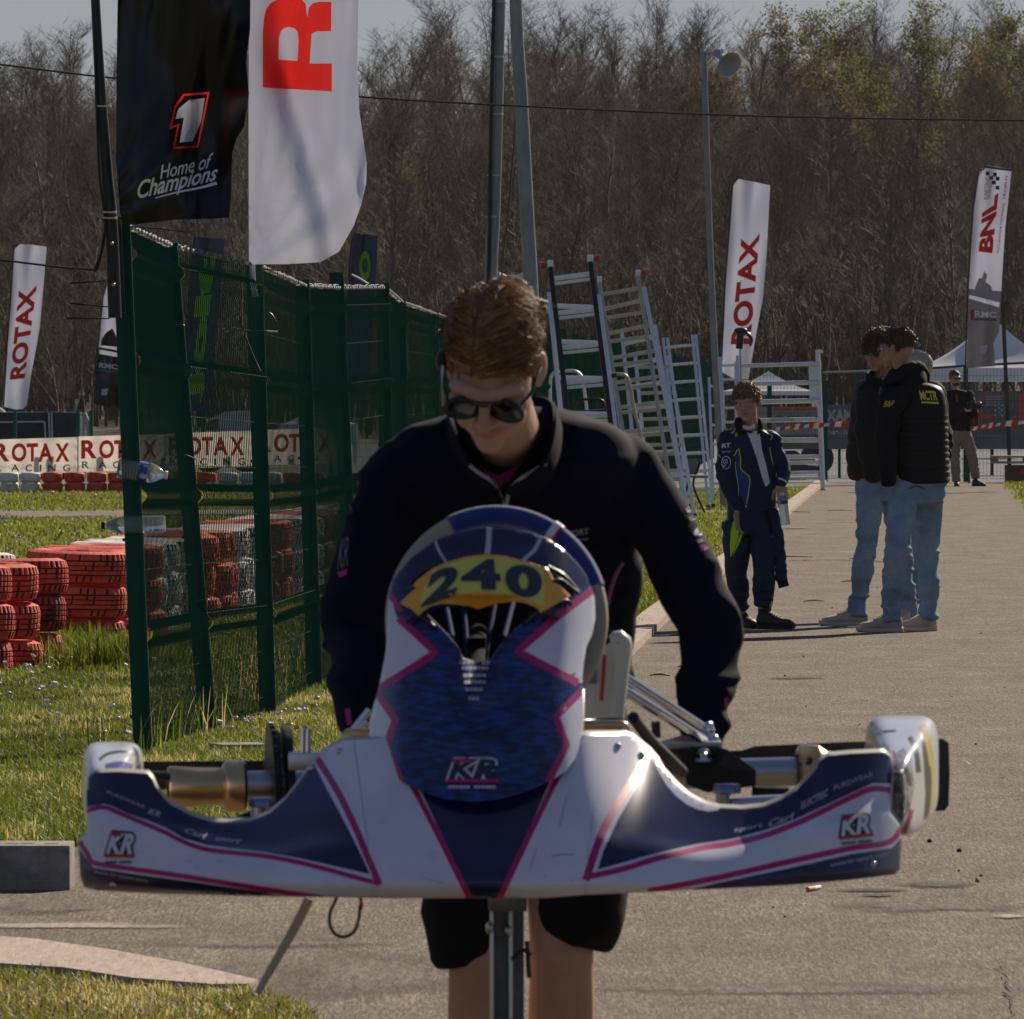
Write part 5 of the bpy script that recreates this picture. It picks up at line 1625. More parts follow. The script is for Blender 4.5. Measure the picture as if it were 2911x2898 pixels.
def disc(px, r, th, m, nm, teeth=0, hole_r=.026):
    c_ = P(px * .4762 + 180, A1([(0, 545)])[0][1], 15.86)
    mb = MB(); n = 120
    V, Fc = [], []
    for s in (-1, 1):
        for ring in (0, 1):
            for k in range(n):
                a = 2 * math.pi * k / n
                rr = hole_r if ring == 0 else r * (1 - (.035 if teeth and k % 4 < 2 else 0))
                V.append(c_ + Ra @ Vector((rr * math.cos(a), rr * math.sin(a), s * th / 2)))
    for k in range(n):
        k2 = (k + 1) % n
        i0, o0, i1, o1 = k, n + k, 2 * n + k, 3 * n + k
        i0b, o0b, i1b, o1b = k2, n + k2, 2 * n + k2, 3 * n + k2
        Fc += [(i0, i0b, o0b, o0), (i1, o1, o1b, i1b), (o0, o0b, o1b, o1)]
    mb.add(V, Fc); return obj(nm, mb, m, kart, angle=30)
disc(1247, .108, .009, M_black, 'sprocket', 1)
disc(1282, .095, .005, mat('dark_steel', (.08, .08, .085), .35, .9), 'sprocket_carrier', 1)
disc(1335, .104, .012, M_black, 'brake_disc')
mb = MB()
for px in (1432, 1462):
    mb.tube([P(*q, 15.7) for q in A1([(px, 195), (px - 2, 260), (px - 4, 430)])], .005, 8)
mb.box(P(*A1([(1470, 385)])[0], 15.72), (.07, .06, .03), bev=.006)
obj('brake_caliper', mb, M_steel, kart)
mb = MB()
up_ = D([(258, 1437), (420, 1436), (560, 1435), (900, 1434), (1400, 1416), (1425, 1408), (1600, 1400), (1700, 1397), (1778, 1394), (1790, 1402), (1792, 1460), (1790, 1520), (1782, 1530), (1740, 1531), (1715, 1500), (1600, 1478), (1300, 1485), (900, 1490), (258, 1490)])
mb.prism(up_, lambda x, y: P(x, y, 16.10), lambda x, y: P(x, y, 16.22))
obj('rear_bumper', mb, M_black, kart, angle=25)
mb = MB()
for pts, r in ((A1([(480, 470), (640, 478)]), .008), (C4([(540, 680), (780, 690)]), .009), (C4([(620, 1), (620, 2)]), 0)):
    if r: mb.tube([P(*q, 15.7) for q in pts], r, 8)
mb.tube([P(*q, 15.35) for q in D([(420, 1560), (900, 1570), (1560, 1545)])], .016, 12, res=12)
mb.tube([P(*D([(600, 1560)])[0], 14.7), P(*D([(700, 1545)])[0], 16.0)], .016, 12); mb.tube([P(*D([(1250, 1560)])[0], 14.7), P(*D([(1180, 1545)])[0], 16.0)], .016, 12)
obj('chassis_tube', mb, M_black, kart)
for q in (A1([(1165, 690)])[0], A2([(815, 755)])[0]):
    c_ = P(*q, 14.95)
    mb = MB(); mb.tube([c_ + Vector((0, 0, -.05)), c_ + Vector((0, 0, .018))], .012, 14); sp_ = obj('spindle', mb, M_steel, kart)
    mb = MB(); mb.lathe([(.001, .022), (.02, .022), (.022, .017), (.022, .008), (.014, .006)], c_ + Vector((.006, 0, 0)), 6, 0); obj('spindle_nut', mb, mat('blued_steel', (.16, .18, .30), .25, .9), sp_, angle=20)
    sgn = -1 if q[0] < 1400 else 1
    mb = MB(); mb.tube([c_ + Vector((sgn * .012, .01, -.012 if sgn > 0 else -.032)), c_ + Vector((sgn * .20, .03, -.004 if sgn > 0 else -.045))], .013, 12); obj('stub_axle', mb, mat('blue_white_tube', (.45, .50, .68), .3, .3), sp_)
# side pods
def pod(secs, nm_marks):
    mb = MB()
    mb.loft([(P(cx, cy, d), Vector((hw / F * d, 0, 0)), Vector((0, 0, hh / F * d))) for cx, cy, hw, hh, d in secs], 56, p=4.6, res=30)
    return obj('side_pod', mb, [K_white], kart, angle=60)
def C4s(cx, cy, hw, hh, d):
    x, y = C4([(cx, cy)])[0]; return (x, y, hw * .44, hh * .44, d)
podR = pod([C4s(1478, 730, 45, 170, 14.74), C4s(1490, 705, 95, 260, 14.80), C4s(1508, 650, 150, 300, 14.95), C4s(1520, 570, 200, 330, 15.2), C4s(1512, 535, 232, 338, 15.5), C4s(1505, 530, 236, 335, 15.75), C4s(1505, 530, 190, 290, 15.84)], 1)
def A1s(cx, cy, hw, hh, d):
    x, y = A1([(cx, cy)])[0]; return (x, y, hw * .4762, hh * .4762, d)
podL = pod([A1s(250, 660, 90, 180, 14.78), A1s(265, 620, 130, 230, 14.86), A1s(285, 560, 160, 260, 15.05), A1s(296, 515, 177, 240, 15.35), A1s(296, 510, 180, 235, 15.6), A1s(296, 510, 140, 200, 15.68)], -1)
rb_ = bvh_of(podR); lb_ = bvh_of(podL)
mb = MB()
for pts, ww in ((C4([(1650, 250), (1690, 400), (1712, 560), (1712, 700), (1700, 860)]), 12), (C4([(1625, 260), (1668, 380), (1692, 520)]), 5)):
    v, f = strip2d(spline(pts, 20), ww); decal(mb, v, f, rb_, .003, 5, 0, .5)
obj('yellow_stripe', mb, K_yel, podR, smooth=False)
mb = MB()
for pts, ww in ((C4([(1560, 330), (1600, 420), (1618, 560)]), 14), (C4([(1470, 500), (1475, 620), (1462, 720)]), 14), (C4([(1660, 330), (1690, 430), (1700, 480)]), 9)):
    v, f = strip2d(spline(pts, 16), ww); decal(mb, v, f, rb_, .002, 10)
decal_text(mb, 'KR', C4([(1500, 740), (1575, 640), (1560, 500), (1490, 590)]), rb_, .03, .0, .002, 10)
decal_text(mb, 'KR', C4([(1500, 840), (1560, 770), (1555, 680), (1495, 750)]), rb_, .03, .0, .002, 10)
obj('dark_lettering', mb, K_dark, podR, smooth=False)
mb = MB()
for pts, ww in ((C4([(1575, 800), (1545, 900), (1505, 985)]), 12), (C4([(1455, 420), (1475, 500), (1485, 580)]), 6)):
    v, f = strip2d(spline(pts, 16), ww); decal(mb, v, f, rb_, .002, 10)
obj('red_stripe', mb, K_red, podR, smooth=False)
mb = MB()
v, f = strip2d(spline(C4([(1225, 440), (1300, 405), (1390, 395), (1440, 410)]), 14), 16); decal(mb, v, f, rb_, .002, 10)
obj('grey_stripe', mb, K_silver, podR, smooth=False)
K_graf = mat('graffiti_print', (.10, .09, .10), .25, col2=(.50, .48, .52), scale=26, contrast=(.45, .55), coat=.4)
mb = MB(); decal(mb, np.array(C4([(1462, 440), (1520, 400), (1572, 470), (1590, 640), (1560, 800), (1505, 880), (1450, 800), (1452, 600)])), [tuple(range(8))], rb_, .002, 5, 0, .5); obj('graffiti_print', mb, K_graf, podR, smooth=False)
mb = MB(); decal(mb, np.array(C4([(1628, 300), (1672, 330), (1700, 520), (1700, 720), (1680, 850), (1650, 870), (1662, 700), (1650, 480)])), [tuple(range(8))], rb_, .002, 5, 0, .5); obj('dark_reflection_print', mb, K_dark, podR, smooth=False)  # dark reflection along the pod's outer side, painted on as a flat print
mb = MB(); v, f = strip2d(spline(C4([(1310, 335), (1380, 300), (1470, 290)]), 10), 7); decal(mb, v, f, rb_, .0012, 10); obj('scuff_stain', mb, K_dark, podR, smooth=False)
mb = MB()
for pts, ww in ((A1([(215, 378), (260, 345), (330, 330), (400, 335), (430, 350)]), 8), (A1([(400, 345), (440, 330), (465, 350)]), 16), (A1([(365, 385), (385, 370), (405, 375)]), 5)):
    v, f = strip2d(spline(pts, 14), ww); decal(mb, v, f, lb_, .002, 8)
obj('dark_lettering', mb, K_dark, podL, smooth=False)
mb = MB()
v, f = strip2d(spline(A1([(140, 330), (135, 420), (140, 470)]), 14), 14); decal(mb, v, f, lb_, .002, 8)
v, f = strip2d(spline(A1([(180, 320), (160, 400)]), 8), 6); decal(mb, v, f, lb_, .002, 8)
obj('yellow_stripe', mb, K_yel, podL, smooth=False)
mb = MB(); v, f = strip2d(spline(A1([(255, 425), (330, 408), (410, 425)]), 10), 20); decal(mb, v, f, lb_, .002, 8)
obj('violet_stripe', mb, gloss('kart_violet', (.14, .10, .32)), podL, smooth=False)
# hanging bits
A3 = zf(0, 2350, .7764)
mb = MB(); mb.tube([P(*q, 14.6) for q in A3([(1236, 255), (1222, 285), (1208, 320), (1208, 360), (1228, 395), (1262, 404), (1296, 385), (1312, 345), (1318, 300), (1322, 278), (1318, 255)])], .0026, 8, res=40); obj('cable_loop', mb, M_tie, kart)
mb = MB(); mb.tube([P(*q, 14.6) for q in A3([(1322, 290), (1330, 292)])], .006, 8); obj('red_clip', mb, K_red, kart)
mb = MB(); mb.tube([P(*q, 14.7) for q in A3([(1132, 265), (1090, 350), (1040, 440), (985, 535), (942, 612)])], [.0075, .0075, .0068, .006, .005], 10, res=16, flat=.35); obj('hanging_strap', mb, mat('grey_strap', (.42, .38, .33), .6), kart)

# trolley that carries it
M_trol = mat('trolley_steel', (.07, .075, .08), .4, .6, col2=(.11, .115, .12), scale=20)
A4 = zf(1100, 2450, .9374)
tr = thing('kart_trolley', 'dark steel kart trolley with a double upright post under the raised kart', 'trolley', (P(*A4([(367, 400)])[0], 14.95).x, 14.95, 0))
for nm, x0_, x1_ in (('upright', 316, 366), ('upright', 374, 416)):
    l_, r_x = P(*A4([(x0_, 120)])[0], 14.95), P(*A4([(x1_, 120)])[0], 14.95)
    mb = MB(); mb.box(((l_.x + r_x.x) / 2, 14.97, .36), (r_x.x - l_.x, .028, .66), bev=.003); obj(nm, mb, M_trol, tr, angle=30)
    mb = MB(); mb.box((l_.x + .001, 14.952, .36), (.006, .02, .655), bev=.001); obj('bright_edge', mb, M_steel, tr)
mb = MB()
cx_ = P(*A4([(367, 120)])[0], 14.95).x
mb.box((cx_, 15.2, .03), (.05, .9, .04), bev=.005); mb.box((cx_, 14.97, .03), (.7, .05, .04), bev=.005); mb.box((cx_, 15.65, .03), (.7, .05, .04), bev=.005)
mb.box((cx_, 15.2, .665), (.06, 1.2, .03), bev=.004); mb.box((cx_, 15.62, .36), (.05, .04, .62), bev=.004)
obj('base_frame', mb, M_trol, tr)
for q in ((312, 200), (368, 210)):
    mb = MB(); mb.ell(P(*A4([q])[0], 14.945), (.007, .008, .011), n=10); obj('bolt', mb, M_steel, tr)
mb = MB()
mb.tube([P(*q, 14.93) for q in A4([(378, 298), (400, 280), (420, 268), (436, 285)])], .0035, 6, res=8); mb.tube([P(*q, 14.93) for q in A4([(425, 240), (428, 300), (432, 352)])], .004, 6, res=6)
obj('tie_strap', mb, M_tie, tr)
# ------------------------------------------------------------------ people
def skin_mat(name, col, red):
    m = mat(name, col, .48, col2=tuple(c * .88 for c in col), scale=14, bump=.12, bscale=160, spec=.35, sss=.12, bdist=.002)
    nt = m.node_tree; b = nt.nodes['Principled BSDF']
    src = b.inputs['Base Color'].links[0].from_socket
    at = nt.nodes.new('ShaderNodeAttribute'); at.attribute_name = 'blush'
    mx = nt.nodes.new('ShaderNodeMix'); mx.data_type = 'RGBA'
    nt.links.new(at.outputs['Fac'], mx.inputs[0]); nt.links.new(src, mx.inputs[6]); mx.inputs[7].default_value = (*red, 1)
    nt.links.new(mx.outputs[2], b.inputs['Base Color'])
    return m
SK1 = skin_mat('skin_fair', (.50, .30, .21), (.42, .13, .10))
SK2 = skin_mat('skin_warm', (.46, .27, .18), (.36, .12, .09))
def strand_mat(name, c1, c2, rough=.42):
    m = mat(name, c1, rough, col2=c2, scale=160, contrast=(.15, .9), spec=.4, detail=2)
    nt = m.node_tree
    rp = [n for n in nt.nodes if n.type == 'VALTORGB'][0]
    at = nt.nodes.new('ShaderNodeAttribute'); at.attribute_name = 'strand'
    nt.links.new(at.outputs['Fac'], rp.inputs[0])
    return m
H_main = strand_mat('hair_light_brown', (.12, .054, .018), (.62, .34, .13))
H_boy = strand_mat('hair_sandy', (.15, .090, .038), (.46, .30, .14))
H_dark = strand_mat('hair_brown', (.050, .028, .014), (.25, .15, .075))
H_grey = strand_mat('hair_grey', (.42, .40, .36), (.75, .72, .66))
C_navyj = mat('navy_jersey', (.0055, .006, .014), .85, col2=(.009, .010, .021), scale=5, bump=.12, bscale=500, spec=.12)
C_black = mat('black_cloth', (.008, .008, .010), .8, col2=(.012, .012, .014), scale=6, bump=.1, bscale=400, spec=.2)
C_puff = mat('black_puffer', (.012, .010, .011), .5, bump=.1, bscale=200, spec=.25)
C_olive = mat('dark_olive_puffer', (.017, .016, .013), .6, bump=.1, bscale=200, spec=.2)
C_jean = mat('light_denim', (.14, .22, .32), .85, col2=(.33, .44, .55), scale=5, bump=.25, bscale=600, spec=.15, contrast=(.3, .7))
C_suit = mat('racing_suit_navy', (.006, .016, .050), .6, col2=(.009, .022, .062), scale=6, bump=.12, bscale=300, spec=.3)
C_lime = mat('lime_trim', (.42, .72, .02), .6)
C_royal = mat('royal_blue_panel', (.010, .030, .28), .6)
C_wht = mat('white_cloth', (.68, .68, .74), .75, bump=.1, bscale=300)
C_chino = mat('taupe_chino', (.22, .185, .145), .85, col2=(.27, .23, .18), scale=8, bump=.2, bscale=300)
C_pink = mat('pink_cloth', (.42, .015, .20), .75)
C_pipe = mat('reflective_piping', (.30, .31, .36), .4)
C_shoe = mat('beige_trainer', (.44, .37, .30), .7, col2=(.54, .47, .39), scale=15, bump=.2, bscale=200)
C_sole = mat('pale_sole', (.55, .47, .38), .6)
C_boot = mat('black_boot', (.014, .014, .013), .55, bump=.2, bscale=200)
C_yellow = mat('jacket_yellow_print', (.72, .66, .01), .6)
M_lens = mat('dark_lens', (.004, .004, .004), .08, spec=.8)
M_eye = mat('eye_white', (.62, .58, .55), .25)
M_iris = mat('eye_iris', (.03, .02, .015), .2)

def head_blobs(mb, c, R, k=1.0, ears=True, open_mouth=False):
    def L(p): return c + R @ (Vector(p) * k)
    def el(p, r): mb.ell(L(p), Vector(r) * k, R, 22)
    el((0, .015, .035), (.0735, .096, .082))
    el((0, .045, .000), (.060, .062, .070))
    el((0, -.028, -.018), (.062, .062, .078))
    el((0, -.035, -.068), (.050, .052, .042))
    el((0, -.070, -.096), (.024, .020, .018))
    mb.tube([L(p) for p in ((-.050, -.070, .020), (-.026, -.086, .024), (0, -.088, .016), (.026, -.086, .024), (.050, -.070, .020))], .0125 * k, 10, res=12, dome=True)
    mb.tube([L(p) for p in ((0, -.085, .012), (0, -.098, -.008), (0, -.108, -.028))], [.009 * k, .0095 * k, .011 * k], 10, res=8, dome=True)
    el((0, -.106, -.031), (.0125, .0125, .0105))
    for s in (-1, 1):
        el((s * .0135, -.095, -.034), (.0085, .010, .0085))
        el((s * .044, -.062, -.018), (.024, .022, .020))
        el((s * .040, -.045, -.055), (.020, .030, .030))
        if ears:
            mb.ell(L((s * .078, .012, -.006)), Vector((.008, .020, .031)) * k, R @ Matrix.Rotation(s * -.35, 3, 'Z'), 14)
            mb.ell(L((s * .074, .006, -.030)), Vector((.007, .010, .012)) * k, R, 10)
    up = -.056; lo = -.070 if open_mouth else -.0665
    mb.tube([L(p) for p in ((-.024, -.080, up - .009), (-.008, -.0905, up), (0, -.091, up - .0015), (.008, -.0905, up), (.024, -.080, up - .009))], [.003 * k, .0058 * k, .0054 * k, .0058 * k, .003 * k], 8, res=14)
    mb.tube([L(p) for p in ((-.022, -.080, lo - .001), (0, -.0895, lo), (.022, -.080, lo - .001))], [.003 * k, .0068 * k, .003 * k], 8, res=12)

def blush(me, c, R, k, hands=()):
    co = mco(me)
    q = (co - np.array(c)) @ np.array(R) / k
    lips = np.exp(-(np.abs(q[:, 0]) / .024) ** 4) * np.exp(-((q[:, 2] + .0625) / .009) ** 4) * (q[:, 1] < -.070)
    ear = np.exp(-((np.abs(q[:, 0]) - .080) / .010) ** 2) * (np.abs(q[:, 2]) < .05) * .5
    nose = np.exp(-((q - np.array([0, -.107, -.032])) ** 2).sum(1) / .016 ** 2) * .35
    chk = np.exp(-((np.abs(q[:, 0]) - .042) ** 2 + (q[:, 2] + .022) ** 2) / .020 ** 2) * (q[:, 1] < -.03) * .3
    a = np.clip(lips * .8 + ear + nose + chk, 0, 1)
    at = me.attributes.new('blush', 'FLOAT', 'POINT'); at.data.foreach_set('value', a.astype(np.float32))

def hand(mb, w, d, n, s=1.0, curl=.5, thumb=1, grip=0.0):
    """w wrist, d pointing direction, n palm normal (towards the palm side), thumb: side sign"""
    d = Vector(d).normalized(); n = Vector(n); n = (n - d * n.dot(d)).normalized(); x = d.cross(n) * thumb
    mb.loft([(w - d * .01 * s, x * .026 * s, n * .019 * s), (w + d * .03 * s, x * .034 * s, n * .016 * s), (w + d * .065 * s, x * .041 * s, n * .014 * s), (w + d * .095 * s, x * .040 * s, n * .012 * s)], 16, p=2.6, res=8)
    ls = (.068, .078, .073, .056)
    for i, L in enumerate(ls):
        o = w + d * (.092 - .006 * abs(i - 1.3)) * s + x * (.0285 - .019 * i) * s
        p, a = o - d * .02 * s, 0.0
        pts = [p, o]
        for j, f in enumerate((.46, .31, .23)):
            a += curl * (.55 + .35 * j) + grip * (.6 + .3 * j)
            dr = d * math.cos(a) + n * math.sin(a)
            pts.append(pts[-1] + dr * L * f * s)
        mb.tube(pts, [.0085 * s, .0088 * s, .0082 * s, .0074 * s, .0062 * s], 10, dome=True)
    o = w + d * .022 * s + x * .026 * s
    t1 = o + (d * .55 + x * .75 + n * .25) * .036 * s
    t2 = t1 + (d * .85 + x * .22 + n * (.25 + grip * .5)) * .032 * s
    t3 = t2 + (d * .85 - x * .10 + n * (.25 + grip * .7)) * .024 * s
    mb.tube([o - x * .008 * s, t1, t2, t3], [.013 * s, .0112 * s, .0095 * s, .0075 * s], 10, dome=True)

def shoe(name, heel, toe, parent, m, sole, ankle=None, boot=0.0, w=.042, lift=0.0, trim=None):
    """heel and toe on the ground (x, y); upper, sole as parts"""
    h = Vector((heel[0], heel[1], 0)); t = Vector((toe[0], toe[1], 0))
    d = (t - h); L = d.length; d.normalize(); sx = Vector((d.y, -d.x, 0))
    U = Vector((0, 0, 1))
    def s(f, hw, z0, z1): return (h + d * (L * f) + U * ((z0 + z1) / 2 + lift), sx * hw, U * ((z1 - z0) / 2))
    mb = MB()
    mb.loft([s(0, .020, .018, .075), s(.05, .034, .014, .100), s(.2, .037, .014, .115), s(.36, .039, .014, .108), s(.52, .043, .014, .088), s(.70, w, .014, .072), (s(.88, w * .88, .014, .062)), s(.98, .024, .018, .046)], 20, p=2.4, res=24)
    a = Vector(ankle) if ankle is not None else h + d * L * .22 + U * .10
    mb.tube([h + d * L * .2 + U * (.04 + lift), h + d * L * .2 + U * (.085 + lift), a], [.036, .037, .036], 16)
    if boot: mb.tube([h + d * L * .2 + U * .05, h + d * L * .19 + U * (.05 + boot)], [.040, .043], 16)
    me = fuse(mb, .005, 5)
    o = obj(name, me, m, parent)
    mb = MB()
    mb.loft([(h + d * (L * f) + U * (lift + z), sx * hw, d * 0 + U * .016) for f, hw, z in ((-.02, .018, .022), (.05, .037, .016), (.3, .039, .014), (.55, .044, .014), (.75, w * 1.06, .014), (.92, w * .85, .017), (1.02, .018, .026))], 16, p=3.5, res=20)
    obj('sole', mb, sole, o)
    mb = MB()
    for k in range(5):
        c = h + d * (L * (.40 + .055 * k)) + U * (.106 - .0075 * k + lift)
        mb.tube([c - sx * .020, c + U * .006, c + sx * .020], .003, 5, res=6)
    obj('laces', mb, trim or sole, o)
    return o

def hair_strands(c, R, k, n, region, flow, length, rad, seg=6, seed=1, lift=.3, curl=0.0, ell_=((0, .015, .035), (.0755, .098, .085)), mess=.12):
    """strands rooted on the scalp: region(x,y,z) says where, flow(p,nrm) which way, length(p) how long"""
    rg_ = random.Random(seed)
    V, Q = [], []
    ec, er = Vector(ell_[0]), Vector(ell_[1])
    got = 0
    while got < n:
        u = Vector((rg_.gauss(0, 1), rg_.gauss(0, 1), rg_.gauss(0, 1))).normalized()
        p = Vector((ec.x + u.x * er.x, ec.y + u.y * er.y, ec.z + u.z * er.z))
        if not region(p): continue
        got += 1
        nr = Vector((u.x / er.x, u.y / er.y, u.z / er.z)).normalized()
        f = Vector(flow(p, nr)); f = f + Vector((rg_.gauss(0, mess), rg_.gauss(0, mess), rg_.gauss(0, mess)))
        f = (f - nr * f.dot(nr)).normalized()
        L = length(p) * rg_.uniform(.75, 1.15)
        dr = (f + nr * lift * rg_.uniform(.6, 1.5)).normalized()
        ph, ph2 = rg_.uniform(0, 6.28), rg_.uniform(0, 6.28)
        q = p - nr * .002
        pts = [q]
        for j in range(seg):
            t = (j + 1) / seg
            dr = (dr + f * .22 - nr * lift * .42 * t).normalized()
            st = dr * (L / seg)
            if curl:
                b = dr.cross(nr)
                st = st + (b * math.sin(ph + t * 7) + nr * math.cos(ph2 + t * 7)) * (curl * L / seg)
            q = q + st
            # never sink below the scalp
            e = Vector(((q.x - ec.x) / er.x, (q.y - ec.y) / er.y, (q.z - ec.z) / er.z))
            if e.length < 1.01:
                e = e.normalized() * 1.012; q = Vector((ec.x + e.x * er.x, ec.y + e.y * er.y, ec.z + e.z * er.z))
            pts.append(q)
        o = len(V)
        for j, q in enumerate(pts):
            t = (pts[min(j + 1, seg)] - pts[max(j - 1, 0)]).normalized()
            a = t.orthogonal().normalized(); b = t.cross(a)
            r = rad * (1 - .75 * (j / seg) ** 2)
            for m_ in range(3):
                an = 2.0944 * m_
                w = q + a * (r * math.cos(an)) + b * (r * math.sin(an))
                V.append(tuple(c + R @ (w * k)))
        for j in range(seg):
            for m_ in range(3):
                m2 = (m_ + 1) % 3
                Q.append((o + j * 3 + m_, o + j * 3 + m2, o + j * 3 + 3 + m2, o + j * 3 + 3 + m_))
    return V, Q

def hair_cap(c, R, k, region, ell_=((0, .015, .035), (.0762, .0988, .0858)), bulge=None):
    V, Fc = [], []
    nu, nv = 48, 30
    ec, er = Vector(ell_[0]), Vector(ell_[1])
    ok = []
    for j in range(nv + 1):
        th = math.pi * j / nv
        for i in range(nu):
            ph = 2 * math.pi * i / nu
            u = Vector((math.sin(th) * math.cos(ph), math.sin(th) * math.sin(ph), math.cos(th)))
            p = Vector((ec.x + u.x * er.x, ec.y + u.y * er.y, ec.z + u.z * er.z))
            ok.append(region(p))
            g = bulge(p) if bulge else 0
            V.append(tuple(c + R @ ((p + u * g) * k)))
    for j in range(nv):
        for i in range(nu):
            i2 = (i + 1) % nu
            f = (j * nu + i, (j + 1) * nu + i, (j + 1) * nu + i2, j * nu + i2)
            if all(ok[q] for q in f): Fc.append(f)
    return V, Fc

def hair_obj(parent, c, R, k, m, n, region, flow, length, rad, **kw):
    cap_b = kw.pop('bulge', None)
    v, f = hair_cap(c, R, k, region, bulge=cap_b)
    v2, q2 = hair_strands(c, R, k, n, region, flow, length, rad, **kw)
    mb = MB(); mb.add(v, f); mb.add(v2, q2)
    o = obj('hair', mb, m, parent, angle=180)
    per = (kw.get('seg', 6) + 1) * 3
    rr = np.random.default_rng(5).random(len(v2) // per + 1)
    cl = vnoise(np.array([v2[i * per] for i in range(len(v2) // per)]) * 70, 3) * .3
    rr[:len(cl)] += cl
    st = np.concatenate([np.full(len(v), .12), np.repeat(rr, per)[:len(v2)]])
    at = o.data.attributes.new('strand', 'FLOAT', 'POINT'); at.data.foreach_set('value', np.clip(st, 0, 1).astype(np.float32))
    return o

def std_region(front=.062, side=-.012, back=-.055):
    def f(p):
        # hairline: high in front, dropping past the temples to the nape
        t = min(max((p.y + .075) / .09, 0), 1)
        line = front + (side - front) * t * t * (3 - 2 * t)
        if p.y > .03: line = side + (back - side) * min(1, (p.y - .03) / .06)
        return p.z > line
    return f

def eyes(parent, c, R, k, look=(0, 0)):
    for s in (-1, 1):
        p = c + R @ (Vector((s * .0305, -.0765, -.001)) * k)
        mb = MB(); mb.ell(p, Vector((.0128, .0118, .0095)) * k, R, 14); e = obj('eye', mb, M_eye, parent)
        mb = MB(); mb.ell(p + R @ (Vector((look[0] * .006, -.0085, look[1] * .004)) * k), Vector((.0058, .0042, .0058)) * k, R, 10); obj('iris', mb, M_iris, e)
    for s in (-1, 1):
        mb = MB(); mb.tube([c + R @ (Vector(q) * k) for q in ((s * .016, -.094, .019), (s * .032, -.091, .027), (s * .050, -.075, .021))], [.0035 * k, .0045 * k, .0025 * k], 8, res=8, flat=.6); obj('eyebrow', mb, H_dark, parent)

def wrinkle(me, amp, fx, fy, fz, seed, mask=None):
    def fn(co, no):
        w = amp * np.clip(ridge(co, fx, fy, fz, seed), -.6, 1)
        if mask is not None: w = w * mask(co)
        return w
    displace(me, fn)

def Q(x, y, d):                  # overview pixel at distance d
    return P(x * 1.5068, y * 1.5068, d)

# ---------- the man pushing the kart
man = thing('person', 'man in dark navy zip jacket, sunglasses and black shorts bending over the kart', 'person', (Q(985, 1800, 16.1).x, 16.1, 0))
hc = Q(931, 691, 15.25); HR = Matrix.Rotation(math.radians(4), 3, 'Y') @ Matrix.Rotation(math.radians(-8), 3, 'Z') @ Matrix.Rotation(math.radians(43), 3, 'X') @ Matrix.Diagonal((.93, 1, 1)); HK = 1.03
mb = MB()
head_blobs(mb, hc, HR, HK)
nk = Q(955, 850, 15.74)
mb.tube([hc + HR @ Vector((0, .035, -.03)), hc + HR @ Vector((0, .020, -.095)), nk + Vector((0, 0, .02)), nk + Vector((0, .08, -.06))], [.056, .054, .058, .062], 20, res=14)
JL = {'sh': (Q(752, 880, 15.80), Q(1182, 878, 15.84)), 'el': (Q(668, 1180, 15.72), Q(1338, 1190, 15.80)), 'wr': (Q(680, 1372, 15.50), Q(1330, 1396, 15.70))}
for i in (0, 1):
    mb.tube([JL['sh'][i], JL['el'][i], JL['wr'][i]], [.040, .030, .023], 14, res=12, dome=True)
mb.loft([(Q(962, 850, 15.82), (.15, 0, 0), (0, .08, 0)), (Q(966, 1000, 15.95), (.15, 0, 0), (0, .10, 0)), (Q(975, 1200, 16.1), (.14, 0, 0), (0, .09, 0)), (Q(985, 1340, 16.2), (.155, 0, 0), (0, .10, 0))], 28, res=12)
hipL, hipR = Q(905, 1360, 16.2), Q(1065, 1360, 16.2)
kneeL, kneeR = Q(906, 1830, 16.12), Q(1060, 1815, 16.12)
ankL, ankR = Vector((Q(912, 0, 16.15).x, 16.2, .09)), Vector((Q(1056, 0, 16.15).x, 16.25, .09))
for h_, kn, an in ((hipL, kneeL, ankL), (hipR, kneeR, ankR)):
    mid = h_.lerp(kn, .55)
    mb.tube([h_, mid, kn + Vector((0, 0, .05)), kn, kn.lerp(an, .30) + Vector((0, .015, 0)), kn.lerp(an, .7), an], [.080, .066, .056, .054, .056, .040, .034], 18, res=26, dome=True)
for kn in (kneeL, kneeR): mb.ell(kn + Vector((0, -.040, .01)), (.030, .024, .036), n=14)
hand(mb, JL['wr'][0] + Vector((0, -.01, -.01)), (.15, -.35, -.9), (.9, 0, .2), 1.0, .5, 1, .5)
hand(mb, JL['wr'][1] + Vector((-.01, -.01, -.005)), (-.85, -.45, -.25), (-.1, .2, -1), 1.0, .45, -1, .35)
me = fuse(mb, .0036, 5); blush(me, hc, HR, HK)
obj('body', me, SK1, man)
# hair: parted, swept to both sides
part_x = -.020
def flow_m(p, n):
    if p.z < .045: return (0.15 * math.copysign(1, p.x), .5, -1)
    s = math.copysign(1, p.x - part_x)
    return (s * 1.0, .55 - .4 * (p.y > .04), .15)
reg_0 = std_region(.047, -.010, -.05)
reg_m = lambda p: reg_0(p + Vector((0, 0, .007 * mnoise.noise(p * 90) + .004 * mnoise.noise(p * 300))))
hair_obj(man, hc, HR, HK, H_main, 15000, reg_m, flow_m, lambda p: (.046 if p.z > .055 else .010 + .026 * max(0, (p.z - .0) / .055)) * (1 if abs(p.x - part_x) > .006 else .5), .00072, seg=7, seed=3, lift=.52, bulge=None, mess=.11)
v_, q_ = hair_strands(hc, HR, HK, 800, reg_m, lambda p, n: (math.copysign(.7, p.x - part_x) + random.uniform(-.8, .8), .5 + random.uniform(-.9, .7), .2), lambda p: random.uniform(.03, .080) if p.z > .05 else .02, .0007, seg=7, seed=77, lift=.8, curl=.2)
mb = MB(); mb.add(v_, q_); obj('stray_hair', mb, H_main, man, angle=180)
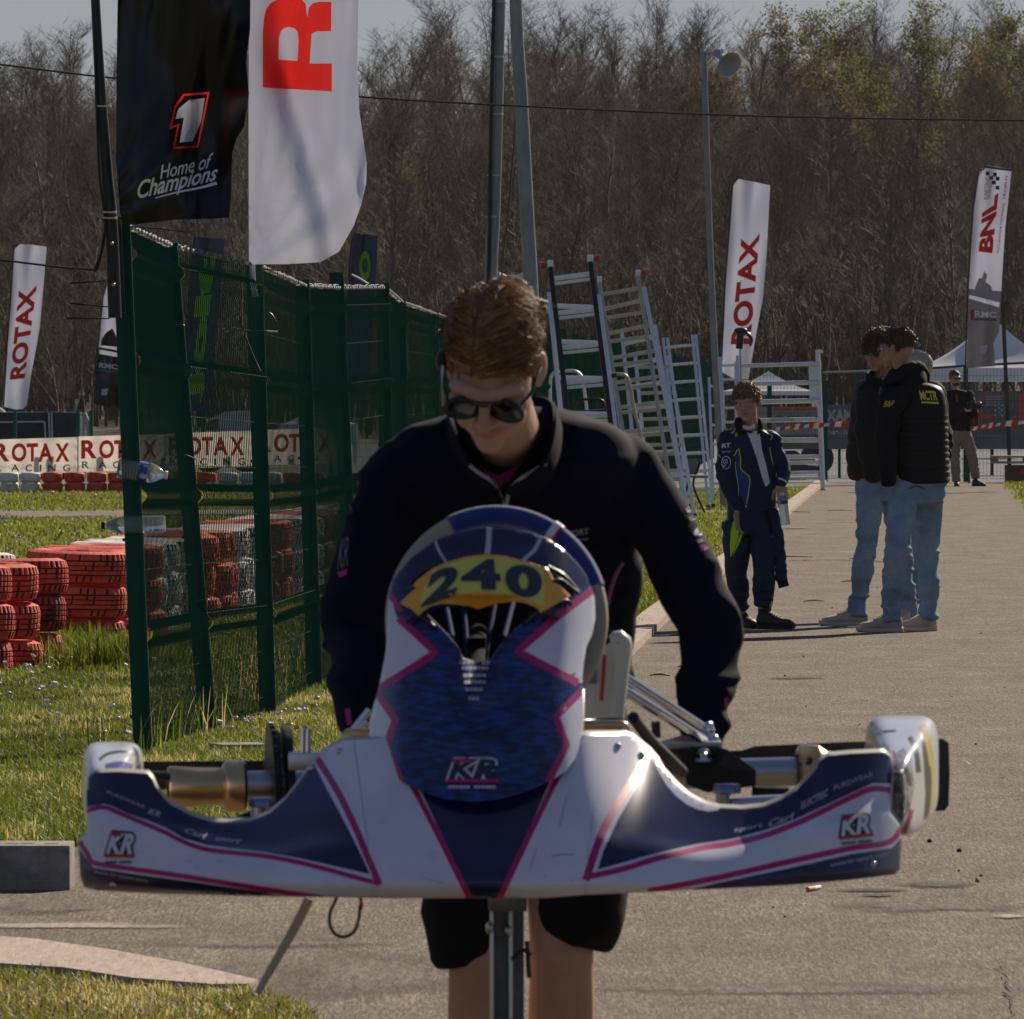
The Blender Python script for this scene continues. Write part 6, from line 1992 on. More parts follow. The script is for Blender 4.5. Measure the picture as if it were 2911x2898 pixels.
mb = MB()
for s in (-1, 1):
    mb.ell(hc + HR @ (Vector((s * .034, -.094, -.003)) * HK), Vector((.0335, .006, .0235)) * HK, HR @ Matrix.Rotation(s * -.16, 3, 'Z') @ Matrix.Rotation(s * .12, 3, 'Y'), 22)
sg = obj('sunglasses', mb, M_lens, man)
mb = MB()
for s in (-1, 1):
    ring = []
    RR = HR @ Matrix.Rotation(s * -.16, 3, 'Z') @ Matrix.Rotation(s * .12, 3, 'Y')
    for k in range(29):
        a = 2 * math.pi * k / 28
        ring.append(hc + HR @ (Vector((s * .034, -.095, -.003)) * HK) + RR @ (Vector((.0335 * math.cos(a), 0, .0235 * math.sin(a))) * HK))
    mb.tube(ring, .0022, 6, caps=False)
    mb.tube([hc + HR @ (Vector(q) * HK) for q in ((s * .062, -.088, .006), (s * .074, -.06, .006), (s * .080, .0, .004), (s * .082, .02, -.006))], .0026, 8, res=10)
mb.tube([hc + HR @ (Vector(q) * HK) for q in ((-.008, -.1, .008), (0, -.104, .010), (.008, -.1, .008))], .0022, 6, res=6)
mb.tube([hc + HR @ (Vector(q) * HK) for q in ((-.034, -.099, .0185), (0, -.106, .0195), (.034, -.099, .0185))], .0020, 6, res=6)
obj('frame', mb, M_blackm, sg)
mb = MB()
mb.ell(hc + HR @ Vector((-.088, .0, .004)), (.014, .016, .020), HR, 14)
ep = obj('earpiece', mb, M_black, man)
mb = MB(); mb.tube([hc + HR @ Vector(q) for q in ((-.086, -.01, .01), (-.083, -.035, -.015), (-.080, -.055, -.045))], .0028, 6, res=8); obj('microphone_boom', mb, M_steel, ep)
# jacket
mb = MB()
mb.loft([(Q(960, 772, 15.84), (.080, 0, 0), (0, .07, .0)), (Q(960, 788, 15.83), (.125, 0, 0), (0, .09, .0)), (Q(962, 812, 15.82), (.182, 0, 0), (0, .105, 0)), (Q(963, 850, 15.82), (.207, 0, 0), (0, .12, 0)), (Q(965, 900, 15.82), (.213, 0, 0), (0, .13, 0)), (Q(970, 1000, 15.90), (.208, 0, 0), (0, .145, 0)), (Q(976, 1100, 15.99), (.204, 0, 0), (0, .145, 0)), (Q(980, 1200, 16.06), (.192, 0, 0), (0, .14, 0)), (Q(984, 1290, 16.14), (.184, 0, 0), (0, .135, 0)), (Q(985, 1340, 16.17), (.176, 0, 0), (0, .13, 0))], 40, p=2.5, res=36)
for i, s in ((0, -1), (1, 1)):
    sh, el_, wr = JL['sh'][i], JL['el'][i], JL['wr'][i]
    mb.tube([sh + Vector((-s * .05, .0, -.005)), sh + Vector((s * .0, 0, -.01)), sh.lerp(el_, .5) + Vector((s * .005, 0, 0)), el_ + Vector((0, 0, .02)), el_ + Vector((0, 0, -.03)), el_.lerp(wr, .5), wr], [.052, .056, .053, .047, .046, .043, .033], 22, res=30, dome=True)
me = fuse(mb, .006, 9)
wr_mask = lambda co: np.clip((np.abs(co[:, 0] - Q(968, 0, 15.8).x) - .17) / .06, 0, 1) * np.clip((1.36 - co[:, 2]) / .25, .15, 1) + .25
wrinkle(me, .0065, 6, 5, 22, 3, wr_mask)
wrinkle(me, .0045, 12, 10, 15, 8, lambda co: .5 + .5 * wr_mask(co))
jk = obj('jacket', me, C_navyj, man, angle=180)
jb = bvh_of(jk)
# stand-up collar and open zip
def collar(parent, path, h, m, th=.006):
    a = spline([(*p, *q) for p, q in zip(path, h)], 40)
    mb = MB(); n = len(a)
    c = a[:, :3].mean(0)
    V = []
    for row in a:
        lo, hi = Vector(row[:3]), Vector(row[3:6])
        out = Vector((lo.x - c[0], lo.y - c[1], 0)).normalized() * th
        V += [lo, lo.lerp(hi, .5) + out * .8, hi, hi - out, lo.lerp(hi, .5) - out * .4, lo - out]
    Fc = []
    for i in range(n - 1):
        for k in range(6):
            k2 = (k + 1) % 6
            Fc.append((i * 6 + k, i * 6 + k2, (i + 1) * 6 + k2, (i + 1) * 6 + k))
    Fc += [tuple(range(6)), tuple(range((n - 1) * 6 + 5, (n - 1) * 6 - 1, -1))]
    mb.add(V, Fc)
    return obj('collar', mb, m, parent, angle=60)
col = collar(man, [Q(934, 950, 15.70), Q(892, 925, 15.71), Q(855, 870, 15.73), Q(850, 815, 15.80), Q(955, 800, 15.95), Q(1045, 812, 15.84), Q(1060, 860, 15.73), Q(1030, 925, 15.70), Q(956, 952, 15.70)],
       [Q(932, 918, 15.58), Q(888, 880, 15.585), Q(852, 800, 15.63), Q(856, 768, 15.80), Q(955, 752, 15.95), Q(1035, 752, 15.82), Q(1050, 790, 15.60), Q(1030, 870, 15.56), Q(958, 922, 15.58)], C_navyj)
def lay(name, poly, m, parent, bv, lift=.003, step=14):
    mb = MB(); decal(mb, np.array(poly, float), [tuple(range(len(poly)))], bv, lift, step)
    if mb.f: return obj(name, mb, m, parent, smooth=False)
def lay_strips(name, strips, m, parent, bv, lift=.003, step=12, n=18):
    mb = MB()
    for pts, ww in strips:
        v, f = strip2d(spline(pts, n), ww); decal(mb, v, f, bv, lift, step)
    if mb.f: return obj(name, mb, m, parent, smooth=False)
lay('open_neck', D([(878, 838), (905, 890), (945, 948), (985, 905), (1024, 855), (1010, 825), (890, 820)]), C_black, jk, jb, .004)
lay('pink_shirt', D([(902, 872), (925, 905), (942, 920), (962, 905), (984, 872), (960, 888), (940, 898), (918, 890)]), C_pink, jk, jb, .008)
mb = MB()
for pts in (D([(886, 878), (903, 892), (922, 904), (936, 918)]), D([(1031, 874), (1005, 890), (980, 905), (962, 925), (954, 960)])):
    mb.tube([P(*q, 15.575 if i < 3 else 15.63) for i, q in enumerate(pts)], .0032, 8, res=16)
obj('zip_piping', mb, C_pipe, jk)
lay_strips('zip_line', [(D([(938, 918), (948, 940), (952, 965)]), 4), (D([(952, 955), (957, 1000)]), 3)], C_pipe, jk, jb, .004)
lay_strips('pink_piping', [(D([(1174, 1062), (1160, 1085), (1150, 1115), (1145, 1140)]), 6)], C_pink, jk, jb, .004)
lay_strips('white_piping', [(D([(1178, 1062), (1164, 1086), (1154, 1116), (1149, 1142)]), 3)], C_pipe, jk, jb, .0045)
mb = MB(); decal_text(mb, 'SPORT', D([(1065, 1014), (1112, 1008), (1111, 997), (1064, 1003)]), jb, .02, .1, .004, 12); decal(mb, *strip2d(D([(1082, 1020), (1110, 1017)]), 3), jb, .004, 12); obj('chest_lettering', mb, C_pipe, jk, smooth=False)
words_on([('S', D([(1302, 985), (1326, 972), (1308, 940), (1292, 955)]), .02, 0), ('S', D([(1316, 1028), (1346, 1010), (1338, 985), (1306, 1000)]), .02, 0), ('KR', D([(648, 975), (664, 968), (662, 925), (652, 930)]), 0, 0), ('KR', D([(636, 1075), (656, 1068), (660, 1010), (644, 1018)]), 0, 0)], jb, 'sleeve_lettering', mat('dull_print', (.16, .16, .20), .6), jk, .002)
for q in ([(1320, 1030), (1350, 1015), (1352, 1026), (1324, 1042)], [(650, 1338), (660, 1336), (664, 1366), (655, 1370)], [(1366, 1318), (1388, 1314), (1386, 1332), (1368, 1334)], [(637, 1080), (655, 1074), (654, 1084), (640, 1090)]):
    lay('pink_badge', D(q), C_pink, jk, jb, .0045, 12)
# shorts
mb = MB()
mb.loft([(Q(985, 1290, 16.2), (.165, 0, 0), (0, .115, 0)), (Q(985, 1400, 16.22), (.185, 0, 0), (0, .13, 0)), (Q(985, 1500, 16.22), (.19, 0, 0), (0, .13, 0))], 32, res=10)
mb.tube([Q(905, 1400, 16.2), Q(885, 1600, 16.17), Q(876, 1740, 16.12), Q(884, 1818, 16.12)], [.095, .082, .068, .055], 24, res=16)
mb.tube([Q(1070, 1400, 16.2), Q(1086, 1600, 16.17), Q(1100, 1700, 16.12), Q(1080, 1772, 16.12)], [.095, .090, .079, .066], 24, res=16)
me = fuse(mb, .006, 6); wrinkle(me, .006, 9, 9, 9, 5)
obj('shorts', me, C_black, man, angle=180)
for an, s in ((ankL, -1), (ankR, 1)):
    shoe('shoe', (an.x, an.y + .06), (an.x + s * .05, an.y - .21), man, C_boot, C_sole, an + Vector((0, 0, .03)))

# ---------- generic clothed figure
def figure(root, hc, HR, k, sh, el, wr, hip, kn, an, skin, torso, hands=None, jw=1.0, hairf=None, open_mouth=False, vox=.006):
    """sh, el, wr, hip, kn, an: pairs; torso: sections for the body under the clothes"""
    mb = MB()
    head_blobs(mb, hc, HR, k, open_mouth=open_mouth)
    base = (sh[0] + sh[1]) / 2
    mb.tube([hc + HR @ Vector((0, .03, -.04)) * k, hc + HR @ Vector((0, .015, -.10)) * k, base + Vector((0, 0, .045 * k)), base + Vector((0, 0, -.05))], [.052 * k, .050 * k, .056 * k, .08 * k], 18, res=12)
    for i in (0, 1):
        mb.tube([sh[i], el[i], wr[i]], [.045 * k, .036 * k, .024 * k], 14, res=12, dome=True)
        mb.tube([hip[i], hip[i].lerp(kn[i], .5), kn[i], kn[i].lerp(an[i], .3), an[i]], [.078 * k, .064 * k, .050 * k, .050 * k, .034 * k], 16, res=20, dome=True)
    mb.loft(torso, 24, res=12)
    for h in (hands or []): hand(mb, *h[:3], **h[3])
    me = fuse(mb, vox * .75, 4); blush(me, hc, HR, k)
    return obj('body', me, skin, root)
def facing(yaw, pitch=0, roll=0):
    return Matrix.Rotation(math.radians(roll), 3, 'Y') @ Matrix.Rotation(math.radians(yaw), 3, 'Z') @ Matrix.Rotation(math.radians(pitch), 3, 'X')
def vx(a, m=1.0): return Vector((math.cos(a) * m, math.sin(a) * m, 0))

# ---------- boy in the racing suit
db = 57.9
boy = thing('person', 'boy in an open navy and lime racing jacket holding a water bottle', 'person', (Q(1420, 1190, db).x, db, 0))
bh = Q(1409, 760, db - .02); bR = facing(-14, 4, -6); bk = .98
bsh = (Q(1374, 826, db), Q(1455, 828, db)); bel = (Q(1364, 890, db - .02), Q(1476, 885, db)); bwr = (Q(1391, 962, db - .08), Q(1474, 915, db - .06))
bhip = (Q(1392, 985, db), Q(1440, 985, db)); bkn = (Q(1390, 1075, db + .02), Q(1441, 1068, db - .05)); ban = (Q(1397, 1150, db + .1), Q(1440, 1146, db - .02))
btor = [(Q(1415, 826, db), (.12, 0, 0), (0, .06, 0)), (Q(1418, 880, db), (.11, 0, 0), (0, .07, 0)), (Q(1420, 960, db), (.105, 0, 0), (0, .065, 0)), (Q(1416, 995, db), (.12, 0, 0), (0, .075, 0))]
figure(boy, bh, bR, bk, bsh, bel, bwr, bhip, bkn, ban, SK1, btor,
       [(bwr[0], Vector((.10, -.1, -1)), Vector((.7, -.5, 0)), dict(s=.92, curl=.22, thumb=1)), (bwr[1], Vector((.1, -.3, -.9)), Vector((-.3, .8, -.2)), dict(s=.92, curl=.5, thumb=-1, grip=.45))], open_mouth=True)
eyes(boy, bh, bR, bk, (.5, -.1))
mb = MB(); mb.tube([bh + bR @ (Vector(q) * bk) for q in ((-.013, -.0885, -.0625), (0, -.0925, -.0625), (.013, -.0885, -.0625))], [.002, .004, .002], 8, res=6); obj('mouth', mb, mat('mouth_dark', (.06, .015, .012), .5), boy)
hair_obj(boy, bh, bR, bk, H_boy, 1500, std_region(.045, -.005, -.05), lambda p, n: (p.x * 4 + math.sin(p.y * 60) * .5, -.7 if p.y < .03 else .5, .3 if p.z > .07 else -.6), lambda p: .054 if p.z > .03 else .030, .0030, seg=8, seed=9, lift=.95, curl=.8, bulge=None)
mb = MB()
mb.loft([(Q(1415, 812, db), (.085, 0, 0), (0, .06, 0)), (Q(1415, 824, db), (.145, 0, 0), (0, .075, 0)), (Q(1416, 860, db), (.150, 0, 0), (0, .088, 0)), (Q(1418, 910, db), (.148, 0, 0), (0, .092, 0)), (Q(1418, 952, db), (.145, 0, 0), (0, .09, 0)), (Q(1416, 968, db), (.125, 0, 0), (0, .082, 0))], 32, p=2.5, res=24)
for i, s in ((0, -1), (1, 1)):
    mb.tube([bsh[i] + Vector((-s * .03, 0, .0)), bsh[i] + Vector((s * .01, 0, -.01)), bsh[i].lerp(bel[i], .5), bel[i], bel[i].lerp(bwr[i], .5), bwr[i] + Vector((0, 0, .02))], [.050, .052, .047, .046, .042, .035], 18, res=24, dome=True)
me = fuse(mb, .007, 5); wrinkle(me, .006, 14, 12, 22, 13)
bj = obj('jacket', me, C_suit, boy, angle=180); bjb = bvh_of(bj)
collar(boy, [Q(1398, 822, db - .075), Q(1388, 812, db - .05), Q(1390, 806, db + .04), Q(1414, 802, db + .07), Q(1434, 808, db + .04), Q(1434, 816, db - .05), Q(1428, 824, db - .08)],
       [Q(1402, 800, db - .085), Q(1389, 790, db - .06), Q(1392, 786, db + .04), Q(1414, 784, db + .07), Q(1436, 790, db + .04), Q(1440, 800, db - .06), Q(1432, 806, db - .08)], C_black, .012)
lay('white_undershirt', B4([(305, 545), (360, 600), (440, 650), (510, 640), (525, 600), (575, 800), (595, 960), (640, 1120), (695, 1370), (640, 1420), (590, 1280), (530, 1060), (450, 840), (385, 680)]), C_wht, bj, bjb, .006, 8)
mb = MB(); mb.tube([Q(1396, 800, db - .055), Q(1404, 806, db - .075), Q(1414, 808, db - .08), Q(1424, 804, db - .07)], .012, 10, res=10); obj('shirt_collar', mb, C_wht, boy)
lay('blue_panel', B4([(270, 1000), (300, 985), (330, 1220), (440, 1300), (425, 1480), (395, 1670), (340, 1560), (290, 1300)]), C_royal, bj, bjb, .004, 8)
lay_strips('lime_piping', [(B4([(150, 720), (200, 660), (265, 605)]), 3), (B4([(215, 755), (260, 715), (310, 682)]), 3.5), (B4([(250, 1035), (290, 955)]), 3), (B4([(305, 940), (330, 1060), (335, 1200), (440, 1300), (430, 1480), (395, 1675)]), 2.6), (B4([(265, 1100), (270, 1200), (300, 1400), (305, 1530)]), 1.6),
                           (B4([(600, 655), (660, 690), (700, 720)]), 3), (B4([(625, 725), (680, 760), (725, 790), (700, 835)]), 2.5), (B4([(690, 930), (705, 1020), (735, 1140)]), 2.2), (B4([(45, 1005), (80, 1055)]), 2.5), (B4([(775, 1235), (768, 1300)]), 2)], C_lime, bj, bjb, .005, 8)
mb = MB(); mb.ell
decal_text(mb, '8', B4([(262, 795), (300, 790), (292, 742), (258, 752)]), bjb, .0, 0, .005, 8); obj('lime_mark', mb, C_lime, bj, smooth=False)
mb = MB(); decal_text(mb, 'RT', B4([(95, 940), (205, 925), (205, 870), (95, 885)]), bjb, .04, 0, .005, 8); decal_text(mb, 'WITTGEN', B4([(100, 1000), (210, 990), (210, 968), (100, 975)]), bjb, .0, 0, .005, 8)
circ = [(150 + 55 * math.cos(a), 1118 + 78 * math.sin(a)) for a in np.linspace(0, 2 * math.pi, 25)[:-1]]
v, f = strip2d(B4(circ), 2.0, True); decal(mb, v, f, bjb, .005, 8); decal_text(mb, 'SP', B4([(112, 1170), (170, 1165), (168, 1075), (110, 1080)]), bjb, .0, 0, .005, 8)
v, f = strip2d(spline(B4([(800, 1310), (860, 1330), (915, 1370)]), 8), 5); decal(mb, v, f, bjb, .005, 8)
obj('white_lettering', mb, C_wht, bj, smooth=False)
mb = MB()
mb.loft([(Q(1416, 950, db), (.125, 0, 0), (0, .085, 0)), (Q(1416, 985, db), (.145, 0, 0), (0, .10, 0)), (Q(1416, 1010, db), (.14, 0, 0), (0, .095, 0))], 28, res=8)
mb.tube([bhip[0] + Vector((-.01, 0, 0)), bhip[0].lerp(bkn[0], .55), bkn[0], bkn[0].lerp(ban[0], .5), ban[0]], [.088, .078, .064, .058, .050], 20, res=22)
mb.tube([bhip[1], bhip[1].lerp(bkn[1], .55), bkn[1], bkn[1].lerp(ban[1], .5), ban[1] + Vector((0, 0, .01))], [.088, .076, .064, .062, .050], 20, res=22)
me = fuse(mb, .007, 4); wrinkle(me, .010, 9, 9, 17, 17)
bt = obj('suit_trousers', me, C_suit, boy, angle=180); btb = bvh_of(bt)
lay('lime_panel', C1([(315, 355), (330, 480), (372, 515), (345, 640), (300, 760), (258, 850), (250, 690), (262, 520), (285, 400)]), C_lime, bt, btb, .005, 8)
lay('lime_panel', C1([(395, 515), (430, 512), (380, 650), (278, 850), (330, 700)]), C_lime, bt, btb, .005, 8)
lay_strips('lime_piping', [(C1([(190, 150), (140, 185)]), 3), (C1([(218, 215), (165, 270), (170, 340), (120, 430), (90, 520), (75, 630)]), 3), (C1([(800, 460), (812, 580)]), 3), (C1([(838, 1200), (820, 1370), (790, 1450), (770, 1510)]), 4)], C_lime, bt, btb, .005, 8)
lay('white_panel', C1([(95, 215), (210, 200), (160, 270), (168, 340), (115, 430), (85, 490), (70, 400), (80, 300)]), C_wht, bt, btb, .004, 8)
mb = MB()
decal_text(mb, 'SPP', C1([(80, 345), (145, 330), (140, 298), (80, 305)]), btb, .03, 0, .006, 8); decal_text(mb, 'RT', C1([(78, 425), (140, 405), (138, 380), (78, 390)]), btb, .03, 0, .006, 8)
if mb.f: obj('dark_lettering', mb, K_dark, bt, smooth=False)
mb = MB()
mb.tube([Q(1458, 966, db - .06), Q(1464, 1000, db - .07), Q(1470, 1050, db - .05), Q(1474, 1090, db - .05)], [.03, .036, .036, .034], 16, res=16, dome=True, flat=.7)
me = fuse(mb, .007, 3); wrinkle(me, .008, 14, 12, 22, 19); sl = obj('hanging_sleeve', me, C_suit, boy, angle=180)
mb = MB(); mb.tube([Q(1474, 1088, db - .05), Q(1479, 1108, db - .05)], [.034, .032], 16, flat=.7); obj('sleeve_cuff', mb, C_black, sl)
mb = MB(); mb.tube([Q(1444, 965, db - .09), Q(1452, 985, db - .10), Q(1457, 1005, db - .08)], .012, 10, res=8); obj('jacket_belt', mb, C_black, boy)
shoe('shoe', (Q(1430, 0, db).x, db + .02), (Q(1496, 0, db).x, db - .12), boy, C_boot, C_boot, ban[1], .10, .036, 0, mat('boot_yellow', (.25, .20, .02), .6))
shoe('shoe', (Q(1388, 0, db).x, db + .22), (Q(1423, 0, db).x, db + .02), boy, C_boot, C_boot, ban[0], .08, .036, .0)
# bottle in his hand: top-level
bb = thing('plastic_bottle', 'ribbed clear water bottle hanging from the hand of the boy', 'bottle', Q(1482, 990, db - .10))
a_, b_ = Q(1475, 930, db - .10), Q(1482, 991, db - .10)
ax_ = (a_ - b_); Lb = ax_.length; Rb = ax_.normalized().to_track_quat('Z', 'Y').to_matrix()
mb = MB()
prof = [(.001, .004), (.026, 0), (.031, .006)]
for k in range(8): prof += [(.031, .012 + k * .015), (.0275, .018 + k * .015)]
prof += [(.031, .135), (.028, .150), (.016, .178), (.012, .184), (.012, Lb - .012)]
mb.lathe(prof, b_, 24, 0, Rb); obj('bottle_body', mb, mat('blue_clear_plastic', (.62, .82, .92), .1, trans=.75, ior=1.25, spec=.7), bb, angle=60)
mb = MB(); mb.lathe([(.0318, .128), (.0322, .145), (.027, .158)], b_, 24, 0, Rb); obj('label_band', mb, M_lab, bb)
mb = MB(); mb.lathe([(.001, Lb), (.014, Lb), (.014, Lb - .016)], b_, 18, 0, Rb); obj('cap', mb, M_capw, bb)

# ---------- man in the black quilted jacket with yellow print
dA = 57.2
mA = thing('person', 'man with glasses in a black quilted jacket with yellow print and jeans', 'person', (Q(1715, 1195, dA).x, dA, 0))
aR = facing(-118, 6, 0); ah = Q(1692, 658, dA); ak = 1.0
ash = (Q(1682, 752, dA - .12), Q(1760, 742, dA + .10)); ael = (Q(1672, 830, dA - .14), Q(1778, 830, dA + .12)); awr = (Q(1676, 900, dA - .18), Q(1774, 900, dA + .05))
ahip = (Q(1708, 915, dA - .05), Q(1752, 915, dA + .05)); akn = (Q(1690, 1040, dA - .16), Q(1752, 1046, dA + .12)); aan = (Q(1680, 1158, dA - .06), Q(1752, 1152, dA + .10))
yw = math.radians(-12)
ator = [(Q(1722, 745, dA), vx(yw, .17), vx(yw + 1.57, .09)), (Q(1725, 820, dA), vx(yw, .165), vx(yw + 1.57, .10)), (Q(1728, 900, dA), vx(yw, .155), vx(yw + 1.57, .10)), (Q(1730, 930, dA), vx(yw, .16), vx(yw + 1.57, .11))]
figure(mA, ah, aR, ak, ash, ael, awr, ahip, akn, aan, SK2, ator, [(awr[0] + Vector((.03, .08, .03)), Vector((.8, .5, -.5)), Vector((1, 0, 0)), dict(curl=.4, s=.9)), (awr[1] + Vector((-.06, -.03, .03)), Vector((-.7, -.3, -.6)), Vector((-1, 0, 0)), dict(curl=.4, thumb=-1, s=.9))])
hair_obj(mA, ah, aR, ak, H_dark, 1600, std_region(.05, -.02, -.075), lambda p, n: (p.x * 3, .7, .2 if p.z > .08 else -.8), lambda p: .045 if p.z > .06 else .014, .0024, seg=6, seed=21, lift=.8, curl=.7, bulge=None)
mb = MB()
for s in (-1, 1):
    ring = [ah + aR @ Vector((s * .034 + .024 * math.cos(a), -.100, .002 + .018 * math.sin(a))) for a in np.linspace(0, 6.283, 21)]
    mb.tube(ring, .002, 6, caps=False)
    mb.tube([ah + aR @ Vector(q) for q in ((s * .058, -.098, .006), (s * .078, -.05, .006), (s * .084, .015, .0))], .002, 6, res=8)
mb.tube([ah + aR @ Vector(q) for q in ((-.010, -.102, .006), (.010, -.102, .006))], .002, 6)
obj('glasses', mb, M_steel, mA)
mb = MB()
mb.loft([(Q(1712, 722, dA), vx(yw, .10), vx(yw + 1.57, .08)), (Q(1718, 734, dA), vx(yw, .185), vx(yw + 1.57, .11)), (Q(1724, 775, dA), vx(yw, .20), vx(yw + 1.57, .13)), (Q(1727, 830, dA), vx(yw, .195), vx(yw + 1.57, .135)), (Q(1730, 880, dA), vx(yw, .192), vx(yw + 1.57, .14)), (Q(1731, 912, dA), vx(yw, .188), vx(yw + 1.57, .14))], 36, p=2.5, res=30)
me = fuse(mb, .007, 4)
z0_ = EYE + (739 - 782) / 18000 * dA
def quilt(co, no):
    q = (co[:, 2] - (EYE + (739 - 912) / 18000 * dA)) / .038
    w = np.abs(np.sin(q * math.pi)) ** .5
    return np.where(co[:, 2] < z0_, .011 * w - .004, 0.004) + .002 * vnoise(co * np.array([14, 14, 40]), 3)
displace(me, quilt)
ja = obj('jacket', me, C_puff, mA, angle=180)
mb = MB()
for i, s in ((0, -1), (1, 1)):
    mb.tube([ash[i] + Vector((-s * .05, 0, .0)), ash[i] + Vector((0, 0, -.005)), ash[i].lerp(ael[i], .5), ael[i], ael[i].lerp(awr[i], .5), awr[i] + Vector((0, 0, -.02))], [.068, .075, .068, .063, .056, .047], 20, res=26, dome=True)
me = fuse(mb, .007, 4); wrinkle(me, .007, 12, 12, 16, 23)
sleeves = obj('sleeves', me, C_black, mA, angle=180)
mb = MB()
mb.loft([(Q(1706, 736, dA), vx(yw, .125), vx(yw + 1.57, .10)), (Q(1708, 720, dA), vx(yw, .130), vx(yw + 1.57, .11)), (Q(1712, 700, dA + .03), vx(yw, .105), vx(yw + 1.57, .10)), (Q(1712, 688, dA + .05), vx(yw, .08), vx(yw + 1.57, .075))], 28, res=12)
mb.tube([Q(1668, 728, dA - .1), Q(1690, 712, dA - .12), Q(1722, 690, dA - .05), Q(1744, 704, dA + .05), Q(1747, 722, dA + .05)], [.018, .03, .034, .034, .022], 14, res=18, dome=True)
me = fuse(mb, .006, 5); wrinkle(me, .005, 14, 12, 12, 4); obj('hood', me, C_black, mA, angle=180)
jab = bvh_of(ja, sleeves)
words_on([('B&P', B3([(470, 990), (578, 978), (580, 922), (480, 928)]), 0, .2)], jab, 'sleeve_lettering', C_yellow, sleeves, .006, 7)
mb = MB()
decal_text(mb, 'MCTR', B3([(848, 920), (1020, 922), (1005, 825), (826, 822)]), jab, .03, 0, .006, 7)
decal(mb, np.array(B3([(850, 932), (1028, 938), (1030, 958), (856, 948)])), [(0, 1, 2, 3)], jab, .006, 7)
obj('yellow_lettering', mb, C_yellow, ja, smooth=False)
def jeans(root, hip, kn, an, waist, r, seed, m=C_jean, parts=True):
    mb = MB()
    mb.loft(waist, 28, res=8)
    for i in (0, 1):
        mb.tube([hip[i], hip[i].lerp(kn[i], .5), kn[i], kn[i].lerp(an[i], .45), an[i] + Vector((0, 0, .0)), an[i] + Vector((0, 0, -.045))], [r, r * .88, r * .70, r * .66, r * .56, r * .60], 20, res=26)
    me = fuse(mb, .006, 4)
    zk = kn[0].z
    wrinkle(me, .017, 7, 7, 19, seed, lambda co: .30 + .65 * np.clip(np.abs(co[:, 2] - zk - .25) * 2.2, 0, 1))
    return obj('trousers', me, m, root, angle=180)
jn = jeans(mA, ahip, akn, aan, [(Q(1728, 900, dA), vx(yw, .165), vx(yw + 1.57, .115)), (Q(1730, 930, dA), vx(yw, .172), vx(yw + 1.57, .125)), (Q(1730, 950, dA), vx(yw, .165), vx(yw + 1.57, .12))], .090, 31)
jnb = bvh_of(jn)
lay_strips('pocket_stitching', [(B3([(730, 1815), (800, 1790), (870, 1812)]), 3), (B3([(870, 1800), (900, 1830)]), 1.5)], mat('dark_stitch', (.02, .025, .035), .8), jn, jnb, .004, 6)
shoe('shoe', (Q(1701, 0, dA).x, dA - .02), (Q(1617, 0, dA).x, dA - .10), mA, C_shoe, C_sole, aan[0] + Vector((.02, 0, 0)))
shoe('shoe', (Q(1766, 0, dA).x, dA + .10), (Q(1700, 0, dA).x, dA + .24), mA, C_shoe, C_sole, aan[1])

# ---------- curly haired man beyond him
dB = 58.7
mB_ = thing('person', 'curly haired man in dark padded jacket half hidden by the man with yellow print', 'person', (Q(1640, 1183, dB).x, dB, 0))
cR = facing(-38, 12, 0); ch = Q(1659, 664, dB); ck = 1.0
csh = (Q(1638, 742, dB - .05), Q(1694, 742, dB + .12)); cel = (Q(1634, 822, dB - .1), Q(1704, 822, dB + .2)); cwr = (Q(1646, 895, dB - .15), Q(1704, 895, dB + .1))
chip = (Q(1644, 910, dB - .06), Q(1682, 910, dB + .06)); ckn = (Q(1634, 1033, dB - .12), Q(1700, 1040, dB + .1)); can = (Q(1618, 1148, dB - .06), Q(1712, 1150, dB + .2))
yb = math.radians(-40)
figure(mB_, ch, cR, ck, csh, cel, cwr, chip, ckn, can, SK2, [(Q(1664, 745, dB), vx(yb, .15), vx(yb + 1.57, .09)), (Q(1664, 830, dB), vx(yb, .15), vx(yb + 1.57, .10)), (Q(1664, 925, dB), vx(yb, .15), vx(yb + 1.57, .10))], [(cwr[0] + Vector((.05, .05, .02)), Vector((.7, .4, -.6)), Vector((1, 0, 0)), dict(curl=.4, s=.9))])
eyes(mB_, ch, cR, ck, (-.3, -.3))
hair_obj(mB_, ch, cR, ck, H_dark, 2600, std_region(.045, -.01, -.05), lambda p, n: (p.x * 5 + math.sin(p.y * 70), -.6 if p.y < .03 else .5, .4 if p.z > .07 else -.6), lambda p: .080 if p.z > .03 else .040, .0034, seg=9, seed=41, lift=1.0, curl=.95, bulge=None)
mb = MB()
mb.loft([(Q(1664, 716, dB), vx(yb, .10), vx(yb + 1.57, .08)), (Q(1664, 730, dB), vx(yb, .17), vx(yb + 1.57, .11)), (Q(1662, 790, dB), vx(yb, .20), vx(yb + 1.57, .14)), (Q(1660, 860, dB), vx(yb, .21), vx(yb + 1.57, .16)), (Q(1661, 895, dB), vx(yb, .205), vx(yb + 1.57, .155)), (Q(1662, 905, dB), vx(yb, .18), vx(yb + 1.57, .14))], 36, p=2.5, res=30)
for i, s in ((0, -1), (1, 1)):
    mb.tube([csh[i] + Vector((-s * .04, 0, .0)), csh[i], csh[i].lerp(cel[i], .5), cel[i], cwr[i]], [.07, .075, .070, .066, .050], 20, res=24, dome=True)
me = fuse(mb, .007, 4)
displace(me, lambda co, no: .012 * np.abs(np.sin((co[:, 2] - .3) / .14 * math.pi)) ** .6 - .005 + .003 * vnoise(co * np.array([12, 12, 18]), 5))
obj('jacket', me, C_olive, mB_, angle=180)
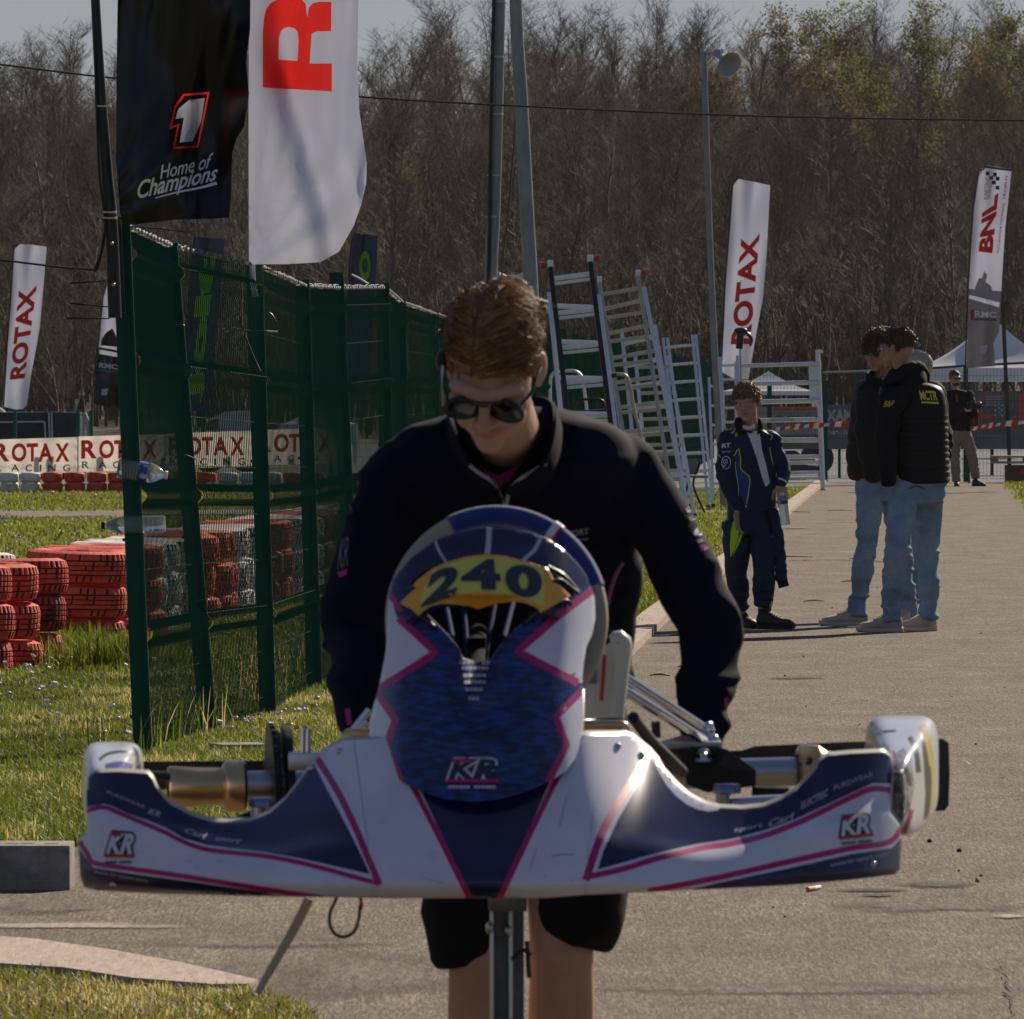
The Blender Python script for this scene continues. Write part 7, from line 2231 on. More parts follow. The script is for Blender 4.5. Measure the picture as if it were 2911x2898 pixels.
collar(mB_, [Q(1648, 735, dB - .12), Q(1636, 728, dB - .05), Q(1650, 718, dB + .08), Q(1676, 716, dB + .12), Q(1690, 724, dB + .02), Q(1678, 734, dB - .1)],
       [Q(1648, 708, dB - .13), Q(1634, 704, dB - .05), Q(1650, 694, dB + .08), Q(1676, 692, dB + .12), Q(1692, 698, dB + .02), Q(1680, 706, dB - .1)], C_black, .015)
jeans(mB_, chip, ckn, can, [(Q(1662, 893, dB), vx(yb, .155), vx(yb + 1.57, .115)), (Q(1663, 925, dB), vx(yb, .165), vx(yb + 1.57, .125)), (Q(1663, 945, dB), vx(yb, .16), vx(yb + 1.57, .12))], .088, 37)
shoe('shoe', (Q(1636, 0, dB).x, dB - .02), (Q(1547, 0, dB).x, dB - .12), mB_, C_shoe, C_sole, can[0] + Vector((.02, 0, 0)))
shoe('shoe', (Q(1722, 0, dB).x, dB + .22), (Q(1690, 0, dB).x, dB + .06), mB_, C_shoe, C_sole, can[1])

# ---------- grey haired man hidden behind them
dC = 60.2
mC = thing('person', 'grey haired man almost hidden behind the man with yellow print, one trainer showing', 'person', (Q(1722, 1180, dC).x, dC, 0))
gR = facing(-95, 8); gh = Q(1726, 698, dC)
gsh = (Q(1708, 778, dC - .1), Q(1738, 776, dC + .14)); gel = (Q(1704, 850, dC - .1), Q(1742, 850, dC + .14)); gwr = (Q(1708, 915, dC - .1), Q(1738, 915, dC + .1))
ghip = (Q(1712, 925, dC - .05), Q(1736, 925, dC + .05)); gkn = (Q(1718, 1045, dC), Q(1728, 1045, dC + .05)); gan = (Q(1716, 1148, dC), Q(1726, 1148, dC + .1))
figure(mC, gh, gR, 1.0, gsh, gel, gwr, ghip, gkn, gan, SK2, [(Q(1722, 780, dC), (.10, .02, 0), (0, .14, 0)), (Q(1722, 850, dC), (.10, 0, 0), (0, .14, 0)), (Q(1722, 930, dC), (.10, 0, 0), (0, .14, 0))])
hair_obj(mC, gh, gR, 1.0, H_grey, 900, std_region(.05, -.02, -.06), lambda p, n: (p.x * 3, .8, -.2), lambda p: .030, .0024, seg=5, seed=51, lift=.3, bulge=None)
mb = MB(); mb.loft([(Q(1722, 752, dC), (.07, 0, 0), (0, .09, 0)), (Q(1722, 766, dC), (.11, 0, 0), (0, .17, 0)), (Q(1722, 840, dC), (.115, 0, 0), (0, .18, 0)), (Q(1722, 915, dC), (.115, 0, 0), (0, .17, 0))], 30, res=20)
for i in (0, 1): mb.tube([gsh[i], gel[i], gwr[i]], [.065, .06, .045], 16, res=14, dome=True)
me = fuse(mb, .008, 4); obj('jacket', me, C_black, mC, angle=180)
jeans(mC, ghip, gkn, gan, [(Q(1722, 900, dC), (.10, 0, 0), (0, .14, 0)), (Q(1722, 935, dC), (.11, 0, 0), (0, .15, 0)), (Q(1722, 950, dC), (.11, 0, 0), (0, .15, 0))], .088, 43)
shoe('shoe', (Q(1732, 0, dC).x, dC + .05), (Q(1700, 0, dC).x, dC - .14), mC, mat('cream_trainer', (.62, .52, .38), .6), C_sole, gan[0])
shoe('shoe', (Q(1738, 0, dC).x, dC + .16), (Q(1712, 0, dC).x, dC + .0), mC, MATS['cream_trainer'], C_sole, gan[1])

# ---------- photographer at the gate
dP = 145.0
mP = thing('person', 'bearded photographer in a black jacket and taupe trousers standing by the far mesh fence', 'person', (Q(1818, 918, dP).x, dP, 0))
pR = facing(28, 10); ph_ = Q(1801, 713, dP)
psh = (Q(1779, 748, dP), Q(1828, 746, dP)); pel = (Q(1782, 786, dP - .1), Q(1838, 782, dP - .1)); pwr = (Q(1818, 776, dP - .3), Q(1838, 770, dP - .35))
phip = (Q(1797, 815, dP), Q(1818, 815, dP)); pkn = (Q(1802, 862, dP), Q(1834, 858, dP - .05)); pan = (Q(1804, 908, dP), Q(1841, 902, dP))
figure(mP, ph_, pR, 1.0, psh, pel, pwr, phip, pkn, pan, SK1, [(Q(1804, 748, dP), (.16, 0, 0), (0, .09, 0)), (Q(1806, 785, dP), (.16, 0, 0), (0, .10, 0)), (Q(1808, 820, dP), (.15, 0, 0), (0, .10, 0))], [(pwr[0], Vector((.9, -.3, 0)), Vector((0, 0, 1)), dict(curl=.4, thumb=-1)), (pwr[1], Vector((-.5, -.4, .2)), Vector((0, 0, 1)), dict(curl=.5))], vox=.009)
hair_obj(mP, ph_, pR, 1.0, H_dark, 500, std_region(.05, -.01, -.05), lambda p, n: (p.x * 3, .8, .1), lambda p: .025, .004, seg=4, seed=61, lift=.4, bulge=None)
mb = MB(); mb.ell(ph_ + pR @ Vector((0, -.052, -.088)), (.052, .048, .034), pR, 18); obj('beard', mb, H_dark, mP)
mb = MB()
for s in (-1, 1): mb.ell(ph_ + pR @ Vector((s * .032, -.094, .0)), (.024, .006, .013), pR, 12)
mb.tube([ph_ + pR @ Vector(q) for q in ((-.08, -.0, .004), (-.062, -.09, .006), (0, -.105, .008), (.062, -.09, .006), (.08, 0, .004))], .004, 6, res=16)
obj('sunglasses', mb, M_lens, mP)
mb = MB()
mb.loft([(Q(1803, 736, dP), (.09, 0, 0), (0, .08, 0)), (Q(1804, 743, dP), (.18, 0, 0), (0, .10, 0)), (Q(1806, 775, dP), (.20, 0, 0), (0, .13, 0)), (Q(1808, 813, dP), (.19, 0, 0), (0, .13, 0))], 30, p=2.5, res=20)
for i in (0, 1): mb.tube([psh[i], pel[i], pwr[i]], [.075, .066, .045], 16, res=16, dome=True)
me = fuse(mb, .01, 3); wrinkle(me, .008, 10, 10, 14, 71); pj = obj('jacket', me, C_black, mP, angle=180); pjb = bvh_of(pj)
lay_strips('red_piping', [(B3([(1205, 870), (1215, 930)]), 3), (B3([(1125, 1080), (1135, 1180)]), 2.5)], mat('red_piping_cloth', (.55, .03, .02), .6), pj, pjb, .01, 6)
mb = MB()
mb.loft([(Q(1808, 806, dP), (.165, 0, 0), (0, .11, 0)), (Q(1808, 822, dP), (.175, 0, 0), (0, .12, 0)), (Q(1808, 832, dP), (.16, 0, 0), (0, .11, 0))], 24, res=8)
for i in (0, 1): mb.tube([phip[i], phip[i].lerp(pkn[i], .5), pkn[i], pan[i]], [.10, .092, .078, .062], 16, res=16)
me = fuse(mb, .009, 3); wrinkle(me, .010, 8, 8, 16, 73); obj('trousers', me, C_chino, mP, angle=180)
shoe('shoe', (Q(1806, 0, dP).x, dP + .10), (Q(1804, 0, dP).x, dP - .16), mP, C_boot, C_boot, pan[0])
shoe('shoe', (Q(1836, 0, dP).x, dP + .06), (Q(1857, 0, dP).x, dP - .16), mP, C_boot, C_boot, pan[1])
cm = thing('camera', 'black camera with a hanging strap held by the photographer', 'camera', Q(1838, 768, dP - .4))
mb = MB(); c_ = Q(1834, 766, dP - .42); mb.box(c_, (.15, .09, .10), bev=.015); mb.box(c_ + Vector((0, 0, .06)), (.06, .06, .035), bev=.01); obj('camera_body', mb, M_black, cm)
mb = MB(); mb.tube([c_ + Vector((.05, -.03, 0)), c_ + Vector((.15, -.10, .0))], [.042, .048], 18); obj('lens', mb, M_black, cm)
mb = MB(); mb.tube([Q(1842, 758, dP - .4), Q(1852, 762, dP - .4), Q(1858, 778, dP - .4)], .012, 8, res=10); obj('strap', mb, M_black, cm)
bg_ = thing('shoulder_bag', 'black shoulder bag with a red zip at the hip of the photographer', 'bag', Q(1838, 800, dP - .1))
mb = MB(); mb.box(Q(1838, 790, dP - .05), (.13, .16, .24), bev=.03); obj('bag_body', mb, M_black, bg_)
mb = MB(); mb.tube([Q(1837, 785, dP - .15), Q(1837, 802, dP - .15)], .009, 6); obj('red_zip', mb, MATS['red_piping_cloth'], bg_)
# ------------------------------------------------------------------ ladders leaning along the fence
M_alu = mat('aluminium', (.62, .64, .67), .42, .75, col2=(.72, .74, .76), scale=12)
M_alub = mat('weathered_aluminium', (.42, .38, .32), .45, .65, col2=(.52, .48, .41), scale=9)
M_redcap = mat('red_rubber', (.42, .025, .015), .5)
M_orange = mat('orange_plastic', (.60, .18, .03), .5)
def foot_of(top, slope, d):
    """follow a rail from its top pixel (overview) down to the ground"""
    yg = 739 + EYE * 18000 / d
    return (top[0] + slope * (yg - top[1]), yg)
def c5(p): q = C5([p])[0]; return (q[0] / 1.5068, q[1] / 1.5068)
LG = 'ladders leaning along the fence'
def ladder(label, tl, tr_, sl, sr, d, n, railm, rungm, rw=.03, rd=.07, rh=.03,  caps=None, lean=.55, first=.25, group=LG, double=False):
    """tl, tr_: rail tops (overview pixels); sl, sr: sideways slope of each rail"""
    rw *= 1.3; rh *= 1.15
    fl, fr = foot_of(tl, sl, d), foot_of(tr_, sr, d)
    A, B = Q(tl[0], tl[1], d), Q(tr_[0], tr_[1], d)
    a, b = Q(fl[0], fl[1], d), Q(fr[0], fr[1], d)
    a.z = b.z = 0
    for v in (A, B): v.y += lean * v.z / 2.2
    t = thing('ladder', label, 'ladder', (a + b) / 2, group)
    ax = (B - A).normalized()
    for lo, hi in ((a, A), (b, B)):
        mb = MB(); mb.bar(lo, hi, rw, rd, side=ax, bev=.004); obj('rail', mb, railm, t)
        mb = MB(); mb.bar(lo - (hi - lo).normalized() * .0, lo + (hi - lo).normalized() * .06, rw + .012, rd + .012, side=ax, bev=.004); obj('rubber_foot', mb, M_black, t)
    for k in range(n):
        f = first / max(A.z, .1) + (1 - (first + .12) / max(A.z, .1)) * k / (n - 1)
        p, q = a.lerp(A, f), b.lerp(B, f)
        mb = MB()
        if double:
            mb.bar(p + Vector((0, 0, rh * .35)), q + Vector((0, 0, rh * .35)), .05, rh * .9, side=(0, 1, 0), bev=.003)
            mb.bar(p + Vector((0, -.012, -rh * .55)), q + Vector((0, -.012, -rh * .55)), .03, rh * .6, side=(0, 1, 0), bev=.003)
        else:
            mb.bar(p, q, .035, rh, side=(0, 1, 0), bev=.004)
        obj('rung', mb, rungm, t)
    if caps:
        for hi, s in ((A, -1), (B, 1)):
            mb = MB(); c = hi + ax * (s * .045) + Vector((0, 0, .03)); mb.tube([hi + Vector((0, 0, .03)), c], .012, 8); mb.tube([c, c + ax * (s * .035)], [.030, .032], 12, dome=False); obj('cap', mb, caps, t)
            mb = MB(); mb.bar(hi, hi + Vector((0, 0, .07)), rw + .01, rd * .8, side=ax, bev=.006); obj('end_fitting', mb, M_alu, t)
    return t
ladder('tall ladder with black rails, broad silver rungs and red end caps', c5((80, 190)), c5((447, 140)), .118, .125, 86, 8, M_black, M_alu, .034, .08, .045, M_redcap, double=True)
ladder('silver rail ladder standing just behind the black railed ladder', c5((70, 420)), c5((520, 440)), .095, .125, 87.5, 7, M_alu, M_alu, .034, .07, .04)
ladder('dull beige extension ladder beside the black railed ladder', c5((530, 330)), c5((885, 270)), .155, .150, 98, 10, M_alub, M_alub, .03, .07, .035, M_redcap)
ladder('silver extension ladder propped on the beige ladder', c5((548, 470)), c5((938, 370)), .150, .190, 99.5, 9, M_alu, M_alub, .03, .07, .038)
ladder('narrow silver ladder whose right rail ends in a black knob', c5((735, 790)), c5((1035, 715)), .10, .175, 106, 8, M_alu, M_alu, .03, .06, .05)
ladder('short folded ladder leaning between the extension ladders', c5((858, 1010)), c5((1160, 1000)), .09, .16, 108, 6, M_alu, M_alub, .03, .06, .035)
ladder('bright double railed aluminium ladder with rounded tops, front section', c5((1112, 835)), c5((1380, 808)), .115, .088, 116, 9, M_alu, M_alu, .026, .05, .03)
ladder('rear section of the bright double railed aluminium ladder', c5((1150, 832)), c5((1412, 806)), .125, .095, 117.2, 9, M_alu, M_alu, .026, .05, .03)
ladder('small step ladder with an orange top behind the speaker pole', c5((1530, 1195)), c5((1640, 1190)), .03, .05, 124, 6, M_alu, M_alu, .026, .05, .03)
ladder('ladder standing behind the boy next to the scaffold frame', c5((1632, 1010)), c5((1790, 1000)), .05, .03, 130, 9, M_alu, M_alu, .03, .05, .03)
kb = thing('step_stool', 'step stool with a black platform and round silver hand rails among the ladders', 'step ladder', (Q(1130, 1000, 90).x, 90, 0))
def c5p(pts, d): return [P(*q, d) for q in C5(pts)]
for pts, m, r, d in (([(85, 2300), (78, 1480), (78, 1240), (110, 1155), (200, 1140), (300, 1140), (352, 1175), (372, 1230), (410, 1500), (470, 2300)], M_alu, .016, 90.5), ([(620, 2400), (612, 1600), (610, 1230), (640, 1175), (740, 1172), (785, 1210), (815, 1330), (850, 1520), (900, 1720), (990, 2300)], M_alub, .017, 89), ([(300, 1520), (305, 1440), (345, 1405), (440, 1395), (535, 1400), (570, 1440), (580, 1510)], M_black, .012, 89.5)):
    mb = MB(); mb.tube(c5p(pts, d), r, 10, res=50); obj('hand_rail', mb, m, kb)
mb = MB(); a_, b_ = c5p([(345, 1520), (680, 1498)], 89.5); mb.bar(a_, b_, .35, .045, side=(0, 1, 0), bev=.01); obj('platform', mb, M_black, kb)
for s in (430, 610):
    mb = MB(); a_ = c5p([(s, 1530)], 89.4)[0]; mb.bar(a_, Vector((a_.x + .05, a_.y, 0)), .04, .05, side=(1, 0, 0)); obj('leg', mb, M_black, kb)
mb = MB()
mb.tube(c5p([(635, 1185), (655, 1180), (680, 1176)], 88.98), .021, 10); obj('grip', mb, M_black, kb)
ch_ = thing('folding_chair', 'grey folding chair standing among the ladder feet', 'chair', (Q(1310, 945, 112).x, 112, 0))
mb = MB()
pl = A6([(965, 1295), (1030, 1290), (1045, 1320), (1030, 1385), (975, 1390), (955, 1340)])
mb.prism(pl, lambda x, y: P(x, y, 112), lambda x, y: P(x, y, 112.03)); obj('backrest', mb, mat('grey_plastic', (.20, .195, .185), .5), ch_)
mb = MB(); a_ = P(*A6([(1000, 1400)])[0], 112); mb.box((a_.x, 111.8, .45), (.36, .38, .03), bev=.01); obj('seat', mb, MATS['grey_plastic'], ch_)
for pts in ([(1040, 1295), (1043, 1330), (1005, 1440), (1040, 1540), (1090, 1650)], [(960, 1295), (975, 1420), (960, 1500), (935, 1650)]):
    mb = MB(); mb.tube([P(*q, 111.95) for q in A6(pts)], .014, 8, res=14); obj('leg', mb, M_black, ch_)

# ------------------------------------------------------------------ poles, horn speakers, overhead cable
M_pole = mat('galvanised_pole', (.20, .215, .23), .5, .55, col2=(.30, .315, .33), scale=7, stretch=(1, 1, .3), bump=.1, bscale=30)
def lamp_pole(label, pts, d, r0, r1, ground_px):
    t = thing('light_pole', label, 'pole', (Q(ground_px, 900, d).x, d, 0), 'tall galvanised poles')
    P_ = [Q(*q, d) for q in pts]
    P_.append(Vector((Q(ground_px, 0, d).x, d, 0)))
    n = len(P_)
    mb = MB(); mb.tube(P_, [r0 + (r1 - r0) * i / (n - 1) for i in range(n)], 20, res=24); obj('shaft', mb, M_pole, t)
    return t
lp = lamp_pole('galvanised pole carrying a black cable held with pale ties, beside a plain pole', [(955, -420), (943, 0), (938, 200), (932, 400), (926, 530)], 106, .062, .075, 915)
mb = MB(); mb.tube([Q(x, y, 105.9) for x, y in ((944, -420), (932, 0), (927, 200), (924, 380), (921, 540), (908, 800))], .022, 8, res=20); obj('black_cable', mb, M_tie, lp)
for q in ((942, 3), (938, 107), (936, 215), (932, 331), (929, 409)):
    mb = MB(); c = Q(q[0], q[1], 105.9); mb.lathe([(.076, -.010), (.080, 0), (.076, .010)], (c.x, 106, c.z), 20); obj('pale_tie', mb, mat('pale_tie', (.45, .44, .42), .5), lp)
lp2 = lamp_pole('plain galvanised pole leaning slightly, the thicker of the pair', [(968, -420), (973, 0), (984, 200), (994, 400), (1003, 570)], 103, .066, .084, 1022)
mb = MB(); mb.tube([Q(x, y, 104.5) for x, y in ((976, 150), (972, 240), (964, 340), (958, 420), (952, 450), (946, 530), (940, 560))], .011, 8, res=24)
mb.tube([Q(x, y, 104.4) for x, y in ((953, 418), (962, 416), (968, 426), (960, 424), (956, 434), (970, 445))], .011, 8, res=14)
tag(obj('rope', mb, mat('brown_rope', (.10, .08, .05), .8)), 'thin knotted brown rope hanging between the two galvanised poles', 'rope')
def horn(parent, c, dirv, L, r0, r1, m):
    R = Vector(dirv).normalized().to_track_quat('Z', 'Y').to_matrix()
    mb = MB()
    mb.lathe([(.001, -.10 * L / .3), (r0, -.10 * L / .3), (r0, 0), (r0 * .8, .01), (r0, L * .3), (r0 * 1.6, L * .6), (r1 * .75, L * .88), (r1, L), (r1 * .97, L * .99), (r1 * .6, L * .78), (r0 * 1.2, L * .5), (.02, L * .42), (.001, L * .42)], c, 32, 0, R)
    return obj('horn', mb, m, parent)
M_horn = mat('grey_horn', (.30, .33, .35), .45, col2=(.36, .39, .41), scale=6)
sp_ = thing('horn_speaker', 'grey horn loudspeaker on top of a slender pole', 'speaker pole', (Q(1366, 960, 118).x, 118, 0))
mb = MB(); mb.tube([Q(1328, 98, 118), Q(1331, 200, 118), Q(1338, 420, 118), Q(1347, 640, 118), Q(1356, 800, 118), Vector((Q(1366, 0, 118).x, 118, 0))], [.036, .037, .038, .042, .044, .046], 14, res=20); obj('shaft', mb, M_pole, sp_)
horn(sp_, Q(1358, 106, 117.9), (.55, -1, -.55), .26, .045, .165, M_horn)
mb = MB(); mb.tube([Q(1328, 102, 118), Q(1342, 100, 118), Q(1356, 104, 117.95)], .016, 8); mb.tube([Q(1346, 98, 118), Q(1348, 112, 118)], .012, 8); mb.tube([Q(1352, 98, 118), Q(1362, 97, 117.9)], .03, 10); obj('bracket', mb, M_galv, sp_)
s2 = thing('horn_speaker', 'small pale horn loudspeaker showing just above the hair of the bending man', 'speaker', Q(965, 560, 112))
horn(s2, Q(970, 524, 112), (1, -.35, .05), .16, .03, .085, mat('pale_horn', (.55, .56, .58), .4))
horn(s2, Q(958, 524, 112), (-1, -.3, .05), .12, .03, .07, MATS['pale_horn'])
mb = MB(); mb.tube([Q(964, 526, 112), Q(964, 560, 112), Vector((Q(964, 0, 112).x, 112, 0))], .02, 8); obj('stand', mb, M_galv, s2)
mb = MB(); mb.tube([Q(x, y, 96) for x, y in ((-200, 100), (0, 122), (219, 148), (470, 165), (676, 183), (950, 199), (1330, 216), (1600, 223), (1932, 228), (2200, 231))], .010, 6, res=40)
tag(obj('overhead_cable', mb, M_tie), 'thin black cable stretched high across the whole view', 'cable')
mb = MB(); mb.tube([Q(x, y, 37.5) for x, y in ((-60, 488), (0, 491), (60, 498), (120, 505), (182, 510))], .0042, 6, res=20)
tag(obj('cable', mb, M_tie), 'sagging black cable running to the flag pole from the side', 'cable')

# ------------------------------------------------------------------ scaffold frame across the lane, far fence, tape
def z7(p): q = Z7([p])[0]; return (q[0] / 1.5068, q[1] / 1.5068)
sf = thing('scaffold_frame', 'aluminium scaffold frame with nine horizontal bars standing on edge', 'scaffold', (Q(1480, 926, 139).x, 139, 0))
mb = MB(); t_, b_ = Q(*z7((778, 278)), 139), Q(*z7((805, 1000)), 139); b_.z = 0; mb.tube([b_, t_], .036, 14); mb.box(t_ + Vector((.02, 0, .01)), (.11, .06, .05), bev=.008); obj('upright', mb, M_alu, sf)
mb = MB(); t_, b_ = Q(*z7((752, 330)), 139), Q(*z7((760, 520)), 139); mb.bar(b_, t_, .13, .02, side=(1, 0, 0)); obj('gusset', mb, M_alu, sf)
mb = MB(); t_, b_ = Q(*z7((355, 325)), 139), Q(*z7((360, 1000)), 139); b_.z = 0; mb.tube([b_, t_], .034, 14); obj('upright', mb, M_alu, sf)
for y0_, y1_, th in ((350, 338, .030), (445, 435, .032), (540, 530, .036), (636, 628, .034), (738, 735, .036), (828, 822, .032), (858, 852, .028), (912, 905, .028), (940, 935, .026)):
    mb = MB(); mb.tube([Q(*z7((345, y0_)), 138.95), Q(*z7((790, y1_)), 138.95)], th, 12); obj('bar', mb, M_alu, sf)
mb = MB(); mb.box(Q(*z7((600, 628)), 138.9), (.34, .08, .05), bev=.01); obj('coupler', mb, M_galv, sf)
mb = MB(); mb.box(Q(*z7((803, 1000)), 139) * 1.0, (.09, .09, .04), bev=.01); obj('foot', mb, M_black, sf)
mk = thing('light_stand', 'black clamp head on a thin stand in front of the white flag', 'stand', (Q(1397, 900, 136).x, 136, 0))
mb = MB(); mb.tube([Vector((Q(1400, 0, 136).x, 136, 0)), Q(1398, 720, 136), Q(1396, 640, 136)], .016, 8); obj('stand_tube', mb, M_galv, mk)
mb = MB(); a6 = lambda p: P(*A6([p])[0], 135.9)
mb.tube([a6((1285, 625)), a6((1290, 560)), a6((1292, 520))], [.05, .055, .045], 10); mb.ell(a6((1295, 515)), (.10, .06, .05)); mb.tube([a6((1310, 520)), a6((1345, 540)), a6((1362, 575)), a6((1350, 610))], [.02, .03, .02, .012], 8, res=12); obj('clamp_head', mb, M_black, mk)

rf = thing('mesh_fence', 'green welded mesh fence closing the end of the lane', 'fence', (Q(1700, 912, 152).x, 152, 0))
for px, top in ((1408, 722), (1452, 720), (1557, 718), (1619, 708), (1740, 700), (1822, 690), (1992, 690)):
    mb = MB(); a_ = Q(px, top, 152); mb.bar(Vector((a_.x, 152, 0)), a_, .075, .06, side=(1, 0, 0), bev=.004); obj('post', mb, M_green, rf)
mb = MB(); a_ = Q(1891, 553, 151.8); mb.bar(Vector((Q(1906, 0, 151.8).x, 151.8, 0)), a_, .06, .05, side=(1, 0, 0)); obj('tall_post', mb, mat('rusty_post', (.07, .04, .03), .7, col2=(.02, .04, .03), scale=4), rf)
xl, xr = Q(1395, 0, 152.1).x, Q(2000, 0, 152.1).x
mb = MB()
for xx_ in np.arange(xl, xr, .055): mb.tube([(xx_, 152.1, .05), (xx_, 152.1, 1.80)], .0028, 3, caps=False)
for z in np.arange(.1, 1.82, .2): mb.tube([(xl, 152.1, z), (xr, 152.1, z)], .0035, 3, caps=False)
obj('mesh_panel', mb, M_gwire, rf)
mb = MB(); mb.tube([Q(1553, 703, 152), Q(1650, 700, 152)], .016, 8); obj('top_rail', mb, M_galv, rf)
mb = MB(); mb.tube([Q(1738, 696, 152), Q(1830, 690, 152), Q(1990, 682, 152)], .02, 8); obj('top_rail', mb, M_green, rf)
mb = MB(); mb.tube([Q(1400, 915, 151.95), Q(1990, 911, 151.95)], .018, 8); obj('bottom_rail', mb, M_galv, rf)
# barrier tape: red and white slanting blocks on one ribbon
M_tr, M_tw = mat('tape_red', (.62, .02, .02), .4), mat('tape_white', (.75, .73, .72), .4)
def tape(label, pts, d):
    s = spline(pts, 60); mb = MB()
    for i in range(59):
        a, b = s[i], s[i + 1]
        h0 = 4.2 + 1.2 * math.sin(i * .5); tw = .03 * math.sin(i * .4)
        mb.add([Q(a[0], a[1] - h0, d + tw), Q(b[0], b[1] - h0, d + tw), Q(b[0] - 3, b[1] + h0, d - tw), Q(a[0] - 3, a[1] + h0, d - tw)], [(3, 2, 1, 0)], (i // 3) % 2)
    tag(obj('barrier_tape', mb, [M_tr, M_tw], smooth=False), label, 'tape')
tape('red and white barrier tape tied behind the boy to the scaffold frame', [(1455, 814), (1500, 806), (1545, 803), (1600, 800), (1700, 800)], 138)
tape('red and white barrier tape running from the photographer along the fence', [(1800, 815), (1850, 806), (1900, 800), (1990, 792)], 146)

# ------------------------------------------------------------------ paddock beyond the fence
M_tent = cloth_translucent('tent_fabric', (.70, .72, .74), .3)
def tent(label, cx, eave_y, peak_y, halfw, d, val=24):
    c = Q(cx, eave_y, d); hw = halfw / 18000 * d; pk = Q(cx, peak_y, d)
    t = thing('marquee_tent', label, 'tent', (c.x, d + hw, 0), 'white tents in the paddock')
    corners = [Vector((c.x - hw, d, c.z)), Vector((c.x + hw, d, c.z)), Vector((c.x + hw, d + 2 * hw, c.z)), Vector((c.x - hw, d + 2 * hw, c.z))]
    top = Vector((c.x, d + hw, pk.z))
    mb = MB(); n = 10
    for i in range(4):
        a, b = corners[i], corners[(i + 1) % 4]
        V = []
        for j in range(n + 1):
            f = j / n; k = f ** 1.0
            for m_ in range(n + 1):
                e = a.lerp(b, m_ / n)
                p = e.lerp(top, f); p.z = c.z + (top.z - c.z) * (f ** 1.55)
                V.append(p)
        mb.add(V, [(j * (n + 1) + m_, j * (n + 1) + m_ + 1, (j + 1) * (n + 1) + m_ + 1, (j + 1) * (n + 1) + m_) for j in range(n) for m_ in range(n)])
    obj('roof', mb, M_tent, t, angle=50)
    mb = MB(); h = val / 18000 * d
    for i in range(4):
        a, b = corners[i], corners[(i + 1) % 4]
        mb.add([a, b, b - Vector((0, 0, h)), a - Vector((0, 0, h))], [(0, 1, 2, 3)])
    obj('valance', mb, M_tent, t, smooth=False)
    for q in corners:
        mb = MB(); mb.tube([Vector((q.x, q.y, 0)), q], .035, 8); obj('pole', mb, M_alu, t)
tent('large white peaked marquee behind the photographer', 1880, 694, 598, 150, 205, 26)
tent('low white tent behind the scaffold frame', 1452, 738, 700, 88, 260, 8)
tent('white tent top peeping above the far left container', -8, 792, 764, 46, 210, 6)
tent('white tent seen through the green fence', 600, 800, 752, 70, 190, 40)
van = thing('delivery_van', 'pale van parked in the paddock seen through the second fence panel', 'van', (Q(430, 840, 170).x, 170, 0))
mb = MB(); mb.prism(D([(370, 815), (395, 790), (425, 777), (475, 774), (485, 850), (370, 850)]), lambda x, y: P(x, y, 170), lambda x, y: P(x, y, 171.8)); obj('body', mb, mat('van_paint', (.55, .56, .58), .3), van, angle=25)
mb = MB(); mb.prism(D([(378, 812), (398, 793), (412, 788), (412, 812)]), lambda x, y: P(x, y, 169.98), lambda x, y: P(x, y, 170.0)); obj('window', mb, M_lens, van)
for px in (395, 465):
    mb = MB(); c = Q(px, 848, 169.95); mb.lathe([(.08, -.05), (.25, -.07), (.30, -.05), (.30, .05), (.25, .07), (.08, .05)], (c.x, 170.0, .30), 24, 0, Matrix.Rotation(math.radians(90), 3, 'X')); obj('wheel', mb, M_black, van)
# advertising wall: seen from the back, so its lettering is reversed
M_wall = mat('beige_banner', (.30, .265, .225), .7, col2=(.38, .34, .29), scale=1.5)
M_wall2 = mat('brown_banner', (.14, .128, .112), .8, col2=(.19, .175, .155), scale=2)
M_bb = mat('blue_grey_banner', (.10, .125, .165), .6, col2=(.13, .155, .19), scale=3)
M_bsand = mat('sand_print', (.46, .42, .36), .7)
M_bred2 = mat('faded_red_print', (.50, .10, .07), .7)
M_bgry = mat('faded_grey_print', (.36, .36, .33), .7)
def flat(name, label, px, d, m, cat, th=.04, ret_b=False, group=None):
    t = thing(name, label, cat, (Q(px[0], 0, d).x, d, 0), group)
    a_, b_ = Q(px[0], px[3], d), Q(px[2], px[1], d)
    mb = MB(); mb.box(((a_.x + b_.x) / 2, d + th / 2, (a_.z + b_.z) / 2), (b_.x - a_.x, th, b_.z - a_.z)); o = obj('panel', mb, m, t, smooth=False)
    for px_ in np.linspace(px[0] + 4, px[2] - 4, 3):
        mb = MB(); q = Q(px_, 0, d + .08); mb.bar(Vector((q.x, d + .08, 0)), Vector((q.x, d + .08, b_.z)), .05, .04, side=(1, 0, 0)); obj('post', mb, M_green, t)
    return t, o
t, o_ = flat('advertising_hoarding', 'low dark hoarding running along the pit lane behind the scaffold frame', (1400, 820, 2000, 848), 158, M_wall2, 'hoarding')
t, o_ = flat('advertising_hoarding', 'beige hoarding with faded red print behind the scaffold frame', (1400, 768, 1552, 820), 160, M_wall, 'hoarding')
bv = bvh_of(o_); mb = MB()
for x0_, x1_, y_ in ((1460, 1492, 771), (1496, 1540, 771)): decal(mb, np.array(D([(x0_, y_ + 4), (x1_, y_ + 4), (x1_, y_ - 2), (x0_, y_ - 2)])), [(0, 1, 2, 3)], bv, .02, 40)
obj('red_bar', mb, M_bred2, o_, smooth=False)
mb = MB(); decal_text(mb, 'MICRO', D([(1545, 803), (1460, 803), (1460, 784), (1545, 784)]), bv, .04, 0, .02, 30); obj('dark_lettering', mb, M_bb, o_, smooth=False)
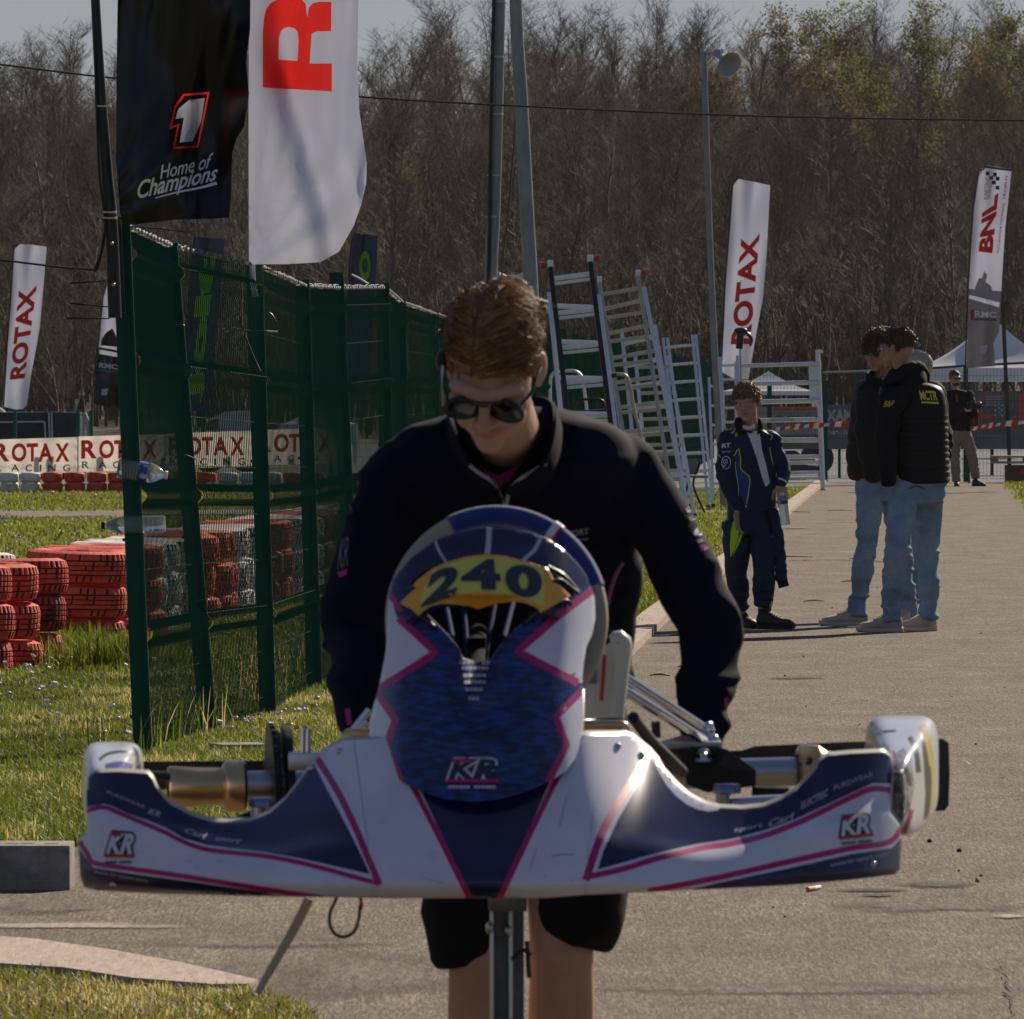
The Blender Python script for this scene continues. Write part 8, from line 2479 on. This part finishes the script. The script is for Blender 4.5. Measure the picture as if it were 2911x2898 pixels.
t, o_ = flat('advertising_hoarding', 'blue grey hoarding with reversed sand coloured letters beside the scaffold frame', (1553, 764, 1614, 832), 159, M_bb, 'hoarding')
bv = bvh_of(o_); words_on([('MAX', D([(1609, 795), (1558, 796), (1558, 774), (1609, 772)]), .05, 0), ('DELLORO', D([(1607, 825), (1560, 825), (1560, 812), (1607, 812)]), .03, 0)], bv, 'sand_lettering', M_bsand, o_, .02, 30)
t, o_ = flat('advertising_hoarding', 'beige hoarding half hidden behind the two standing men', (1615, 768, 1742, 822), 160, M_wall, 'hoarding')
t, o_ = flat('advertising_hoarding', 'dark hoarding with faded red letters and a chequered patch behind the photographer', (1743, 738, 2000, 845), 164, M_wall2, 'hoarding')
bv = bvh_of(o_); mb = MB()
decal(mb, np.array(B3([(1440, 880), (1480, 870), (1490, 1055), (1580, 1050), (1578, 1110), (1450, 1110)])), [(0, 1, 2, 3, 4, 5)], bv, .02, 30)
obj('red_lettering', mb, M_bred2, o_, smooth=False); mb = MB()
decal(mb, np.array(B3([(1835, 855), (1900, 855), (1900, 1100), (1835, 1100)])), [(0, 1, 2, 3)], bv, .02, 30)
obj('red_lettering', mb, M_bred2, o_, smooth=False)
mb = MB()
for i in range(4):
    for j in range(5):
        if (i + j) % 2 == 0: decal(mb, np.array(B3([(1590 + 32 * i, 1010 + 25 * j - 25), (1620 + 32 * i, 1010 + 25 * j - 25), (1620 + 32 * i, 985 + 25 * j - 25), (1590 + 32 * i, 985 + 25 * j - 25)])), [(0, 1, 2, 3)], bv, .02, 30)
for j in range(4): decal(mb, np.array(B3([(1500, 890 + 28 * j), (1670, 890 + 28 * j), (1670, 876 + 28 * j), (1500, 876 + 28 * j)])), [(0, 1, 2, 3)], bv, .02, 30)
obj('grey_print', mb, M_bgry, o_, smooth=False)
car = thing('parked_car', 'dark blue car parked behind the scaffold frame', 'car', (Q(1480, 890, 166).x, 166, 0))
mb = MB(); pl = D([(1395, 905), (1395, 872), (1420, 866), (1440, 852), (1500, 850), (1525, 866), (1555, 872), (1560, 905)])
mb.prism(pl, lambda x, y: P(x, y, 165.2), lambda x, y: P(x, y, 166.8)); obj('body', mb, mat('dark_car_paint', (.01, .016, .03), .2, coat=.5), car, angle=30)
mb = MB()
for px in (1420, 1535): mb.ell(Q(px, 878, 165.15), (.10, .03, .05), n=10)
obj('headlight', mb, M_chrome, car)
for px in (1412, 1542):
    mb = MB(); c = Q(px, 0, 165.2); mb.lathe([(.05, -.05), (.25, -.07), (.29, -.05), (.29, .05), (.25, .07), (.05, .05)], (c.x, 165.3, .29), 24, 0, Matrix.Rotation(math.radians(90), 3, 'X')); obj('wheel', mb, M_black, car)
# boxes by the road
bx = thing('cardboard_box', 'brown box with a red patch under a wooden pallet by the road edge', 'box', (Q(1915, 912, 150).x, 150, 0))
a_, b_ = Q(1899, 911, 150), Q(1990, 878, 150)
mb = MB(); mb.box(((a_.x + b_.x) / 2, 150.3, (a_.z + b_.z) / 2), (b_.x - a_.x, .6, b_.z - a_.z), bev=.01); o_ = obj('carton', mb, mat('brown_card', (.16, .12, .09), .8), bx)
mb = MB(); c, e = Q(1925, 895, 149.99), Q(1960, 884, 149.99); mb.box(((c.x + e.x) / 2, 149.99, (c.z + e.z) / 2), (e.x - c.x, .01, e.z - c.z)); obj('red_patch', mb, mat('red_patch_print', (.75, .02, .02), .5), bx)
pa = thing('wooden_pallet', 'pale wooden pallet lying on top of the brown box', 'pallet', Q(1905, 878, 150))
mb = MB()
for z0, z1 in ((873, 877), (862, 866)):
    a_, b_ = Q(1873, z1, 149.9), Q(1990, z0 - 4, 149.9); mb.box(((a_.x + b_.x) / 2, 150.2, (a_.z + b_.z) / 2), (b_.x - a_.x, .7, .035), bev=.004)
for px in (1878, 1935, 1985):
    c = Q(px, 869, 149.95); mb.box((c.x, 150.0, c.z), (.09, .12, .09))
obj('slats', mb, mat('pale_wood', (.42, .30, .17), .7, col2=(.50, .37, .22), scale=8), pa)

# ------------------------------------------------------------------ small things on the ground
cb = thing('concrete_block', 'dark hollow concrete block with holes lying at the grass edge', 'block', G(*D([(60, 1688)])[0]))
a_, b_ = Q(-40, 1686, 27.5), Q(131, 1603, 27.5)
mb = MB(); mb.box(((a_.x + b_.x) / 2, 27.68, .068), (b_.x - a_.x, .30, .132), bev=.006)
o_ = obj('block_body', mb, mat('grey_concrete', (.20, .18, .15), .9, col2=(.33, .30, .26), scale=22, bump=.5, bscale=120), cb)
mb = MB()
for px in (20, 50, 95): c = Q(px, 1605, 27.6); mb.lathe([(.001, .1345), (.022, .1345), (.022, .13)], (c.x, 27.66, 0), 16)
obj('hole', mb, M_groove, cb)
for px, py, r, seed in ((452, 1424, .075, 1),):
    mb = MB(); g = G(*D([(px, py)])[0])
    mb.box(g + Vector((0, 0, .02)), (.20, .22, .05), Matrix.Rotation(.3, 3, 'Z'), bev=.008)
    tag(obj('broken_brick', mb, MATS['grey_concrete']), 'broken grey paving stone in the grass by the second fence upright', 'stone')
cg = thing('cigarette_end', 'white and orange cigarette end lying on the asphalt', 'cigarette', G(*D([(1535, 1685)])[0]))
g0, g1 = G(*D([(1524, 1686)])[0]), G(*D([(1547, 1682)])[0])
g0.z = g1.z = .012; m_ = g0.lerp(g1, .45)
mb = MB(); mb.tube([g0, m_], .0065, 8); obj('filter', mb, M_orange, cg)
mb = MB(); mb.tube([m_, g1], .0064, 8); obj('paper', mb, mat('paper_white', (.8, .78, .74), .7), cg)
mb = MB()
for _ in range(30):
    px, py = random.uniform(1200, 1930), random.uniform(1000, 1740)
    g = G(*D([(px, py)])[0]); r = random.uniform(.003, .007)
    mb.ell((g.x, g.y, r * .5 + .005), (r, r * 1.3, r * .7), n=6)
for px, py in ((1754, 1592), (1810, 1610), (1670, 1637), (1230, 1668), (1080, 1690)):
    g = G(*D([(px, py)])[0]); mb.ell((g.x, g.y, .009), (.009, .013, .007), n=8)
tag(obj('gravel', mb, M_stain), 'dark grit and small stones scattered on the asphalt', 'gravel', kind='stuff')
mb = MB()
for px, py, L, a in ((1620, 1056, .16, .1), (1480, 1053, .5, .02), (1535, 1137, .14, .3), (1695, 1010, .2, 0), (1585, 965, .3, 0), (1500, 968, .35, 0), (1300, 1260, .12, .5), (1245, 1278, .10, -.4), (1330, 1245, .2, .1), (1720, 1105, .1, .5), (1600, 1100, .1, 0)):
    g = G(*D([(px, py)])[0])
    mb.tube([g + Vector((-L / 2, -L * a, .008)), g + Vector((0, .02, .014)), g + Vector((L / 2, L * a, .008))], [.003, .005, .002], 5, res=6)
tag(obj('twigs', mb, M_groove), 'thin dark twigs lying about the road', 'twigs', kind='stuff')
mb = MB()
for _ in range(26):
    px, py = random.uniform(1200, 1900), random.uniform(960, 1700)
    g = G(*D([(px, py)])[0]); a = random.uniform(0, 6.28); r = random.uniform(.012, .022)
    u, w_ = Vector((math.cos(a), math.sin(a), random.uniform(0, .5))) * r, Vector((-math.sin(a), math.cos(a), random.uniform(0, .4))) * r * .5
    g.z = .012
    mb.add([g - u, g - w_, g + u + Vector((0, 0, .008)), g + w_], [(0, 1, 2, 3)])
tag(obj('dry_leaves', mb, mat('dry_leaf', (.36, .26, .11), .7), smooth=False), 'a few dry yellow leaves on the road', 'leaves', kind='stuff')
